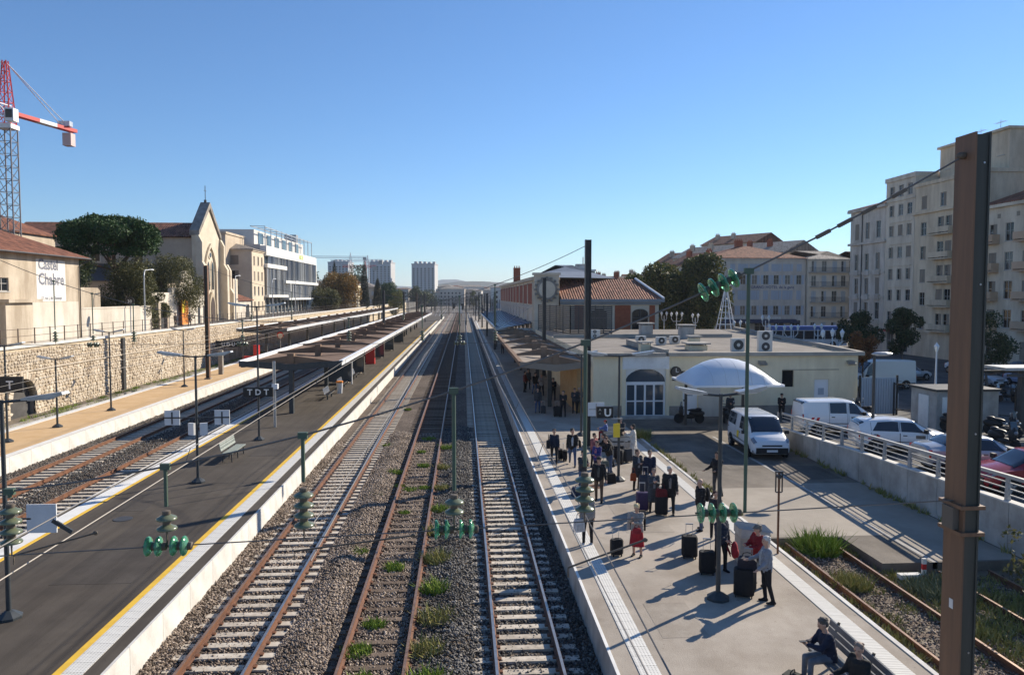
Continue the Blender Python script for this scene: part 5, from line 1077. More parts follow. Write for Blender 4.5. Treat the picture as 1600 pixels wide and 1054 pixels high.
wl=[(-3.35,37.2,.32,.25),(-2.9,34.6,.22,.2),(-2.0,38.5,.3,.22),(-3.8,33.0,.3,.26),(-2.35,33.9,.35,.22),(-1.75,34.1,.3,.25),(-3.55,25.6,.42,.26),(-2.35,30.2,.25,.2),(-2.2,24.0,.3,.28),(-2.35,19.8,.3,.22),(-2.6,18.3,.35,.2),(-2.3,16.9,.3,.25),(-2.3,42,.3,.2),(-2.1,46,.4,.2),(-4.3,44,.3,.2),(-4.2,58,.35,.2)]
for i,(x,y,r,h) in enumerate(wl): weed('bright green weed tuft growing between the rails of the disused track',x,y,r*random.uniform(.7,1.2),h*random.uniform(.5,.9),260,-.2,None,'weed','weed',100+i,'weed tufts along the disused track')
for i,(x,y,r,h) in enumerate([(-.95,30.5,.35,.3),(-1.0,27.5,.4,.35),(-.9,24.6,.45,.4),(-.85,22.1,.4,.35),(-.75,20.0,.5,.4),(-.9,18.2,.4,.35),(-.8,16.6,.5,.4),(-1.0,34,.35,.25),(-1.05,38,.35,.3),(-1.0,43,.4,.3)]):
    weed('olive weed tuft along the right rail of the disused track',x,y,r,h,240,-.22,dry_m if i%3 else blade_m,'weed','weed',130+i,'weed tufts right of the disused track')
weed('bushy green shrub at the end of the siding beside the yard',11.3,23.5,.6,.75,520,.2,blade_m,'shrub','shrub',160)
weed('low olive shrub between the siding rails by the platform',10.9,20.6,.5,.4,420,.2,dry_m,'shrub','shrub',161)
weed('grey green mound of scrub beside the siding',13.2,20.0,.9,.4,900,.2,scrub_m,'shrub','shrub',162)
weed('yellow flowering shrub on the kerb by the planter',9.9,41.8,.45,.55,420,.5,dry_m,'shrub','shrub',163)
rg=np.random.default_rng(9)
it=[(rg.uniform(9.95,14.2),rg.uniform(11,24),.2,.26,.17,46) for _ in range(70)]+[(rg.choice((10.25,10.35,12.2,12.6))+rg.normal()*.12,rg.uniform(10,24),.2,.3,.2,46) for _ in range(90)]+[(rg.uniform(12.6,16.6),rg.uniform(10,21.4),.2,.35,.26,44) for _ in range(190)]
me=blades(it,5); me.materials.append(dry_m); mk('grass',me,kind='stuff',label='dry yellow grass and weeds over the sidings',cat='grass')
it=[(rg.uniform(-30.6,-27.6),rg.uniform(40,120),-.15,.35,.3,34) for _ in range(260)]
me=blades(it,6); me.materials.append(blade_m); mk('grass',me,kind='stuff',label='green weeds along the foot of the stone wall',cat='grass')
it=[(9.86+rg.random()*.2,rg.uniform(24,41),.5,.12,.25,14) for _ in range(40)]+[(16.6+rg.random()*.2,rg.uniform(22,38),.5,.15,.3,14) for _ in range(40)]
me=blades(it,7); me.materials.append(dry_m); mk('grass',me,kind='stuff',label='dry weeds along the yard kerb and the ramp wall',cat='grass')
# sapling by the wall at the right, rubbish
tree('sapling','spindly sapling in front of the ramp wall, right of the big post',(14.9,18.6,-.2),(14.9,18.6,.6),[(14.9+g.uniform(-.7,.7),18.6+g.uniform(-.5,.5),1.2+g.uniform(-.3,1.0),.22) for _ in range(14)],420,.06,L_oliv,.025,90)
b=MB(); b.add([(13.6,17.9,-.02),(14.3,17.7,.02),(14.5,18.6,.06),(13.9,18.8,.0),(13.6,17.9,.01),(14.3,17.7,.05),(14.5,18.6,.09),(13.9,18.8,.03)],[(0,1,2,3),(7,6,5,4),(0,1,5,4),(1,2,6,5),(2,3,7,6),(3,0,4,7)]); b.build('rubbish_sheet',white_p,label='crumpled pale plastic sheet lying in the weeds right of the post',cat='rubbish')
# ================= OVERHEAD LINE =================
hbeam_l = mat('rust_brown_steel', (.23,.125,.07), .6, (.165,.092,.055), 1.5, stretch=(4,4,.3), bump=.05, bscale=20); hbeam_d = mat('shaded_green_steel', (.045,.05,.042), .55, (.07,.07,.06), 1.5, stretch=(4,4,.3))  # dark steel: shade of the recess and far flange put into the colour
green_p = mat('green_painted_steel', (.07,.12,.085), .55, (.1,.13,.09), 3)
gl_g = mat('green_insulator_glass', (.1,.46,.22), .12, (.2,.5,.3), 6, trans=.55, spec=.6); gl_o = mat('olive_insulator_glass', (.11,.13,.075), .25, (.17,.19,.12), 5, spec=.5)
wire_m = mat('overhead_wire', (.17,.155,.14), .55); wire_l = mat('bright_contact_wire', (.42,.37,.31), .5); ins_cap = mat('insulator_cap', (.16,.13,.1), .6, (.1,.08,.06), 5)
def hmast(label, x, y, h, w=.3, d=.34, z0=.55, mats=None, rz=0, group=None, base=True):
    r = thing('overhead_line_mast', label, 'mast', (x,y,z0), rz, group); t=.035
    b=MB(); b.box(-w/2,-w/2+t,-d/2,d/2,0,h); b.box(w/2-t,w/2,-d/2,d/2,0,h); b.build('flange', (mats or (dark_m,dark_m))[0], r)
    b=MB(); b.box(-w/2+t,w/2-t,-.02,.02,0,h); b.build('web', (mats or (dark_m,dark_m))[1], r)
    if base: b=MB(); b.box(-w*.8,w*.8,-d*.8,d*.8,0,.12); b.build('base', conc_d, r)
    return r
# the big post in front, an H section with its flange towards the tracks, bracket band
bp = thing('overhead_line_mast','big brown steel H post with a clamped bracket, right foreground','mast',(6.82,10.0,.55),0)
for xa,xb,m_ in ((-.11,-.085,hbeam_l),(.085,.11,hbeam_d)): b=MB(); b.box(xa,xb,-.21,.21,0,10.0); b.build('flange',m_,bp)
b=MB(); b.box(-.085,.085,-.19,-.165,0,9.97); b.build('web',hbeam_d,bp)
b=MB(); b.box(-.083,.083,-.07,.19,9.86,9.9); b.build('top_plate',hbeam_d,bp)
for z in (4.62,4.98):
    b=MB(); b.box(-.17,.17,-.25,-.212,z,z+.05); b.box(-.17,.17,.212,.25,z,z+.05); b.box(-.17,-.112,-.212,.212,z,z+.05); b.box(.112,.17,-.212,.212,z,z+.05); b.build('clamp_band',hbeam_l,bp)
b=MB(); b.box(-.2,-.113,-.12,.12,4.68,4.98); b.build('clamp_block',mat('grimy_steel',(.13,.11,.09),.6),bp)
b=MB(); b.box(-.116,-.111,-.05,.03,3.55,3.68); b.build('plate',white_p,bp)
for z in (1,3,6,8,9.6):
    b=MB(); b.lathe([(.014,-.012),(.014,0)],8,(.03,-.19,z),'y'); b.build('bolt',galv,bp)
b=MB(); b.ell((-.15,0,9.72),(.08,.05,.05)); b.build('eye',ins_cap,bp)
def stack(parent, x, y, z, n, m, horiz=False, R_=.13, dz=.13):
    o = None
    prof=[(.03,.06),(.05,.045),(R_*.62,.026),(R_*.93,.008),(R_,-.008),(R_*.97,-.022),(R_*.6,-.024),(.03,-.045)]
    if ('d',R_,horiz,m.name) not in WM:
        b=MB(); b.lathe(prof,20,(0,0,0),'x' if horiz else 'z'); WM[('d',R_,horiz,m.name)]=b.mesh('disc',m,50)
        b=MB(); b.lathe([(.04,.0),(.055,.02),(.05,.09),(.02,.1)],10,(0,0,0),'x' if horiz else 'z'); WM[('c',R_,horiz,m.name)]=b.mesh('cap',ins_cap,50)
    b=MB(); L=n*dz; ax=(1,0,0) if horiz else (0,0,-1); b.cyl((-.02 if horiz else 0,0,0 if horiz else .05),(L if horiz else 0,0,0 if horiz else -L),.014,n=6)
    o=b.build('insulator',ins_cap,parent,M=Matrix.Translation((x,y,z)))
    for i in range(n):
        M=Matrix.Translation((i*dz+.06 if horiz else 0,0,0 if horiz else -i*dz-.05)); mk('disc',WM[('d',R_,horiz,m.name)],o,M); mk('cap',WM[('c',R_,horiz,m.name)],o,M)
    return o
def sag(x, xr, zr_, xl, zl, zm): 
    t=(x-xl)/(xr-xl); return zl+(zr_-zl)*t-4*(min(zr_,zl)-zm)*t*(1-t)
def span(label, Y, xr, zt, xl, zl, zm, zc, rods, near=False):
    r=thing('cross_span',label,'overhead wires',((xr+xl)/2,Y,zc)); inv=RW(r).inverted()
    ZC=(lambda x: zc+.04*max(x,-6)) if near else (lambda x: zc)
    xs=np.linspace(xl,xr,33); b=MB(); b.tube([(x,Y,sag(x,xr,zt,xl,zl,zm)) for x in xs],.013 if near else .016,5); b.build('head_span_wire',wire_m,r,w=True)
    b=MB(); b.tube([(x,Y,ZC(x)) for x in (xl,-6,xr)],.009 if near else .013,5); b.build('cross_wire',wire_m,r,w=True)
    for x,kind in rods:
        zh=sag(x,xr,zt,xl,zl,zm); zc_=ZC(x)
        if kind=='v':          # registration point above a track: rod, stack of discs, drop to the cross wire
            zb=zc_+.62; b=MB(); b.cyl((x,Y,zh),(x,Y,zb+.12),.026,n=8); b.box(x-.06,x+.06,Y-.03,Y+.03,zh-.04,zh+.04); b.build('dropper_rod',green_p,r,w=True)
            o=stack(r,x,Y,zb,4,gl_o); o.matrix_local=inv@Matrix.Translation((x,Y,zb)); b=MB(); b.cyl((x,Y,zb-.5),(x,Y,zc_),.012,n=6); b.build('hanger',ins_cap,r,w=True)
        else:
            zb=zc_+.42; b=MB(); b.cyl((x,Y,zh),(x,Y,zb+.1),.026,n=8); b.box(x-.06,x+.06,Y-.03,Y+.03,zh-.04,zh+.04); b.build('dropper_rod',green_p,r,w=True)
            if kind=='b':
                o=stack(r,x,Y,zb,2,gl_o); o.matrix_local=inv@Matrix.Translation((x,Y,zb)); b=MB(); b.cyl((x,Y,zb-.2),(x,Y,zc_),.012,n=6); b.build('hanger',ins_cap,r,w=True)
            else:
                b=MB(); b.cyl((x,Y,zb+.1),(x,Y,zc_),.024,n=8); b.build('dropper_rod',green_p,r,w=True)
            for dx in ((-.29,.03) if kind=='b' else ()):
                o=stack(r,x+dx,Y,zc_,2,gl_g if near else gl_o,True); o.matrix_local=inv@Matrix.Translation((x+dx,Y,zc_))
            if kind=='g':
                o=stack(r,x-.66,Y,zc_,4,gl_g,True,.135,.15); o.matrix_local=inv@Matrix.Translation((x-.66,Y,zc_))
    if near:
        ax=3.12; z0=sag(ax,xr,zt,xl,zl,zm); z1=sag(ax+.7,xr,zt,xl,zl,zm); ang=math.atan2(z1-z0,.7)
        o=stack(r,0,0,0,4,gl_g,True,.135,.15); o.matrix_local=inv@Matrix.Translation((ax,Y,z0))@Matrix.Rotation(-ang,4,'Y')
        b=MB(); 
        for t in (.35,.45,.56,.7): x=3.75+(xr-3.75)*t; b.bar((x-.09,Y,sag(x-.09,xr,zt,xl,zl,zm)),(x+.09,Y,sag(x+.09,xr,zt,xl,zl,zm)),.05,.05)
        b.build('turnbuckle',ins_cap,r,w=True)
    return r
sp0=span('nearest cross-span with glass insulators hanging in front of the viewer', 10.0, 6.7, 10.27, -24.3, 10.27, 5.75, 5.335, [(3.78,'g'),(1.6,'v'),(-.13,'b'),(-2.08,'v'),(-3.82,'b'),(-5.75,'v')], True)
mR=hmast('tall dark mast on the right platform beside the letter U sign',6.35,39,10.7,.3,.34)
span('second cross-span from the mast by the letter U sign', 39, 6.35, 11.0, -24.3, 11.0, 7.1, 6.0, [(1.6,'v'),(-.2,'b'),(-2.08,'v'),(-5.75,'v'),(-11,'b'),(-16.25,'v'),(-20,'v'),(-18.2,'b')])
hmast('brown mast on the sandy platform before the church',-24.1,74,10.7,.34,.36,.55,(hbeam_l,hbeam_d)); hmast('dark mast standing through the brown right canopy',7.8,74,9.6,.34,.36)
span('third cross-span across all tracks at the near end of the canopies', 74, 7.8, 10.0, -24.1, 11.0, 7.3, 6.0, [(1.6,'v'),(-2.08,'v'),(-5.75,'v'),(-16.25,'v'),(-20,'v')])
ordn=['first','second','third','fourth','fifth','sixth','seventh','eighth','ninth','tenth']
for i,Y in enumerate((112,150,190,232,275,320,380,450,540,650)):
    hmast('distant mast right of the tracks, %s beyond the brown right canopy' % ordn[i],4.6+(3 if Y>240 else 0),Y,8.6,.34,.36,.3); hmast('distant mast left of the tracks, %s along the left canopy' % ordn[i],-11.5 if Y<240 else -15-(Y-240)*.03,Y,8.9,.34,.36,.3,(hbeam_l,hbeam_d) if i==2 else None)
    xr=4.6+(3 if Y>240 else 0)
    r=thing('cross_span','distant cross-span over the tracks, %s beyond the right canopy' % ordn[i],'overhead wires',(-3,Y,6)); b=MB(); b.tube([(xr,Y,8.6),(-3,Y,6.9),(-11.5,Y,8.6)],.03,4); b.build('head_span_wire',wire_m,r,w=True)
    b=MB(); b.tube([(xr,Y,5.9),(-11.5,Y,5.9)],.03,4); b.build('cross_wire',wire_m,r,w=True)
    for x in (1.5,-2.1,-5.7): b=MB(); b.cyl((x,Y,7.3),(x,Y,5.6),.05,n=5); b.build('dropper_rod',dark_m,r,w=True)
mast_g=random.Random(3)
for i in range(84):
    X=mast_g.uniform(-34,26); Y=mast_g.uniform(215,760)
    if i<20: X=mast_g.uniform(8,20); Y=mast_g.uniform(200,520)
    hmast('far mast among the crowd of masts at the vanishing point',X,Y,mast_g.uniform(6,8.5),.3,.3,-.2,group='far masts at the vanishing point',base=False)
# signals in the distance
for i,(X,Y) in enumerate(((-1.0,235),(-.4,300),(-4.2,330))):
    r=thing('signal',('white backed signal','second distant signal','third distant signal')[i]+' standing between the far tracks','signal',(X,Y,-.2)); b=MB(); b.box(-.5,.5,-.1,.1,3.2,5.6,0); b.build('board',white_p if i==0 else black,r); b=MB(); b.cyl((0,0,0),(0,0,3.2),.14,n=8); b.build('post',galv,r)
def catenary(label, xc, y0, y1, zc=4.95, zm=5.42, step=29, m1=None, off=.0):
    r=thing('catenary',label,'overhead wires',(xc,y0,zc)); b=MB(); b.tube([(xc+off,y0,zc),(xc-off,y0+step*.9,zc),(xc+off,y1,zc)],.009,5); b.build('contact_wire',m1 or wire_l,r,w=True)
    pts=[]; n=int((y1-y0)/step)*8
    for i in range(n+1): y=y0+(y1-y0)*i/n; t=((y-10)/step)%1; pts.append((xc+.12,y,zm-4*.2*t*(1-t)))
    b=MB(); b.tube(pts,.009,5); b.build('messenger_wire',wire_m,r,w=True)
    for y in np.arange(16,min(y1,130),7.0):
        t=((y-10)/step)%1; b=MB(); b.cyl((xc,y,zc),(xc+.12,y,zm-.8*t*(1-t)),.008,n=4); b.build('dropper',wire_m,r,w=True)
    return r
catenary('overhead wires above the track along the right platform',1.55,4,330,off=.15); catenary('overhead wires above the disused middle track',-2.1,10,330,m1=wire_m,off=.1); catenary('overhead wires above the track beside the left platform',-5.72,4,330,off=.15)
catenary('overhead wires above the track behind the left platform',-16.25,8,330,off=.15); catenary('overhead wires above the leftmost track',-20.0,8,330,off=.15)
# feeder cable crossing from the canopy to the disused track
# registration arms
for nm,(xa,za,xb,zb,Y) in {'steady arm over the right platform edge':(1.3,5.0,2.3,5.3,9.4),'steady arm over the left platform':(-5.9,5.0,-4.9,5.25,10.3),'steady arm over the middle track':(-2.3,4.95,-.7,5.1,10.4)}.items():
    r=thing('steady_arm',nm,'overhead fitting',(xa,Y,za)); b=MB(); b.tube([(xa,Y,za-.12),(xa,Y,za),(xb,Y+.1,zb)],.013,6); b.build('arm',ins_cap,r,w=True); b=MB(); b.ell((xb,Y+.1,zb),(.035,.02,.03)); b.build('clamp',ins_cap,r,w=True)
# ================= LAMPS, SIGNS, BENCHES =================
def lamp(label, x, y, h=5.35, rz=0, z0=.55, arms=2, group=None, L=1.35):
    r=thing('platform_lamp',label,'lamp post',(x,y,z0),rz,group)
    b=MB(); b.cyl((0,0,.1),(0,0,h),.062,.045,12); b.build('post',grey_m,r,smooth=40); b=MB(); b.lathe([(.3,0),(.3,.06),(.14,.17),(.08,.2)],8); b.build('base',grey_m,r)
    for s in ((-1,1) if arms==2 else (1,)):
        b=MB(); b.tube([(0,0,h-.05),(s*L*.5,0,h+.0),(s*L*.7,0,h+.05)],.035,6); b.build('arm',grey_m,r)
        b=MB(); b.prism([(s*L*.4,h+.06),(s*L*1.1,h+.2),(s*L*1.12,h+.14),(s*L*.9,h+.04),(s*L*.4,h)],'xz',-.17,.17); lh=b.build('lamp_head',galv,r)
        b=MB(); b.add([(s*L*.5,-.13,h+.003),(s*L*.88,-.13,h+.03),(s*L*.88,.13,h+.03),(s*L*.5,.13,h+.003),(s*L*.5,-.13,h-.012),(s*L*.88,-.13,h+.015),(s*L*.88,.13,h+.015),(s*L*.5,.13,h-.012)],[(0,1,2,3),(7,6,5,4),(0,1,5,4),(1,2,6,5),(2,3,7,6),(3,0,4,7)]); b.build('diffuser',white_m,lh)
    return r
l0=lamp('nearest lamp post on the left platform, cut by the left picture edge',-11.1,19.1); l1=lamp('lamp post with two square signs in the middle of the left platform',-11.2,32.8)
lamp('slim tall lamp post on the left platform in front of the canopy',-11.15,42.35,7.3,arms=2)
lamp('lamp post among the waiting group in the right foreground',6.57,19.17,5.35,4,L=1.05)
lm2=lamp('lamp post with the letter U sign on the right platform',6.57,32.0,5.35,0); lamp('slender lamp post on the right platform near the canopy',6.6,42.6,4.6,0,arms=2,L=.8)
for i,(x,y,h) in enumerate(((-24.3,47.3,4.1),(-24.15,54,5.4),(-24.5,42.6,5.2),(-24.12,67.8,4.9),(-24.2,86,5))): lamp('lamp post on the sandy far platform, %s' % ('left of the double arm post','with double arms before the drainpipe','at the left picture edge','left of the brown mast','right of the brown mast')[i],x,y,h,0,L=.9)
b=MB(); b.box(-24.5,-24.1,78.3,78.7,.55,2.95); b.build('concrete_post',conc_d,label='short thick concrete post right of the brown mast',cat='post')
r=thing('slim_pole','slim grey pole with small loudspeaker before the left canopy','pole',(-11.3,46.5,.55)); b=MB(); b.cyl((0,0,0),(0,0,3.95),.09,n=10); b.build('pole',galv,r); b=MB(); b.box(-.12,.22,-.14,.14,2.3,2.6); b.build('box',white_m,r)
sign_w=mat('sign_white',(.7,.71,.72),.5,(.62,.63,.64),2)
def sqsign(parent, x, z, y=0, w=.62, cross=True):
    b=MB(); b.box(x-w/2,x+w/2,y-.02,y+.02,z-w/2,z+w/2); o=b.build('sign_plate',sign_w,parent)
    if cross: b=MB(); b.box(x-.03,x+.03,y-.03,y-.021,z-.27,z+.24); b.box(x-w/2,x+w/2,y-.028,y-.0215,z-.03,z+.03); b.build('sign_mark',dark_m,o)
sqsign(l1,-1.0,2.75); sqsign(l1,1.05,2.75); b=MB(); b.bar((-.75,0,2.75),(.75,0,2.75),.04); b.build('sign_arm',grey_m,l1)
for s in (-1,1): b=MB(); b.prism([(-.06,2.0),(.06,2.0),(.06,2.5),(-.06,2.5)],'yz',s*.12,s*.42); b.build('small_plate',sign_w,l1,M=Matrix.Rotation(rad(25*s),4,'Z'))
sqsign(l0,.85,2.45,0,.7,False); b=MB(); b.bar((0,0,2.45),(.6,0,2.45),.04); b.bar((1.1,0,2.4),(1.55,0,2.1),.05,.1); b.build('sign_arm',grey_m,l0)
r=thing('letter_sign','dark hanging board with white letters on the left platform pole','sign',(-11.15,42.3,3.2)); b=MB(); b.box(-.78,.8,-.08,.08,-.26,.24); b.build('board',black,r)
for c,x in (('T',-.42),('D',.02),('T',.46)): lettering(c,.44,Matrix.Translation((x,-.085,-.16))@UPX,white_p,r,bold=.01)
r=thing('letter_sign','small dark letter T board at the left picture edge','sign',(-24.5,42.6,3.7)); b=MB(); b.box(-.9,1.0,-.26,-.1,-.45,.4); b.build('board',black,r); lettering('T',.62,Matrix.Translation((.35,-.265,-.25))@UPX,white_p,r,bold=.01)
r=thing('letter_sign','dark board with letters hanging below the far platform canopy','sign',(-24.3,73.2,3.9)); b=MB(); b.box(1.2,3.6,-.16,.14,-.28,.3); b.build('board',black,r); lettering('U D U',.46,Matrix.Translation((2.4,-.165,-.16))@UPX,white_p,r,bold=.01)
us=thing('letter_sign','black box sign with white letter U on the right platform','sign',(6.3,31.8,3.6)); b=MB(); b.box(-.72,-.04,-.1,.1,-.32,.16); b.build('box',black,us); lettering('U',.44,Matrix.Translation((-.27,-.108,-.24))@UPX,white_p,us,bold=.015); lettering('A\n<',.17,Matrix.Translation((-.6,-.108,-.02))@UPX,galv,us)
b=MB(); b.bar((-.1,0,-.36),(.3,0,-.36),.04); b.build('bracket',galv,us)
sq=thing('square_sign','square white stop board with grey cross on the tall dark mast','sign',(6.35,38.8,2.6)); b=MB(); b.box(.0,.85,-.03,.0,-.35,.35); b.build('plate',sign_w,sq); b=MB(); b.box(.4,.46,-.04,-.031,-.3,.3); b.box(.05,.8,-.04,-.031,-.03,.03); b.build('mark',galv,sq)
ys=thing('notice','yellow notice board on the lamp post with the letter U','sign',(6.57,31.9,2.75)); b=MB(); b.box(-.28,.0,-.13,-.09,-.3,.28); b.build('plate',yl,ys)
r=thing('speed_sign','round black sign reading 30 on a post above the stone wall','sign',(-31.3,74.5,4.9)); b=MB(); b.cyl((0,0,0),(0,0,3.0),.05,n=8); b.build('post',galv,r); b=MB(); b.lathe([(.42,-.12),(.42,-.06)],20,(0,0,3),'y'); b.build('disc',black,r); lettering('30',.42,Matrix.Translation((0,-.125,2.85))@UPX,white_p,r)
# street lamps on the left street
for i,(y,h) in enumerate(((81,6.4),(112.5,6.6),(134,6.6),(152,6.6))):
    r=thing('street_lamp','curved arm street lamp on the left street, '+('before the olive trees','left of the church portal','right of the church','before the modern building')[i],'street lamp',(-32.6,y,ZL)); b=MB(); b.tube([(0,0,0),(0,0,h-.5),(0,.2,h),(0,1.9,h+.15)],[.09,.07,.055,.045],7); b.build('post',galv,r); b=MB(); b.ell((0,2.1,h+.13),(.14,.4,.08)); b.build('lamp_head',white_m,r)
# green bench on the left platform and wire benches under the canopy
bm_=mat('grey_green_bench',(.3,.33,.3),.6,(.22,.25,.22),3)
def bench(label,x,y,rz,L=2.0,m=None,n=5,z0=.55,wire=False):
    r=thing('bench',label,'bench',(x,y,z0),rz)
    if wire:
        for i in range(5):
            b=MB(); x0=-L/2+i*L/5
            for t in range(5): b.tube([(x0+.04+t*.08,-.22,.46),(x0+.04+t*.08,.18,.42),(x0+.04+t*.08,.3,.85)],.012,4)
            for p in ((-.22,.46),(.18,.42),(.3,.85)): b.bar((x0+.02,p[0],p[1]),(x0+.38,p[0],p[1]),.03)
            b.build('seat',m or galv,r)
        b=MB(); b.box(-L/2,L/2,-.05,.05,.3,.38); b.build('beam',grey_m,r)
        for s in (-.35,.35): b=MB(); b.box(s*L-.05,s*L+.05,-.05,.05,0,.3); b.build('leg',grey_m,r)
        return r
    for i in range(3): b=MB(); b.box(-L/2,L/2,-.26+i*.16,-.12+i*.16,.42,.46); b.build('seat_slat',m or bm_,r)
    for i in range(3): b=MB(); b.add([(-L/2,.24+i*.03,.55+i*.14),(L/2,.24+i*.03,.55+i*.14),(L/2,.27+i*.03,.66+i*.14),(-L/2,.27+i*.03,.66+i*.14),(-L/2,.27+i*.03,.55+i*.14),(L/2,.27+i*.03,.55+i*.14),(L/2,.30+i*.03,.66+i*.14),(-L/2,.30+i*.03,.66+i*.14)],[(0,1,2,3),(7,6,5,4),(0,1,5,4),(1,2,6,5),(2,3,7,6),(3,0,4,7)]); b.build('back_slat',m or bm_,r)
    for s in (-.42,0,.42): b=MB(); b.bar((s*L,-.2,0),(s*L,-.18,.42),.05,.05); b.bar((s*L,.22,0),(s*L,.2,.42),.05,.05); b.bar((s*L,-.26,.4),(s*L,.24,.4),.045,.04); b.bar((s*L,.22,.4),(s*L,.39,.98),.045,.04); b.build('leg',dark_m,r)
    return r
bench('grey green slatted bench facing the track on the left platform',-11.15,37.7,90,2.3)
for i,y in enumerate((59.5,66,73.5)): bench('wire mesh bench under the left canopy, %s from the front' % ordn[i],-10.3,y,90,2.4,galv,wire=True)
b_fg=bench('dark metal slatted bench with the two seated men, bottom right',7.5,14.0,-90,3.3,mat('dark_bench_slats',(.11,.115,.12),.45,(.16,.165,.17),3))
def bin_(label,x,y,top=yl): r=thing('litter_bin',label,'bin',(x,y,.55)); b=MB(); b.lathe([(.2,0),(.26,.85)],10); b.build('body',sign_w,r); b=MB(); b.lathe([(.28,.85),(.29,.97),(.2,1.0)],10); b.build('rim',top,r)
bin_('pale litter bin with orange rim by the wire benches on the left platform',-10.0,62.5,ym)
r=thing('vending_machine','red vending machine under the left canopy','vending machine',(-10.75,89.5,.55),0); rdm=mat('red_machine',(.6,.03,.03),.4); b=MB(); b.box(-.5,.5,-.4,.4,0,2.0); b.build('cabinet',rdm,r); b=MB(); b.box(.501,.52,-.3,.2,.7,1.7); b.build('screen',glass,r)
r=thing('vending_machine','red ticket machine on the sandy platform in the canopy shade','vending machine',(-24.6,93,.55)); b=MB(); b.box(-.3,.3,-.3,.3,0,2.0); b.box(-1.6,-.5,-.3,.3,0,.7); b.build('cabinet',rdm,r)
for i,(y,hh) in enumerate(((69,1.9),(77.5,1.7),(97,2.2),(110,2.2),(128,2.3))):
    r=thing('shelter','glazed waiting shelter under the left canopy, %s from the front' % ordn[i],'shelter',(-11,y,.55)); b=MB(); b.box(-1.0,1.0,-.05,.05,.2,hh); b.build('pane',glass_b,r); b=MB(); b.box(-1.1,-1.0,-.08,.08,0,hh+.1); b.box(1.0,1.1,-.08,.08,0,hh+.1); b.box(-1.0,1.0,-.08,.08,hh,hh+.1); b.build('frame',white_m if i==0 else conc_d,r); b=MB(); b.box(-.7,.7,.1,.8,.1,hh-.2); b.build('cabin',HW if i<2 else conc_d,r)
r=thing('round_sign','red and white round mirror on the sandy platform','sign',(-24.6,105,.55)); b=MB(); b.cyl((0,0,0),(0,0,2.4),.05,n=6); b.build('post',galv,r); b=MB(); b.lathe([(.45,-.1),(.45,-.05)],16,(0,0,2.6),'y'); b.lathe([(.33,-.11),(.33,-.101)],16,(0,0,2.5),'y',1); b.build('disc',[rdm,white_m],r)
# rusty lamp/signal post and hut near the siding
r=thing('signal_post','thin rusty post with a small lantern frame at the end of the siding','post',(9.55,22.5,.55)); b=MB(); b.cyl((0,0,0),(0,0,2.5),.035,n=8); b.build('post',rail_r,r); b=MB(); 
for s in (-1,1): b.box(s*.1-.015,s*.1+.015,-.02,.02,1.9,2.5)
b.box(-.12,.12,-.03,.03,2.5,2.54); b.box(-.085,.085,-.02,.02,1.88,1.91); b.lathe([(.07,-.05),(.07,.05)],10,(0,0,2.38),'y'); b.build('lantern',dark_m,r)
hu=thing('hut','low grey clapboard cabinet with ribbed metal lid beside the waiting men','cabinet',(8.45,21.75,.55),-4)
for i in range(6): b=MB(); b.box(-.42,.42,-.3,.3,i*.14,i*.14+.13); b.build('board',mat('hut_board_%d'%i,(.4,.36,.31),.8),hu)
b=MB(); b.prism([(-.42,.84),(.42,.84),(.42,1.0),(-.42,1.12)],'xz',-.36,.42); 
for i in range(8): y=-.36+i*.1; b.add([(-.5,y,1.14),(.5,y,.995),(.5,y+.05,1.0),(-.5,y+.05,1.145),(-.5,y+.02,1.17),(.5,y+.02,1.03)],[(0,1,5,4),(4,5,2,3)])
b.build('lid',al,hu)
r=thing('buffer_post','striped red and white marker post in the weeds by the siding','post',(13.25,21.0,.2)); b=MB()
for i in range(4): b.box(-.055,.055,-.04,.04,i*.16,i*.16+.16,i%2)
b.build('post',[rdm,conc_w],r); b=MB(); b.box(-.75,-.1,-.1,.1,.06,.2); b.build('beam',conc_w,r)
# planter wall bench and luggage island
pl=thing('planter','low concrete planter wall on the right platform where travellers rest','planter',(7.9,39.4,.55))
b=MB(); b.box(-.5,.5,-2.1,2.1,0,.6); b.build('wall',conc,pl); 
for i in range(4): b=MB(); b.box(-.55,.55,-2.1+i*1.07,-2.1+i*1.07+.98,.6,.68); b.build('slab',grey_m,pl)
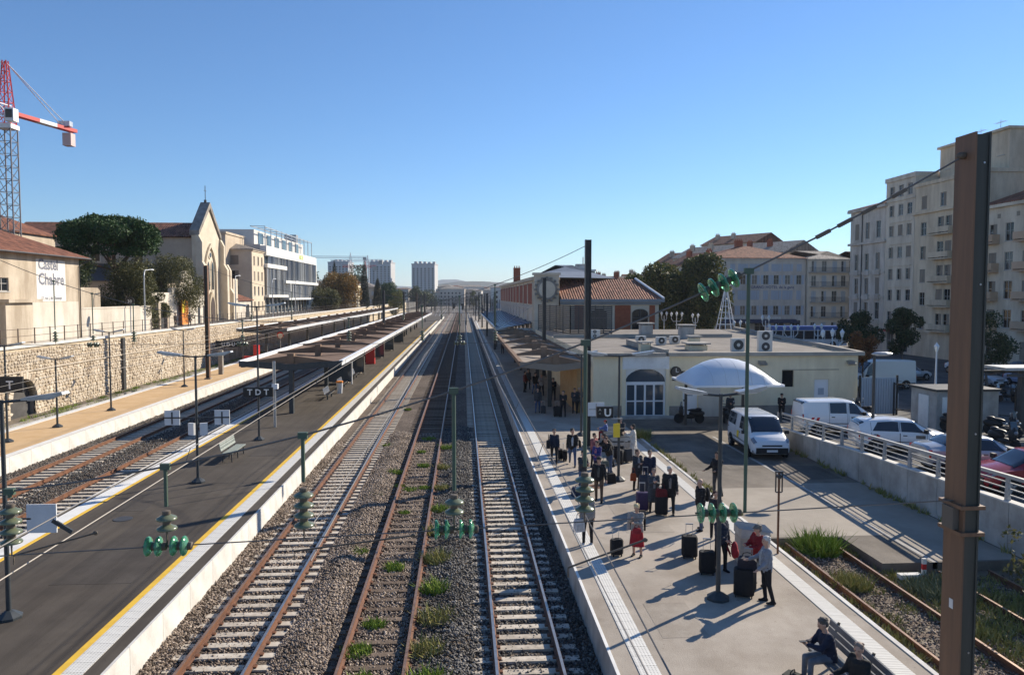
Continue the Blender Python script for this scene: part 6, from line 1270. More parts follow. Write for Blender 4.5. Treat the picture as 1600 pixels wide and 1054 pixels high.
# Christmas cone, ornate lamps, fence, hut on the right
cn=thing('light_cone','white lattice cone of festive lights behind the flat roof','decoration',(33,95,GY)); b=MB()
for i in range(10): a=i/10*6.283; b.bar((2.0*math.cos(a),2.0*math.sin(a),0),(.15*math.cos(a),.15*math.sin(a),8.8),.07)
b.build('frame',white_m,cn); b=MB()
for k_ in range(11):
    z=.6+k_*.75; rr=2-1.85*z/8.8
    for i in range(10): a=i/10*6.283; a2=(i+1)/10*6.283; b.bar((rr*math.cos(a),rr*math.sin(a),z),(rr*math.cos(a2),rr*math.sin(a2),z),.05)
b.build('hoops',white_m,cn)
opal=mat('opal_lantern',(.8,.82,.8),.3); cwh=mat('white_cast_iron',(.7,.71,.72),.5)
def ornate_lamp(label,x,y,h=4.6,n=3,s=1.0,z0=GY):
    r=thing('street_lamp',label,'street lamp',(x,y,z0)); b=MB(); b.lathe([(.2,0),(.2,.5),(.1,.6),(.07,h*.6),(.05,h)],10); b.build('post',cwh,r)
    pos=[(0,0,h)] if n==1 else [((i-(n-1)/2)*.72*s,0,h+(.0 if n!=3 or i!=1 else .05)) for i in range(n)]
    for px,py,pz in pos:
        if abs(px)>.01: b=MB(); b.tube([(0,0,h-.7),(px*.6,0,h-.75),(px,0,h-.35),(px,0,h)],.035*s,6); b.build('arm',cwh,r)
        b=MB(); b.lathe([(.07*s,0),(.16*s,.3*s),(.16*s,.34*s)],6,(px,py,pz)); ln=b.build('lantern',opal,r); b=MB(); b.lathe([(.19*s,.34*s),(.14*s,.44*s),(.05*s,.54*s),(.02*s,.62*s)],6,(px,py,pz)); b.build('lantern_cap',cwh,ln)
for i,(xp,Y,n,h,s) in enumerate(((1163,92,3,4.3,1.1),(1204,96,2,4.8,1.2),(1216,88,2,4.0,1.1),(1246,86,3,4.0,1.1),(1290,84,2,4.2,1.1),(1314,62,3,4.5,1.15),(1488,52,1,4.0,1.1),(1090,108,2,4.8,1.1),(1060,112,3,4.9,1.1),(1040,116,2,4.9,1.1))):
    ornate_lamp('white street lamp with %s, %s' % (('one lantern','two lanterns','three lanterns')[n-1],('left of the hotel entrance','tallest before the hotel awning','just right of the tallest lamp','above the blue bus','before the balconied house','large and near at the end of the flat roof','alone beside the big post','behind the vent stacks at right','behind the vent stacks at left','beside the station wing')[i]),(xp-724)/1200*Y*1.005,Y,h,n,s)
fe=thing('mesh_fence','black steel fence panels between annex and parked motorbikes','fence',(27,47,.6))
for i in range(6):
    x=28.4+i*1.5; y=48.8-i*.8; b=MB(); b.bar((x,y,.5),(x,y,2.7),.08); b.build('post',black,fe,w=True)
    if i<5: b=MB(); b.bar((x,y,2.6),(x+1.5,y-.8,2.6),.06); b.bar((x,y,.9),(x+1.5,y-.8,.9),.06); b.build('rail',black,fe,w=True)
gt=thing('metal_gate','pale blue corrugated metal gate at the right end of the annex','gate',(27.0,49,.46)); cg=mat('blue_grey_cladding',(.36,.42,.47),.5)
for i in range(14): b=MB(); b.box(-.75+i*.17,-.75+i*.17+.11,-.05,.0,.15,2.5); b.build('rib',cg,gt)
b=MB(); b.box(-.8,1.65,.0,.03,.1,2.55); b.build('sheet',cg,gt); b=MB(); b.box(-.9,-.8,-.06,.06,0,2.7); b.box(1.65,1.75,-.06,.06,0,2.7); b.build('post',black,gt)
ky=thing('utility_hut','small square concrete hut with pale door and flat roof by the motorbikes','hut',(27.3,41.2,.9)); b=MB(); b.box(-1.6,1.9,-1.2,1.2,0,2.3); b.build('wall',conc,ky); b=MB(); b.box(-1.7,2.0,-1.3,1.3,2.3,2.42); b.build('roof',dark_m,ky); b=MB(); b.box(-1.66,-1.605,-.5,.4,.1,2.0); b.build('door',white_p,ky); b=MB(); b.box(-1.3,-.4,-1.26,-1.205,.3,2.0); b.build('hatch',white_p,ky)
for i,(x,y) in enumerate(((30.5,52),(32.5,51),(34.3,50),(37,47),(39.5,42),(41.5,37))):
    b=MB(); b.lathe([(.07,0),(.07,1.0),(.05,1.08)],8); b.build('bollard',cwh,M=TR(x,y,zr(min(y,49))),label='white bollard along the far pavement, %s from the annex' % ordn[i],cat='bollard',group='bollards on the far pavement')
tl=thing('pergola','dark steel shelter with horizontal beams behind the big post','shelter',(33,36,1.4))
for x in (29,32.5,36,39.5): b=MB(); b.box(x-.12,x+.12,37.9,38.2,1.2,4.6); b.build('column',dark_m,tl,w=True)
b=MB(); b.box(27.5,46,37.2,38.9,4.6,4.75); b.build('roof',galv,tl,w=True); b=MB(); b.box(27.5,46,37.0,37.15,4.3,4.45); b.box(27.5,46,38.95,39.1,4.3,4.45); b.build('beam',dark_m,tl,w=True)
dp=thing('car_park_lamp','dark lamp post with a flat head rising from the car park','lamp post',(18.25,33.0,1.47)); b=MB(); b.cyl((0,0,0),(0,0,4.3),.08,.06,8); b.build('post',dark_m,dp); b=MB(); b.ell((.35,0,4.35),(.5,.2,.1)); b.build('head',galv,dp)
# ================= VEHICLES =================
car_w=mat('white_car_paint',(.74,.75,.76),.25,coat=.6); car_r=mat('red_car_paint',(.3,.022,.03),.25,coat=.6); car_s=mat('silver_car_paint',(.4,.42,.45),.3,metal=.4,coat=.5); car_b=mat('dark_car_paint',(.05,.055,.065),.25,coat=.6); car_p=mat('pale_blue_paint',(.3,.36,.5),.3,coat=.5)
trim_b=mat('black_car_trim',(.02,.02,.021),.55); cglass=mat('car_glass',(.018,.024,.034),.05,spec=.8); lamp_w=mat('headlamp',(.2,.22,.25),.08,spec=.9); lamp_r=mat('tail_lamp',(.45,.02,.02),.2); wheel_m=mat('wheel_rim',(.45,.46,.47),.35,metal=.7); plate_m=mat('number_plate',(.72,.72,.7),.5); red_s=mat('red_stripe',(.6,.04,.04),.5)
class Car:
    def __init__(s, secs): s.S=np.array(secs,float); s.x=s.S[:,0]
    def ring(s, x):
        zb,zbelt,zt,w,wt=[np.interp(x,s.x,s.S[:,i]) for i in range(1,6)]
        h=[(0,zb),(w*.86,zb),(w*.985,zb+.1),(w*1.0,(zb+zbelt)/2+.05),(w*.97,zbelt),(wt+.0*(w-wt),zt-.07),(wt*.86,zt-.012),(0,zt)]
        return np.array(h+[(-a,c) for a,c in h[-2:0:-1]])      # 14 points
    def P(s, x, t):
        r=s.ring(x); i=int(math.floor(t))%14; f=t-math.floor(t); p=r[i]*(1-f)+r[(i+1)%14]*f; return Vector((x,p[0],p[1]))
    def body(s, nx=36):
        xs=sorted(set(list(np.linspace(s.x[0],s.x[-1],nx))+list(s.x))); b=MB(); vs=[]; 
        for x in xs: vs+=[(x,a,c) for a,c in s.ring(x)]
        n=len(xs); fs=[(i*14+j,i*14+(j+1)%14,(i+1)*14+(j+1)%14,(i+1)*14+j) for i in range(n-1) for j in range(14)]
        fs+=[tuple(range(14)),tuple((n-1)*14+j for j in range(14))]; b.add(vs,fs); return b
    def patch(s, x0,x1,t0,t1,off=.006,nx=6,nt_=6,skew0=0,skew1=0):
        b=MB(); V=[]; 
        for i in range(nx+1):
            for j in range(nt_+1):
                fj=j/nt_; xa=x0+skew0*fj; xb=x1+skew1*fj; x=xa+(xb-xa)*i/nx; t=t0+(t1-t0)*fj
                p=s.P(x,t); e=.02; dx=s.P(min(x+e,s.x[-1]),t)-s.P(max(x-e,s.x[0]),t); dt=s.P(x,t+.05)-s.P(x,t-.05); nrm=dx.cross(dt)
                if nrm.length>1e-9: nrm.normalize()
                cen=Vector((x,0,.9)); 
                if nrm.dot(p-cen)<0: nrm=-nrm
                V.append(p+nrm*off)
        k=nt_+1; b.add(V,[(i*k+j,(i+1)*k+j,(i+1)*k+j+1,i*k+j+1) for i in range(nx) for j in range(nt_)]); return b
def wheel(r, x, y, R_, s):
    b=MB(); b.lathe([(R_*.62,-.09),(R_*.95,-.1),(R_,-.06),(R_,.06),(R_*.95,.1),(R_*.62,.09)],18,(x,y,R_),'y'); w=b.build('wheel',rubber,r,smooth=40)
    b=MB(); yy=y+s*.075; b.lathe([(R_*.62,-.02),(R_*.62,.02)],16,(x,yy,R_),'y',1)
    for k in range(5): a=k*1.2566; b.bar((x,yy+s*.03,R_),(x+R_*.6*math.cos(a),yy+s*.03,R_+R_*.6*math.sin(a)),.06,.06)
    b.lathe([(R_*.15,-.04),(R_*.15,.05)],8,(x,yy,R_),'y'); b.build('rim',[wheel_m,trim_b],w)
def car(label, loc, rz, secs, paint, wheels, R_, side_win, shield, rear=None, name='parked_car', cat='car', grille=True, stripes=False, roofbar=False, lower=True, group=None):
    r=thing(name,label,cat,loc,rz,group); c=Car(secs); c.body().build('body',paint,r,smooth=38); xf=c.x[-1]; xr=c.x[0]
    for a,b_,sk0,sk1 in side_win:
        for t0,t1 in ((4.1,4.93),(9.9,9.07)): c.patch(a,b_,t0,t1,.008,6,4,sk0,sk1).build('side_window',cglass,r,smooth=60)
    c.patch(shield[0],shield[1],5.12,8.88,.012,6,10).build('windscreen',cglass,r,smooth=60)
    if rear: c.patch(rear[0],rear[1],5.2,8.8,.012,4,8).build('rear_window',cglass,r,smooth=60)
    if lower: 
        for t0,t1 in ((1.3,2.35),(12.7,11.65)): c.patch(xr+.1,xf-.1,t0,t1,.01,10,3).build('sill',trim_b,r)
    w=np.interp(wheels[0],c.x,c.S[:,4])
    for x in wheels:
        for s in (-1,1):
            b=MB(); b.lathe([(R_*1.18,0),(R_*1.18,.03)],18,(x,s*(w-.005) if s>0 else -w-.025,R_*1.02),'y'); b.build('wheel_arch',trim_b,r); wheel(r,x,s*(w-.05),R_,s)
    zb=np.interp(xf,c.x,c.S[:,1]); zt=np.interp(xf,c.x,c.S[:,3]); wf=np.interp(xf,c.x,c.S[:,4]); zh=c.S[-2,3]
    b=MB(); b.box(xf-.12,xf+.03,-wf*.96,wf*.96,zb-.02,zb+.26); b.build('bumper',trim_b,r); b=MB(); b.box(xf+.031,xf+.04,-.26,.26,zb+.06,zb+.17); b.build('number_plate',plate_m,r)
    if grille: b=MB(); b.box(xf-.02,xf+.012,-wf*.6,wf*.6,zb+.33,zb+.4); b.build('grille',trim_b,r)
    for s in (-1,1):
        c.patch(xf-.42,xf-.07,3.75 if s>0 else 10.25,5.15 if s>0 else 8.85,.013,5,5).build('headlight',lamp_w,r,smooth=60)
        b=MB(); wr=c.S[1,4]; b.box(xr+.005,xr+.1,s*wr*.9-.06,s*wr*.9+.06,c.S[1,2]-.32,c.S[1,2]+.02); b.build('tail_light',lamp_r,r)
        xm=shield[1]-.35; b=MB(); b.cbox((xm,s*(np.interp(xm,c.x,c.S[:,4])+.1),np.interp(xm,c.x,c.S[:,2])+.12),(.12,.22,.17)); b.build('mirror',trim_b,r)
    if stripes:
        for xs_,t0,t1 in ((xr+.35,3.05,3.6),(xf-.75,3.3,3.75)):
            for k in range(2):
                for a,b_ in ((t0,t1),(14-t0,14-t1)): c.patch(xs_+k*.28,xs_+k*.28+.14,a,b_,.016,2,2,.1,.1).build('warning_stripe',red_s,r)
        for a,b_ in ((3.3,3.75),(10.7,10.25)): c.patch(.35,.75,a,b_,.009,2,2).build('logo_patch',car_b,r)
    for xs_ in sorted(set([a[0]-.05 for a in side_win]+[a[1]+.03 for a in side_win])):
        for t0,t1 in ((2.2,4.95),(11.8,9.05)): c.patch(xs_,xs_+.014,t0,t1,.004,1,8).build('door_seam',trim_b,r)
    for t0,t1 in ((2.75,2.85),(11.25,11.15)): c.patch(wheels[0]+R_*1.25,wheels[1]-R_*1.25,t0,t1,.012,6,1).build('rub_strip',trim_b,r)
    for a in side_win:
        for t0,t1 in ((3.6,3.72),(10.4,10.28)): c.patch(a[0]+.06,a[0]+.24,t0,t1,.012,2,1).build('door_handle',trim_b,r)
    return r,c
van=[(-2.3,.5,1.1,1.72,.8,.66),(-2.24,.32,1.14,1.86,.91,.74),(-2.0,.26,1.15,1.91,.95,.79),(-.5,.25,1.14,1.94,.96,.8),(.55,.25,1.12,1.93,.96,.79),(.85,.25,1.1,1.84,.96,.76),(1.3,.25,1.06,1.5,.95,.76),(1.62,.25,1.03,1.2,.94,.8),(2.0,.26,.95,1.06,.92,.78),(2.22,.28,.82,.92,.87,.72),(2.3,.34,.72,.8,.8,.64)]
v1,cv=car('white passenger van with dark windscreen parked in the sunny yard',(14.95,38.0,.5),-94,van,car_w,(-1.45,1.4),.33,[(-2.05,-.75,0,0),(.0,1.05,0,-.32)],(.74,1.56),name='van',cat='van')
for i in range(6): b=MB(); x=-1.9+i*.42; b.box(x,x+.03,-.62,.62,1.925,1.95); b.build('roof_rib',white_p,v1)
cv.patch(-.35,-.0,2.9,3.75,.009,3,3).build('door_sticker',yl,v1); cv.patch(-.35,-.0,11.1,10.25,.009,3,3).build('door_sticker',yl,v1)
berl=[(-2.15,.5,1.05,1.6,.78,.62),(-2.1,.32,1.1,1.72,.88,.7),(-1.9,.24,1.12,1.79,.92,.75),(0,.24,1.1,1.82,.93,.76),(.5,.24,1.08,1.77,.93,.73),(1.1,.24,1.04,1.36,.92,.73),(1.35,.24,1.02,1.16,.91,.76),(1.85,.26,.95,1.04,.89,.74),(2.1,.28,.8,.88,.84,.68),(2.18,.34,.7,.76,.76,.6)]
car('white service van with red warning stripes parked beyond the guard rail',(19.75,39.2,zr(39.2)),-4,berl,car_w,(-1.35,1.35),.32,[(-.75,.1,0,0),(.25,1.05,0,-.38)],(.58,1.3),(-2.13,-2.02),name='van',cat='van',stripes=True)
suv=[(-2.0,.5,.95,1.2,.74,.58),(-1.94,.32,.98,1.34,.84,.62),(-1.6,.24,1.0,1.48,.88,.66),(-.6,.22,.98,1.55,.9,.69),(.3,.22,.96,1.5,.9,.67),(.95,.22,.94,1.14,.89,.69),(1.15,.22,.93,1.02,.88,.72),(1.65,.24,.86,.95,.86,.7),(1.95,.28,.72,.8,.8,.62),(2.02,.34,.62,.68,.72,.55)]
car('small white car with red warning stripes behind the guard rail, left of the big post',(19.45,32.9,zr(32.9)),-10,suv,car_w,(-1.28,1.28),.33,[(-1.45,-.35,.25,0),(-.25,.78,0,-.42)],(.36,1.08),(-1.97,-1.75),stripes=True)
sedan=[(-2.1,.48,.9,1.0,.72,.56),(-2.02,.3,.92,1.06,.82,.62),(-1.5,.22,.93,1.12,.87,.66),(-1.0,.2,.92,1.36,.88,.62),(-.3,.2,.91,1.43,.89,.63),(.3,.2,.9,1.4,.89,.62),(.95,.2,.88,1.04,.88,.68),(1.2,.2,.86,.96,.87,.7),(1.75,.22,.78,.86,.85,.68),(2.02,.26,.64,.72,.78,.58),(2.1,.32,.56,.62,.68,.5)]
def sed(label,loc,rz,p,**k): return car(label,loc,rz,sedan,p,(-1.3,1.32),.31,[(-1.25,-.3,.2,0),(-.2,.75,0,-.35)],(.38,1.14),(-1.46,-1.04),**k)
sed('dark red car parked against the guard rail right of the big post',(19.6,25.0,zr(25)),176,car_r)
sed('silver car between the red car and the motorbikes, right of the big post',(19.8,28.4,zr(28.4)),-5,car_s)
sed('grey car on the far street seen right of the big post',(46.2,65.5,GY),-84,car_s); sed('pale blue car on the far street at the right edge',(49.5,64,GY),-84,car_p)
for i,(x,y,p,rz) in enumerate(((28.5,57,car_s,60),(31,70,car_w,20),(38,72,car_b,15),(42,70,car_s,10),(51,75,car_w,-90),(56,73,car_b,-92))): sed('%s car on the far street, %s' % (('silver','white','black','grey','white','dark')[i],('just beyond the corner of the annex','behind the delivery van','near the small autumn tree','in front of the street trees','before the plain beige block','before the sandy block')[i]),(x,y,GY),rz,p)
mast_v=[(-2.9,.5,1.1,2.3,.9,.8),(-2.85,.3,1.15,2.42,.98,.86),(.6,.28,1.15,2.5,1.0,.88),(1.25,.28,1.12,2.4,1.0,.84),(1.9,.28,1.1,1.75,.99,.84),(2.2,.28,1.08,1.3,.98,.86),(2.7,.3,.95,1.1,.94,.8),(2.9,.34,.75,.85,.86,.7)]
car('tall white delivery van parked on the street beyond the fence',(35.6,63.6,GY),186,mast_v,mat('cream_van_paint',(.68,.66,.6),.35,coat=.4),(-1.9,1.9),.36,[(1.1,1.9,0,-.3)],(1.32,2.12),name='van',cat='van')
# bus
bu=thing('city_bus','white and blue city bus passing before the hotel','bus',(53,116,GY)); b=MB(); b.box(-6,6,-1.25,1.25,.3,3.1); b.build('body',car_w,bu)
for i in range(7): b=MB(); b.box(-5.7+i*1.65,-4.2+i*1.65,-1.27,-1.252,1.3,2.6); b.build('window',cglass,bu)
b=MB(); b.box(-6,6,-1.266,-1.251,2.7,3.05); b.box(-5.8,5.8,-1.1,1.1,3.1,3.3); b.build('blue_band',mat('bus_blue',(.05,.12,.4),.4),bu)
for x in (-4,3.8): wheel(bu,x,-1.2,.48,-1)
# motorbikes
def bike(label,x,y,rz,col=None,z0=.5,big=False):
    col=col or trim_b; r=thing('motor_scooter',label,'motorbike',(x,y,z0),rz)
    for xx in (-.62,.66):
        b=MB(); b.lathe([(.16,-.05),(.27,-.06),(.3,-.03),(.3,.03),(.27,.06),(.16,.05)],16,(xx,0,.3),'y'); w=b.build('wheel',rubber,r); b=MB(); b.lathe([(.17,-.03),(.17,.03)],10,(xx,0,.3),'y'); b.build('hub',wheel_m,w)
    b=MB(); b.ell((-.45,0,.62),(.5,.2,.22)); b.ell((.05,0,.42),(.45,.2,.14)); b.ell((.52,0,.75),(.16,.22,.38)); b.ell((.66,0,.55),(.2,.1,.08)); b.build('fairing',col,r,smooth=60)
    b=MB(); b.ell((-.3,0,.82),(.45,.17,.09)); b.ell((-.55,0,.88),(.22,.16,.09)); b.build('seat',black,r,smooth=60)
    b=MB(); b.tube([(.7,0,.3),(.48,0,1.0)],.04,6); b.tube([(.42,-.34,1.06),(.5,-.1,1.02),(.5,.1,1.02),(.42,.34,1.06)],.022,6); b.build('handlebar',dark_m,r)
    for s in (-1,1): b=MB(); b.tube([(.46,s*.25,1.05),(.5,s*.32,1.22)],.01,4); b.ell((.5,s*.34,1.25),(.02,.07,.05)); b.build('mirror',galv,r)
    b=MB(); b.ell((.68,0,.86),(.06,.1,.08)); b.build('headlight',lamp_w,r); b=MB(); b.add([(.6,-.18,1.0),(.6,.18,1.0),(.5,.15,1.35),(.5,-.15,1.35),(.585,-.18,1.0),(.585,.18,1.0),(.485,.15,1.35),(.485,-.15,1.35)],[(0,1,2,3),(7,6,5,4),(0,1,5,4),(1,2,6,5),(2,3,7,6),(3,0,4,7)]); b.build('screen',glass_b,r)
    b=MB(); b.tube([(-.1,.1,.3),(-.12,.24,.02)],.02,5); b.build('stand',dark_m,r)
for a in (('black motorbike under the carport, left one',14.0,46.6,175,None),('grey motorbike under the carport beside the standing rider',16.5,47.0,60,None),('black scooter against the annex wall by the white door',21.9,47.6,120,None)): bike(*a)
for i,(x,y) in enumerate(((24.6,45.6),(26.0,38.8),(27.4,37.2),(29.5,38.4),(24.4,33.0),(26.2,32.2),(28,31.6),(29.6,44.3))):
    bike('black motorbike in the car park, %s' % ('beside the blue gate','in front of the concrete hut','at the corner of the concrete hut','right of the concrete hut','first of the row right of the big post','second of the row right of the big post','third of the row right of the big post','by the black fence')[i],x,y,(100,-70,-60,-80,-85,-95,-88,40)[i],None,zr(y))
for i in range(9): bike('parked motorbike in the far row before the street trees, beyond the fence',38+i*.95,56.5-i*.45,-70+random.uniform(-8,8),(trim_b,car_b,car_s)[i%3],GY); bpy.data.objects[-1] if False else None
for o in [o for o in bpy.data.objects if o.get('label','').startswith('parked motorbike in the far row')]: o['group']='motorbikes in the far row'
# ================= PEOPLE =================
def capsule(b, p0, p1, r0, r1, n=10, flat=1.0):
    p0=Vector(p0); p1=Vector(p1); d=(p1-p0); L=d.length; d=d.normalized() if L>1e-5 else Vector((0,0,1))
    pts=[]; rs_=[]
    for k in range(4): a=math.pi/2*(k/3.0); pts.append(p0-d*r0*math.cos(a)); rs_.append(max(.002,r0*math.sin(a)))
    for k in range(4): a=math.pi/2*(k/3.0); pts.append(p1+d*r1*math.sin(a)); rs_.append(max(.002,r1*math.cos(a)))
    b.tube(pts,rs_,n)
def remesh(mb, vox, smooth_it=5):
    me=bpy.data.meshes.new('tmp'); me.from_pydata(mb.v,[],mb.f); o=bpy.data.objects.new('tmp',me)
    m=o.modifiers.new('r','REMESH'); m.mode='VOXEL'; m.voxel_size=vox; m.use_smooth_shade=True
    s=o.modifiers.new('s','SMOOTH'); s.factor=.5; s.iterations=smooth_it
    out_=evaluated(o); bpy.data.meshes.remove(me); return out_
skin_m=[mat('skin_light',(.52,.31,.22),.55),mat('skin_tan',(.4,.22,.14),.55),mat('skin_dark',(.14,.075,.05),.55)]
CL={}
def cloth(c, rough=.85):
    k=tuple(round(x,3) for x in c)
    if k not in CL: CL[k]=mat('cloth_%d'%len(CL),c,rough,tuple(x*.7 for x in c),9,bump=.25,bscale=22)
    return CL[k]
eye_m=mat('eye',(.03,.025,.02),.3); lip_m=mat('lips',(.35,.13,.11),.6)
BLACK=(.016,.016,.018); NAVY=(.018,.024,.05); JEANS=(.06,.1,.19); BROWN=(.11,.07,.045); GREY=(.17,.175,.19); CHAR=(.05,.053,.06)
def person(label, x, y, face, top=BLACK, legs=BLACK, shoe=BLACK, hair=(.05,.035,.025), skin=0, h=1.73, pose='stand', arms=((5,8,15),(5,8,15)), lean=0, head=(0,0), coat=0, hat=None, long_hair=False, bald=False, z0=.55, shirt=None, female=False, bulk=1.09, stance=.0, legpose=None, skirt=None, twist=0):
    """face: heading in degrees, 0 = +X. arms: (left, right) of (forward, outward, elbow) degrees. local: +y forward, x right"""
    rj=random.Random(int(x*977+y*131)); jt=lambda a: tuple(v+rj.uniform(-1,1)*k for v,k in zip(a,(12,3,16)))
    arms=tuple(jt(a) for a in arms) if pose!='sit' else arms; head=(head[0]+rj.uniform(-32,32),head[1]+rj.uniform(-4,10)) if pose!='sit' else head
    if pose=='stand' and not legpose: q=rj.uniform(-1,1); legpose=((2+8*q,5+6*abs(q)),(-2-7*q,5+6*abs(q))); face+=rj.uniform(-14,14); lean+=rj.uniform(-2,4)
    s=h/1.73; r=thing('person',label,'person',(x,y,z0),face-90)
    lp=legpose or {'stand':((2,4),(-2,4)),'walk':((24,8),(-18,22)),'sit':((84,82),(80,78))}[pose]
    def leg(sd,a,k):
        hip=Vector((sd*.092,0,0)); a=rad(a); k=rad(k); out=rad(3.5 if pose!='sit' else 7)
        kn=hip+Vector((sd*math.sin(out)*.43,math.sin(a)*.43,-math.cos(a)*.43)); an=kn+Vector((sd*.01,math.sin(a-k)*.42,-math.cos(a-k)*.42)); return hip,kn,an
    L=leg(-1,*lp[0]); Rg=leg(1,*lp[1]); zmin=min(L[2].z,Rg[2].z); pz=-zmin+.075
    if pose=='sit': pz=.52
    up=Vector((0,0,pz)); tl=rad(lean)
    def tor(p): return Vector((p[0],p[1]*math.cos(tl)+p[2]*math.sin(tl),p[2]*math.cos(tl)-p[1]*math.sin(tl)))+up
    caps=[]; sh_z=.47
    def add(nm,p0,p1,r0,r1): caps.append((nm,Vector(p0)*s,Vector(p1)*s,r0*s,r1*s))
    bw=bulk; sw=.172*(.92 if female else 1)
    for sd in (-1,1):
        add('legs',tor((sd*.06,0,.02)),tor((sd*.075,0,.1)),.115*bw,.11*bw); add('top',tor((sd*.06,0,.14)),tor((sd*.095,.005,.36)),.105*bw,.105*bw); add('top',tor((sd*.04,-.01,.4)),tor((sd*sw,-.01,sh_z-.01)),.07,.062)
    add('top',tor((0,.01,.12)),tor((0,.01,.36)),.12*bw,.118*bw)
    add('skin',tor((0,-.005,.46)),tor((0,.015,.56)),.056,.052)
    hd=tor((0,.03,.66)); ht=rad(head[0]); hn=rad(head[1])           # head turn (left +), nod
    HM=Matrix.Translation(hd*s) @ Matrix.Rotation(ht,4,'Z') @ Matrix.Rotation(-hn,4,'X') @ Matrix.Scale(s,4)
    for sd,(hip,kn,an) in ((-1,L),(1,Rg)):
        hip,kn,an=hip+up,kn+up,an+up
        if skirt: add('skin' if coat<.2 else 'legs',kn,an,.055,.04)
        else: add('legs',hip,kn,.098*bw,.066); add('legs',kn,an,.064,.05)
        fd=Vector((sd*.05,1,0)).normalized() if pose!='walk' else Vector((0,1,0)); 
        heel=an+Vector((0,-.035,-.045)); toe=an+fd*.15+Vector((0,0,-.05)); add('shoe',heel,toe,.042,.036); add('shoe',an+Vector((0,0,-.02)),an+fd*.07+Vector((0,0,-.04)),.048,.04)
        if skirt: add('skin',hip,kn,.085,.06)
    hands=[]
    for i,sd in enumerate((-1,1)):
        f,o_,e=[rad(v) for v in arms[i]]; S_=tor((sd*sw,-.01,sh_z-.02))
        el=S_+Vector((sd*math.sin(o_),math.sin(f)*math.cos(o_),-math.cos(f)*math.cos(o_)))*.285
        inn=o_-(rad(38) if e>rad(50) else rad(6)); wr=el+Vector((sd*math.sin(inn),math.sin(f+e)*math.cos(inn),-math.cos(f+e)*math.cos(inn)))*.25
        add('top',S_,el,.058*bw,.047); add('top',el,wr,.045,.036); dv=(wr-el).normalized(); pm=wr+dv*.075; add('skin',wr,pm,.03,.036); hands.append((wr*s,pm*s,dv,sd))
    # body: one continuous skin
    b=MB()
    for nm,p0,p1,r0,r1 in caps: capsule(b,p0,p1,r0,r1)
    T0=b.T; b.T=HM
    b.ell((0,-.008,.03),(.077,.098,.1),14,10); b.ell((0,.025,-.045),(.058,.066,.065),12,8); b.ell((0,.1,-.005),(.016,.022,.03),8,6)
    for sd in (-1,1): b.ell((sd*.08,-.005,-.005),(.014,.028,.036),8,6)
    b.ell((0,.085,.035),(.05,.015,.012),8,6); b.T=T0
    me=remesh(b,.0155*s,4)
    for hw,pm,dv,sd in hands: pass
    mats=[skin_m[skin],cloth(top),cloth(legs),cloth(shoe,.6),eye_m,lip_m]
    idx={'skin':0,'top':1,'legs':2,'shoe':3}
    n=len(me.polygons); C=np.zeros(n*3); me.polygons.foreach_get('center',C); C=C.reshape(-1,3); best=np.full(n,9e9); mi=np.zeros(n,int)
    for nm,p0,p1,r0,r1 in caps:
        a=np.array(p0); d=np.array(p1)-a; L2=max(1e-9,d@d); t=np.clip(((C-a)@d)/L2,0,1); q=a+t[:,None]*d; dist=np.linalg.norm(C-q,axis=1)-(r0+(r1-r0)*t); k=dist<best; best[k]=dist[k]; mi[k]=idx[nm]
    hp=np.array(HM.translation); dist=np.linalg.norm((C-hp)/np.array([1,1,1.1]),axis=1)-.105*s; k=dist<best; mi[k]=0
    # fingers, eyes and mouth welded into the same mesh
    fb=MB()
    for hw,pm,dv,sd in hands:
        side=dv.cross(Vector((0,0,1)));
        if side.length<.2: side=Vector((0,1,0))
        side.normalize(); nrm=side.cross(dv)
        for j,ln in enumerate((.068,.08,.075,.058)):
            o=side*(j-1.5)*.018*s; p=pm+o+dv*.012; k1=p+dv*ln*.5*s+nrm*.006; k2=k1+dv*ln*.45*s-nrm*(-.02)*s*(1 if sd>0 else 1); fb.tube([p,k1,k2],[.0095*s,.0085*s,.006*s],6)
        t0=hw+dv*.02; t1=t0-side*.04*s+dv*.03*s; fb.tube([t0,t1,t1+dv*.035*s],[.012*s,.01*s,.007*s],6)
    fi=len(fb.f); fb.T=HM
    for sd in (-1,1): fb.ell((sd*.032,.088,.018),(.012,.008,.008),8,5)
    ei=len(fb.f); fb.ell((0,.088,-.055),(.024,.006,.007),8,5); li=len(fb.f); fb.T=None
    m2=fb.mesh('f',mats); mm=[0]*fi+[4]*(ei-fi)+[5]*(li-ei)
    nv=len(me.vertices); V=np.zeros(nv*3); me.vertices.foreach_get('co',V); V=V.reshape(-1,3)
    faces=[tuple(p.vertices) for p in me.polygons]+[tuple(v+nv for v in p.vertices) for p in m2.polygons]
    V2=[tuple(v) for v in V]+[tuple(v.co) for v in m2.vertices]
    nb=bpy.data.meshes.new('body'); nb.from_pydata(V2,[],faces); nb.update()
    for m in mats: nb.materials.append(m)
    nb.polygons.foreach_set('material_index',np.concatenate([mi,np.array(mm)]).astype(np.int32)); nb.polygons.foreach_set('use_smooth',[True]*len(nb.polygons)); bpy.data.meshes.remove(me); bpy.data.meshes.remove(m2)
    mk('body',nb,r)
    # jacket / coat
    jb=MB()
    for nm,p0,p1,r0,r1 in caps:
        if nm=='top': capsule(jb,p0,p1,r0+.018*s,r1+.014*s)
    for sd in (-1,1): capsule(jb,tor((sd*.06,0,-.02))*s,tor((sd*.08,0,.2))*s,.128*bw*s,.115*bw*s)
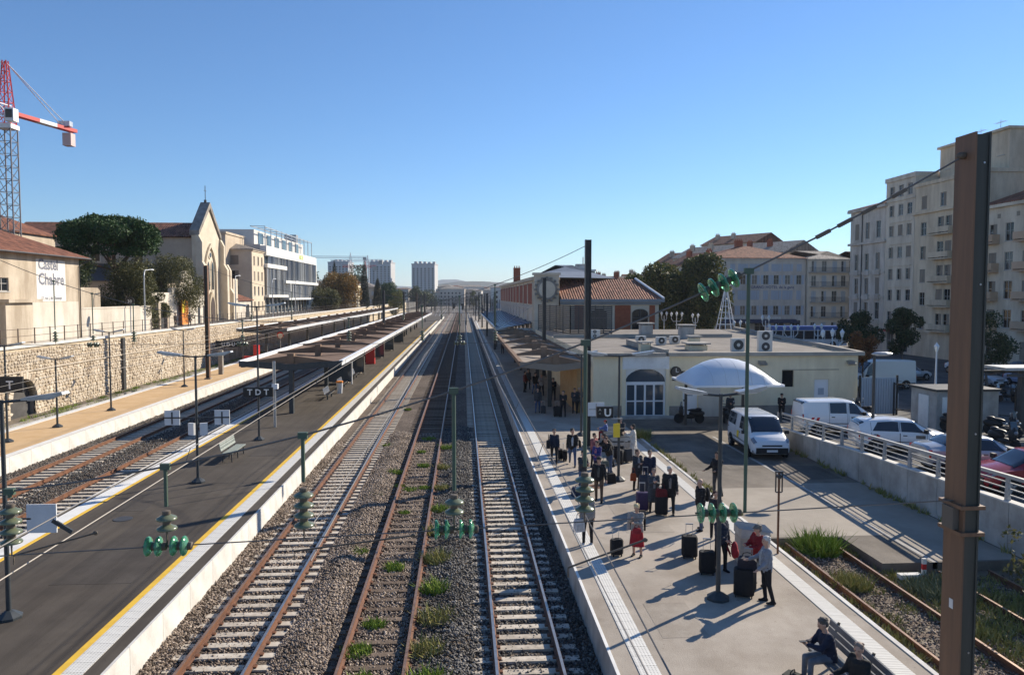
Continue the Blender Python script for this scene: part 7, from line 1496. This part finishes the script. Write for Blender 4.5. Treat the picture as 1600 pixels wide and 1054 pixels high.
    if coat:
        for sd,(hip,kn,an) in ((-1,L),(1,Rg)):
            hip,kn,an=hip+up,kn+up,an+up; e=hip.lerp(kn,min(1,coat*1.6)); capsule(jb,hip*s,e*s,.125*bw*s,.12*s)
            if coat>.62: capsule(jb,kn*s,kn.lerp(an,(coat-.62)*2.4)*s,.115*s,.12*s)
        if pose!='sit': capsule(jb,tor((0,0,.0))*s,(up+Vector((0,0,-.43*min(1,coat*1.6))))*s,.12*s,.13*s)
    jm=remesh(jb,.02*s,4)
    nv_=len(jm.vertices); VV=np.zeros(nv_*3); jm.vertices.foreach_get('co',VV); VV=VV.reshape(-1,3); NN=np.zeros(nv_*3); jm.vertices.foreach_get('normal',NN); NN=NN.reshape(-1,3); ph=x*7.3+y*3.1
    fo=np.sin(VV[:,2]*46+np.sin(VV[:,0]*23+ph)*2+ph)*np.sin(VV[:,0]*19+VV[:,1]*27+VV[:,2]*11+ph*2)+.6*np.sin(VV[:,2]*80+VV[:,1]*40+ph)
    VV+=NN*(fo*.0075)[:,None]; jm.vertices.foreach_set('co',VV.reshape(-1)); jm.update()   # cloth folds
    jm.materials.append(cloth(top)); jo=mk('jacket' if not coat else 'coat',jm,r)
    if shirt is not None:
        sb_=MB(); sb_.T=Matrix.Scale(s,4)
        q=[tor((-.035,.172*bw,.05)),tor((.035,.172*bw,.05)),tor((.05,.162*bw,.34)),tor((.028,.125,.44)),tor((-.028,.125,.44)),tor((-.05,.162*bw,.34))]; sb_.add(list(q)+[p-Vector((0,.05,0)) for p in q],[(0,1,2,3,4,5),(11,10,9,8,7,6)]+[(i,(i+1)%6,(i+1)%6+6,i+6) for i in range(6)]); sb_.build('shirt_front',cloth(shirt),r)
    if skirt is not None:
        kb=MB(); hs_=Vector((0,0,0))+up; zk=(up.z-.5); kb.T=Matrix.Scale(s,4); ring=[]; prof=[(.16,up.z+.12),(.19,up.z-.05),(.22,up.z-.3),(.245,up.z-.56)]
        vs=[]; n_=16
        for rr,z in prof:
            for j in range(n_): a=2*math.pi*j/n_; vs.append((rr*math.cos(a)*(1+.05*math.sin(a*5)),rr*.78*math.sin(a)*(1+.05*math.sin(a*5)),z))
        kb.add(vs,[(i*n_+j,i*n_+(j+1)%n_,(i+1)*n_+(j+1)%n_,(i+1)*n_+j) for i in range(3) for j in range(n_)]); kb.build('skirt',cloth(skirt),r,smooth=70)
    hb_=MB(); hb_.T=HM
    if hat is not None:
        hb_.ell((0,-.01,.065),(.09,.108,.08),14,8); hb_.ell((0,.09,.06),(.07,.06,.01),10,5); hb_.build('cap',cloth(hat),r,smooth=70)
    if not bald:
        q=MB(); q.T=HM
        q.ell((0,-.024,.05),(.086,.1,.092),14,9); q.ell((0,-.05,-.0),(.08,.072,.085),12,8)
        if long_hair: q.ell((0,-.06,-.09),(.085,.05,.12),12,8)
        for k in range(14): a=k*.9; q.ell((.062*math.cos(a),-.035+.07*math.sin(a),.07+.03*math.cos(k*2.3)),(.034,.034,.026),8,5)
        q.build('hair',cloth(hair,.7),r,smooth=70)
    return r
def suitcase(label,x,y,rz,col,w=.46,d=.28,h=.68,handle=True,z0=.55,tilt=0,soft=False):
    r=thing('suitcase',label,'suitcase',(x,y,z0),rz); m=cloth(col,.5 if not soft else .9)
    b=MB(); e=.05; zb=.06
    q=[(-w/2+e,-d/2),(w/2-e,-d/2),(w/2,-d/2+e),(w/2,d/2-e),(w/2-e,d/2),(-w/2+e,d/2),(-w/2,d/2-e),(-w/2,-d/2+e)]
    n=8; rings=[(.88,zb),(1,zb+.04),(1,h-.05),(.88,h)]; vs=[(a*k,c*k,z) for k,z in rings for a,c in q]
    b.add(vs,[(i*n+j,i*n+(j+1)%n,(i+1)*n+(j+1)%n,(i+1)*n+j) for i in range(3) for j in range(n)]+[tuple(range(n)),tuple(3*n+j for j in range(n))]); b.build('shell',m,r,smooth=40)
    for k in range(4): b=MB(); xx=-w/2+.08+k*(w-.16)/3; b.box(xx-.012,xx+.012,-d/2-.006,-d/2+.002,zb+.08,h-.1); b.build('rib',m,r)
    for sx in (-1,1):
        for sy in (-1,1): b=MB(); b.lathe([(.03,-.015),(.03,.015)],10,(sx*(w/2-.06),sy*(d/2-.05),.03),'x'); b.build('wheel',rubber,r)
    b=MB(); b.tube([(-.06,0,h),(-.06,0,h+.03),(.06,0,h+.03),(.06,0,h)],.012,6); b.build('grip',black,r)
    if handle:
        b=MB(); b.tube([(-.1,d/2-.03,h),(-.1,d/2-.03,h+.32)],.008,5); b.tube([(.1,d/2-.03,h),(.1,d/2-.03,h+.32)],.008,5); b.box(-.11,.11,d/2-.045,d/2-.015,h+.3,h+.33); b.build('telescopic_handle',galv,r)
    return r
def bag(label,x,y,z,rz,col,w=.36,d=.16,h=.3,strap=.25,name='bag',cat='bag'):
    r=thing(name,label,cat,(x,y,z),rz); b=MB(); b.prism([(-w/2,0),(w/2,0),(w/2*.92,h*.8),(w/2*.7,h),(-w/2*.7,h),(-w/2*.92,h*.8)],'xz',-d/2,d/2); b.build('body',cloth(col),r)
    b=MB(); b.tube([(-w*.3,0,h*.9),(-w*.2,0,h+strap*.8),(0,0,h+strap),(w*.2,0,h+strap*.8),(w*.3,0,h*.9)],.012,5); b.build('strap',cloth(tuple(c*.6 for c in col)),r); b=MB(); b.box(-w*.3,w*.3,-d/2-.012,-d/2-.001,h*.15,h*.6); b.build('pocket',cloth(tuple(c*.8 for c in col)),r)
    return r
def backpack(label,x,y,z,rz,col): 
    r=thing('backpack',label,'backpack',(x,y,z),rz); b=MB(); b.ell((0,0,.24),(.15,.1,.25),12,9); b.ell((0,-.07,.15),(.11,.06,.13),10,7); b.build('body',cloth(col),r,smooth=70)
    for s in (-1,1): b=MB(); b.tube([(s*.08,.07,.42),(s*.11,.16,.46),(s*.12,.2,.3),(s*.1,.1,.08)],.018,5); b.build('strap',cloth(tuple(c*.6 for c in col)),r)
S,W_k,D_=0,0,0
arm_d=((4,7,12),(4,7,12)); arm_h=((25,4,75),(25,4,75))
# walking pair
person('woman in dark blue jacket walking left of the pair with a shoulder bag',4.24,35.6,-98,NAVY,BLACK,pose='walk',arms=((-8,10,20),(14,8,25)),hair=(.06,.03,.02),female=True,h=1.68)
bag('large black shoulder bag on the walking woman',3.95,35.45,1.3,80,BLACK,.42,.18,.34,.3); suitcase('small black cabin case rolling behind the walking woman',4.62,36.3,80,BLACK,.36,.22,.52)
person('man in black jacket, white shirt and jeans walking beside the woman in blue',5.02,35.0,-100,BLACK,JEANS,pose='walk',arms=((18,8,18),(-10,8,14)),shirt=(.6,.6,.6),h=1.8,bald=False,hair=(.03,.025,.02))
suitcase('small black cabin case left of the walking man',4.8,36.0,80,BLACK,.36,.22,.52); bag('black holdall under the walking man\'s arm',5.28,35.3,1.35,10,BLACK,.34,.2,.34,.12)
# foreground left woman behind the insulators
person('woman in grey top and black trousers carrying a white bag at the platform edge',3.9,23.75,70,(.3,.28,.26),BLACK,(.5,.5,.52),hair=(.05,.03,.02),arms=((4,10,10),(2,10,10)),female=True,h=1.7,long_hair=True)
bag('white carrier bag with black bottom held by the woman at the platform edge',3.62,23.7,.98,20,(.6,.6,.6),.34,.16,.4,.2)
person('man in flat cap, black jacket and brown trousers facing the viewer',5.15,28.75,-110,BLACK,BROWN,hair=(.2,.19,.18),hat=(.03,.03,.03),shirt=(.1,.1,.09),arms=((6,14,8),(8,12,14)),h=1.76,legpose=((12,4),(-8,6)))
person('person in charcoal jacket half hidden behind the hanging insulators',4.75,30.2,-60,CHAR,JEANS,hair=(.03,.025,.02),arms=arm_h,h=1.7); bag('blue holdall on the ground behind the man in the flat cap',4.5,29.6,.55,10,(.03,.045,.09),.55,.3,.35,.12); 
person('woman in violet blue jacket with pink scarf behind the man in the flat cap',5.75,32.6,-120,(.05,.05,.2),(.03,.03,.06),hair=(.05,.03,.025),shirt=(.55,.2,.28),arms=arm_h,female=True,h=1.62); bag('grey green handbag hanging from the woman with the pink scarf',6.05,32.3,1.1,0,(.16,.18,.15),.34,.14,.24,.25)
person('person in black coat leaning beside the lamp post with the letter U',6.4,33.2,-150,BLACK,JEANS,(.5,.5,.5),hair=(.1,.04,.03),arms=((30,10,50),(20,6,40)),lean=14,h=1.72); bag('black rucksack on the ground at the foot of the letter U lamp post',6.15,31.6,.55,10,BLACK,.4,.3,.42,.1)
person('person in red and white patterned top beside the woman with the pink scarf',5.95,34.6,-60,(.35,.12,.12),BLACK,hair=(.04,.03,.025),arms=arm_h,female=True,h=1.6); person('person in black jacket bending over luggage by the planter',6.75,34.7,180,BLACK,BLACK,hair=(.05,.035,.03),lean=30,arms=((45,5,40),(45,5,40)),h=1.66)
person('child in red cap and blue jacket sitting on the planter wall',7.55,40.2,170,(.14,.22,.5),(.3,.03,.04),pose='sit',hat=(.5,.04,.04),h=1.35,z0=.78,arms=((40,6,40),(40,6,40)))
person('person in dark jacket and brown trousers sitting high on the planter wall',8.15,39.2,-110,CHAR,(.14,.09,.06),pose='sit',hair=(.25,.24,.22),arms=((40,5,60),(40,5,60)),z0=.8,lean=12)
person('person in long white coat standing with back turned by the planter',8.2,36.4,150,(.66,.63,.57),BLACK,hair=(.02,.018,.018),coat=.95,arms=arm_h,h=1.68,female=True,long_hair=True)
for i,(x,y,c,w) in enumerate(((7.45,36.2,BLACK,.5),(7.7,35.5,CHAR,.44),(7.3,35.2,BLACK,.4))): suitcase('dark suitcase piled by the planter, %s of the cluster' % ('rear','middle','front')[i],x,y,30*i,c,w,.3,.66,i==1)
# couple group
person('woman in dark coat with scarf holding an orange shopping bag',7.0,30.4,-85,CHAR,BLACK,hair=(.12,.07,.05),coat=.4,shirt=(.4,.4,.42),arms=((6,8,10),(30,5,70)),female=True,h=1.68); bag('orange and red shopping bag held by the woman in the dark coat',6.78,30.1,1.0,0,(.5,.1,.03),.24,.1,.3,.22)
person('man in navy jacket and jeans beside the blue suitcase',7.42,30.0,-110,NAVY,JEANS,hair=(.08,.05,.035),arms=((15,6,50),(10,8,20)),h=1.72); suitcase('large dark blue suitcase before the couple with the orange bag',7.15,29.55,-5,(.025,.035,.06),.52,.32,.78)
person('woman in grey knee length coat standing left of the man in black',6.88,27.2,-95,(.075,.08,.088),BLACK,hair=(.2,.14,.1),coat=.62,arms=arm_h,female=True,h=1.62,shirt=(.3,.3,.31))
person('broad white haired man in long black coat, right of the woman in grey',7.38,26.85,-112,BLACK,BLACK,hair=(.6,.58,.55),coat=.3,shirt=(.25,.22,.2),arms=((5,8,12),(6,10,14)),bulk=1.22,h=1.78)
suitcase('large purple suitcase in front of the woman in grey',6.5,27.35,-8,(.06,.03,.09),.46,.28,.7); suitcase('large black suitcase in front of the man in the long black coat',7.05,26.75,-8,BLACK,.44,.28,.68); bag('dark red handbag resting on the black suitcase',7.05,26.75,1.24,0,(.14,.012,.018),.4,.18,.28,.18)
# blond lady
person('blonde woman in patterned shawl and red skirt looking down',5.2,22.5,-110,(.36,.33,.3),BLACK,hair=(.75,.58,.32),skirt=(.42,.02,.03),arms=((30,5,80),(30,5,80)),female=True,h=1.64,head=(0,28),coat=.1)
sh_=thing('shawl','black and white patterned shawl over the blonde woman\'s shoulder','shawl',(5.2,22.5,.55),-200); b=MB(); 
for k in range(6): b.add([(-.24+k*.09,-.12,1.32-.0),(-.15+k*.09,-.12,1.32),(-.13+k*.095,-.2,.75),(-.23+k*.095,-.2,.75),(-.24+k*.09,-.15,1.32),(-.15+k*.09,-.15,1.32),(-.13+k*.095,-.23,.75),(-.23+k*.095,-.23,.75)],[(0,1,2,3),(7,6,5,4),(0,1,5,4),(1,2,6,5),(2,3,7,6),(3,0,4,7)],k%2)
b.build('cloth',[cloth(BLACK),cloth((.5,.48,.46))],sh_)
suitcase('small black cabin case left of the blonde woman',4.6,22.6,10,BLACK,.38,.24,.52); bag('small red bag held by the blonde woman',5.12,22.2,1.35,0,(.4,.03,.04),.26,.1,.16,.12)
# right group
person('bald man in black jacket and jeans with sunglasses and backpack',7.9,24.95,-165,BLACK,(.09,.12,.2),hair=(.1,.08,.07),bald=True,arms=arm_d,h=1.76,head=(10,0)); backpack('black backpack on the bald man in jeans',8.16,25.02,1.5,-105+0,BLACK)
person('man in dark T-shirt standing in the yard behind the lamp post',9.9,29.2,-150,BLACK,CHAR,hair=(.02,.018,.016),skin=1,arms=((25,10,60),(10,14,50)),h=1.78,z0=.55)
person('woman in sunglasses and dark jacket beside the green insulators',8.1,24.0,-120,(.05,.035,.03),BLACK,hair=(.07,.03,.02),arms=arm_h,female=True,h=1.6)
person('person in navy anorak standing behind the lamp post with two cases',7.3,21.1,-75,(.02,.028,.05),BLACK,hair=(.05,.035,.03),arms=((10,10,20),(20,6,50)),h=1.74); backpack('red and grey backpack carried beside the navy anorak',7.62,20.9,1.0,70,(.35,.02,.03))
suitcase('large black suitcase left of the foreground lamp post, rear one',6.75,22.3,-10,BLACK,.46,.3,.68); suitcase('large black suitcase left of the foreground lamp post, front one',6.85,20.95,-12,BLACK,.44,.3,.66)
person('man in red waistcoat and grey cap behind the luggage trolley',7.95,20.0,-150,(.26,.012,.016),CHAR,hair=(.2,.18,.16),hat=(.15,.15,.14),arms=((35,8,50),(35,8,50)),h=1.7)
person('white haired man in grey jacket at the front right of the waiting group',7.72,18.85,172,(.26,.28,.32),(.012,.012,.016),hair=(.62,.6,.57),arms=((20,10,30),(28,8,45)),h=1.75,shirt=(.5,.5,.5))
suitcase('big black suitcase with straps in front of the white haired man',7.3,19.3,-20,BLACK,.52,.34,.74,False); bag('black bag with brown trim on top of the big suitcase',7.4,19.35,1.3,-20,(.03,.03,.045),.5,.28,.26,.14); suitcase('second black suitcase behind the big one, with bright handle bars',7.55,19.65,-20,BLACK,.42,.28,.8,True)
# seated men
person('man in black and white jacket seated on the bench looking at a phone',7.42,14.85,178,NAVY,(.16,.18,.21),(.4,.4,.42),hair=(.12,.1,.085),pose='sit',arms=((38,4,62),(38,4,62)),head=(0,24),lean=10,z0=.55,h=1.76)
b=MB(); b.box(-.04,.04,-.075,.075,0,.01); b.build('phone',black,M=TR(6.86,14.83,1.4,90),label='dark phone held by the man seated on the bench',cat='phone')
person('red faced man in black jacket seated at the near end of the bench',7.45,13.72,196,(.02,.02,.02),BLACK,hair=(.3,.22,.17),pose='sit',arms=((20,14,40),(25,12,50)),head=(30,4),z0=.55,h=1.74,bulk=1.12)
bag('dark leafy patterned bag on the ground before the seated man',6.55,14.6,.55,40,(.03,.035,.03),.4,.3,.3,.08)
# yard and canopy people
person('man in black standing by the annex wall looking at his phone',20.2,47.4,-120,BLACK,BLACK,hair=(.02,.018,.016),hat=(.02,.02,.02),arms=arm_h,z0=.5); person('rider in dark jacket beside the motorbike under the carport',16.9,47.5,-100,CHAR,BLACK,hair=(.03,.03,.03),arms=arm_h,z0=.5)
person('rider in black seated on the motorbike in front of the concrete hut',25.95,38.75,-70,BLACK,BLACK,pose='sit',hat=(.02,.02,.02),arms=((45,8,30),(45,8,30)),z0=zr(38.75)+.3)
cp_=[(4.95,51,-90,CHAR,JEANS,'person in dark clothes at the edge of the canopy shade',BLACK),(6.45,49.3,-95,BLACK,BLACK,'person in black with a suitcase under the front of the canopy',BLACK),(7.4,50.6,-100,CHAR,BLACK,'person in charcoal standing by the slender lamp post',BLACK),(7.75,50.9,-80,(.12,.11,.11),BLACK,'person with light hair near the kiosk corner',(.4,.35,.3)),(5.7,61,-60,BLACK,JEANS,'waiting person in the group by the left canopy column',BLACK),(6.1,59.8,-120,(.3,.28,.26),BLACK,'person with pale scarf in the canopy group',(.3,.26,.2)),(5.0,62.3,-30,(.2,.05,.04),BLACK,'person in dark red in the canopy group',BLACK),(5.4,64,-90,CHAR,BLACK,'person at the back of the canopy group',BLACK),(6.7,57,-90,BLACK,BLACK,'person standing alone under the second canopy bay',BLACK),(5.3,104,-90,CHAR,BLACK,'distant person on the platform under the blue canopy',BLACK),(5.0,118,-90,(.4,.38,.36),BLACK,'distant person in pale clothes on the far right platform',BLACK)]
for x,y,f,t,l,lab,hr in cp_: person(lab,x,y,f,t,l,hair=hr,arms=arm_d if x<6 else arm_h)
suitcase('black suitcase beside the person under the front of the canopy',6.05,49.3,0,BLACK); suitcase('small case beside the person at the edge of the canopy shade',5.3,50.8,0,CHAR,.34,.22,.5)
for i,(x,y) in enumerate(((-32.3,88.5),(-32.3,93))): person(('person in black behind the railing on the left street','second person in dark clothes behind the railing, nearer the church')[i],x,y,0,BLACK,BLACK,z0=ZL+.14)

bpy.data.scenes.remove(TMP)
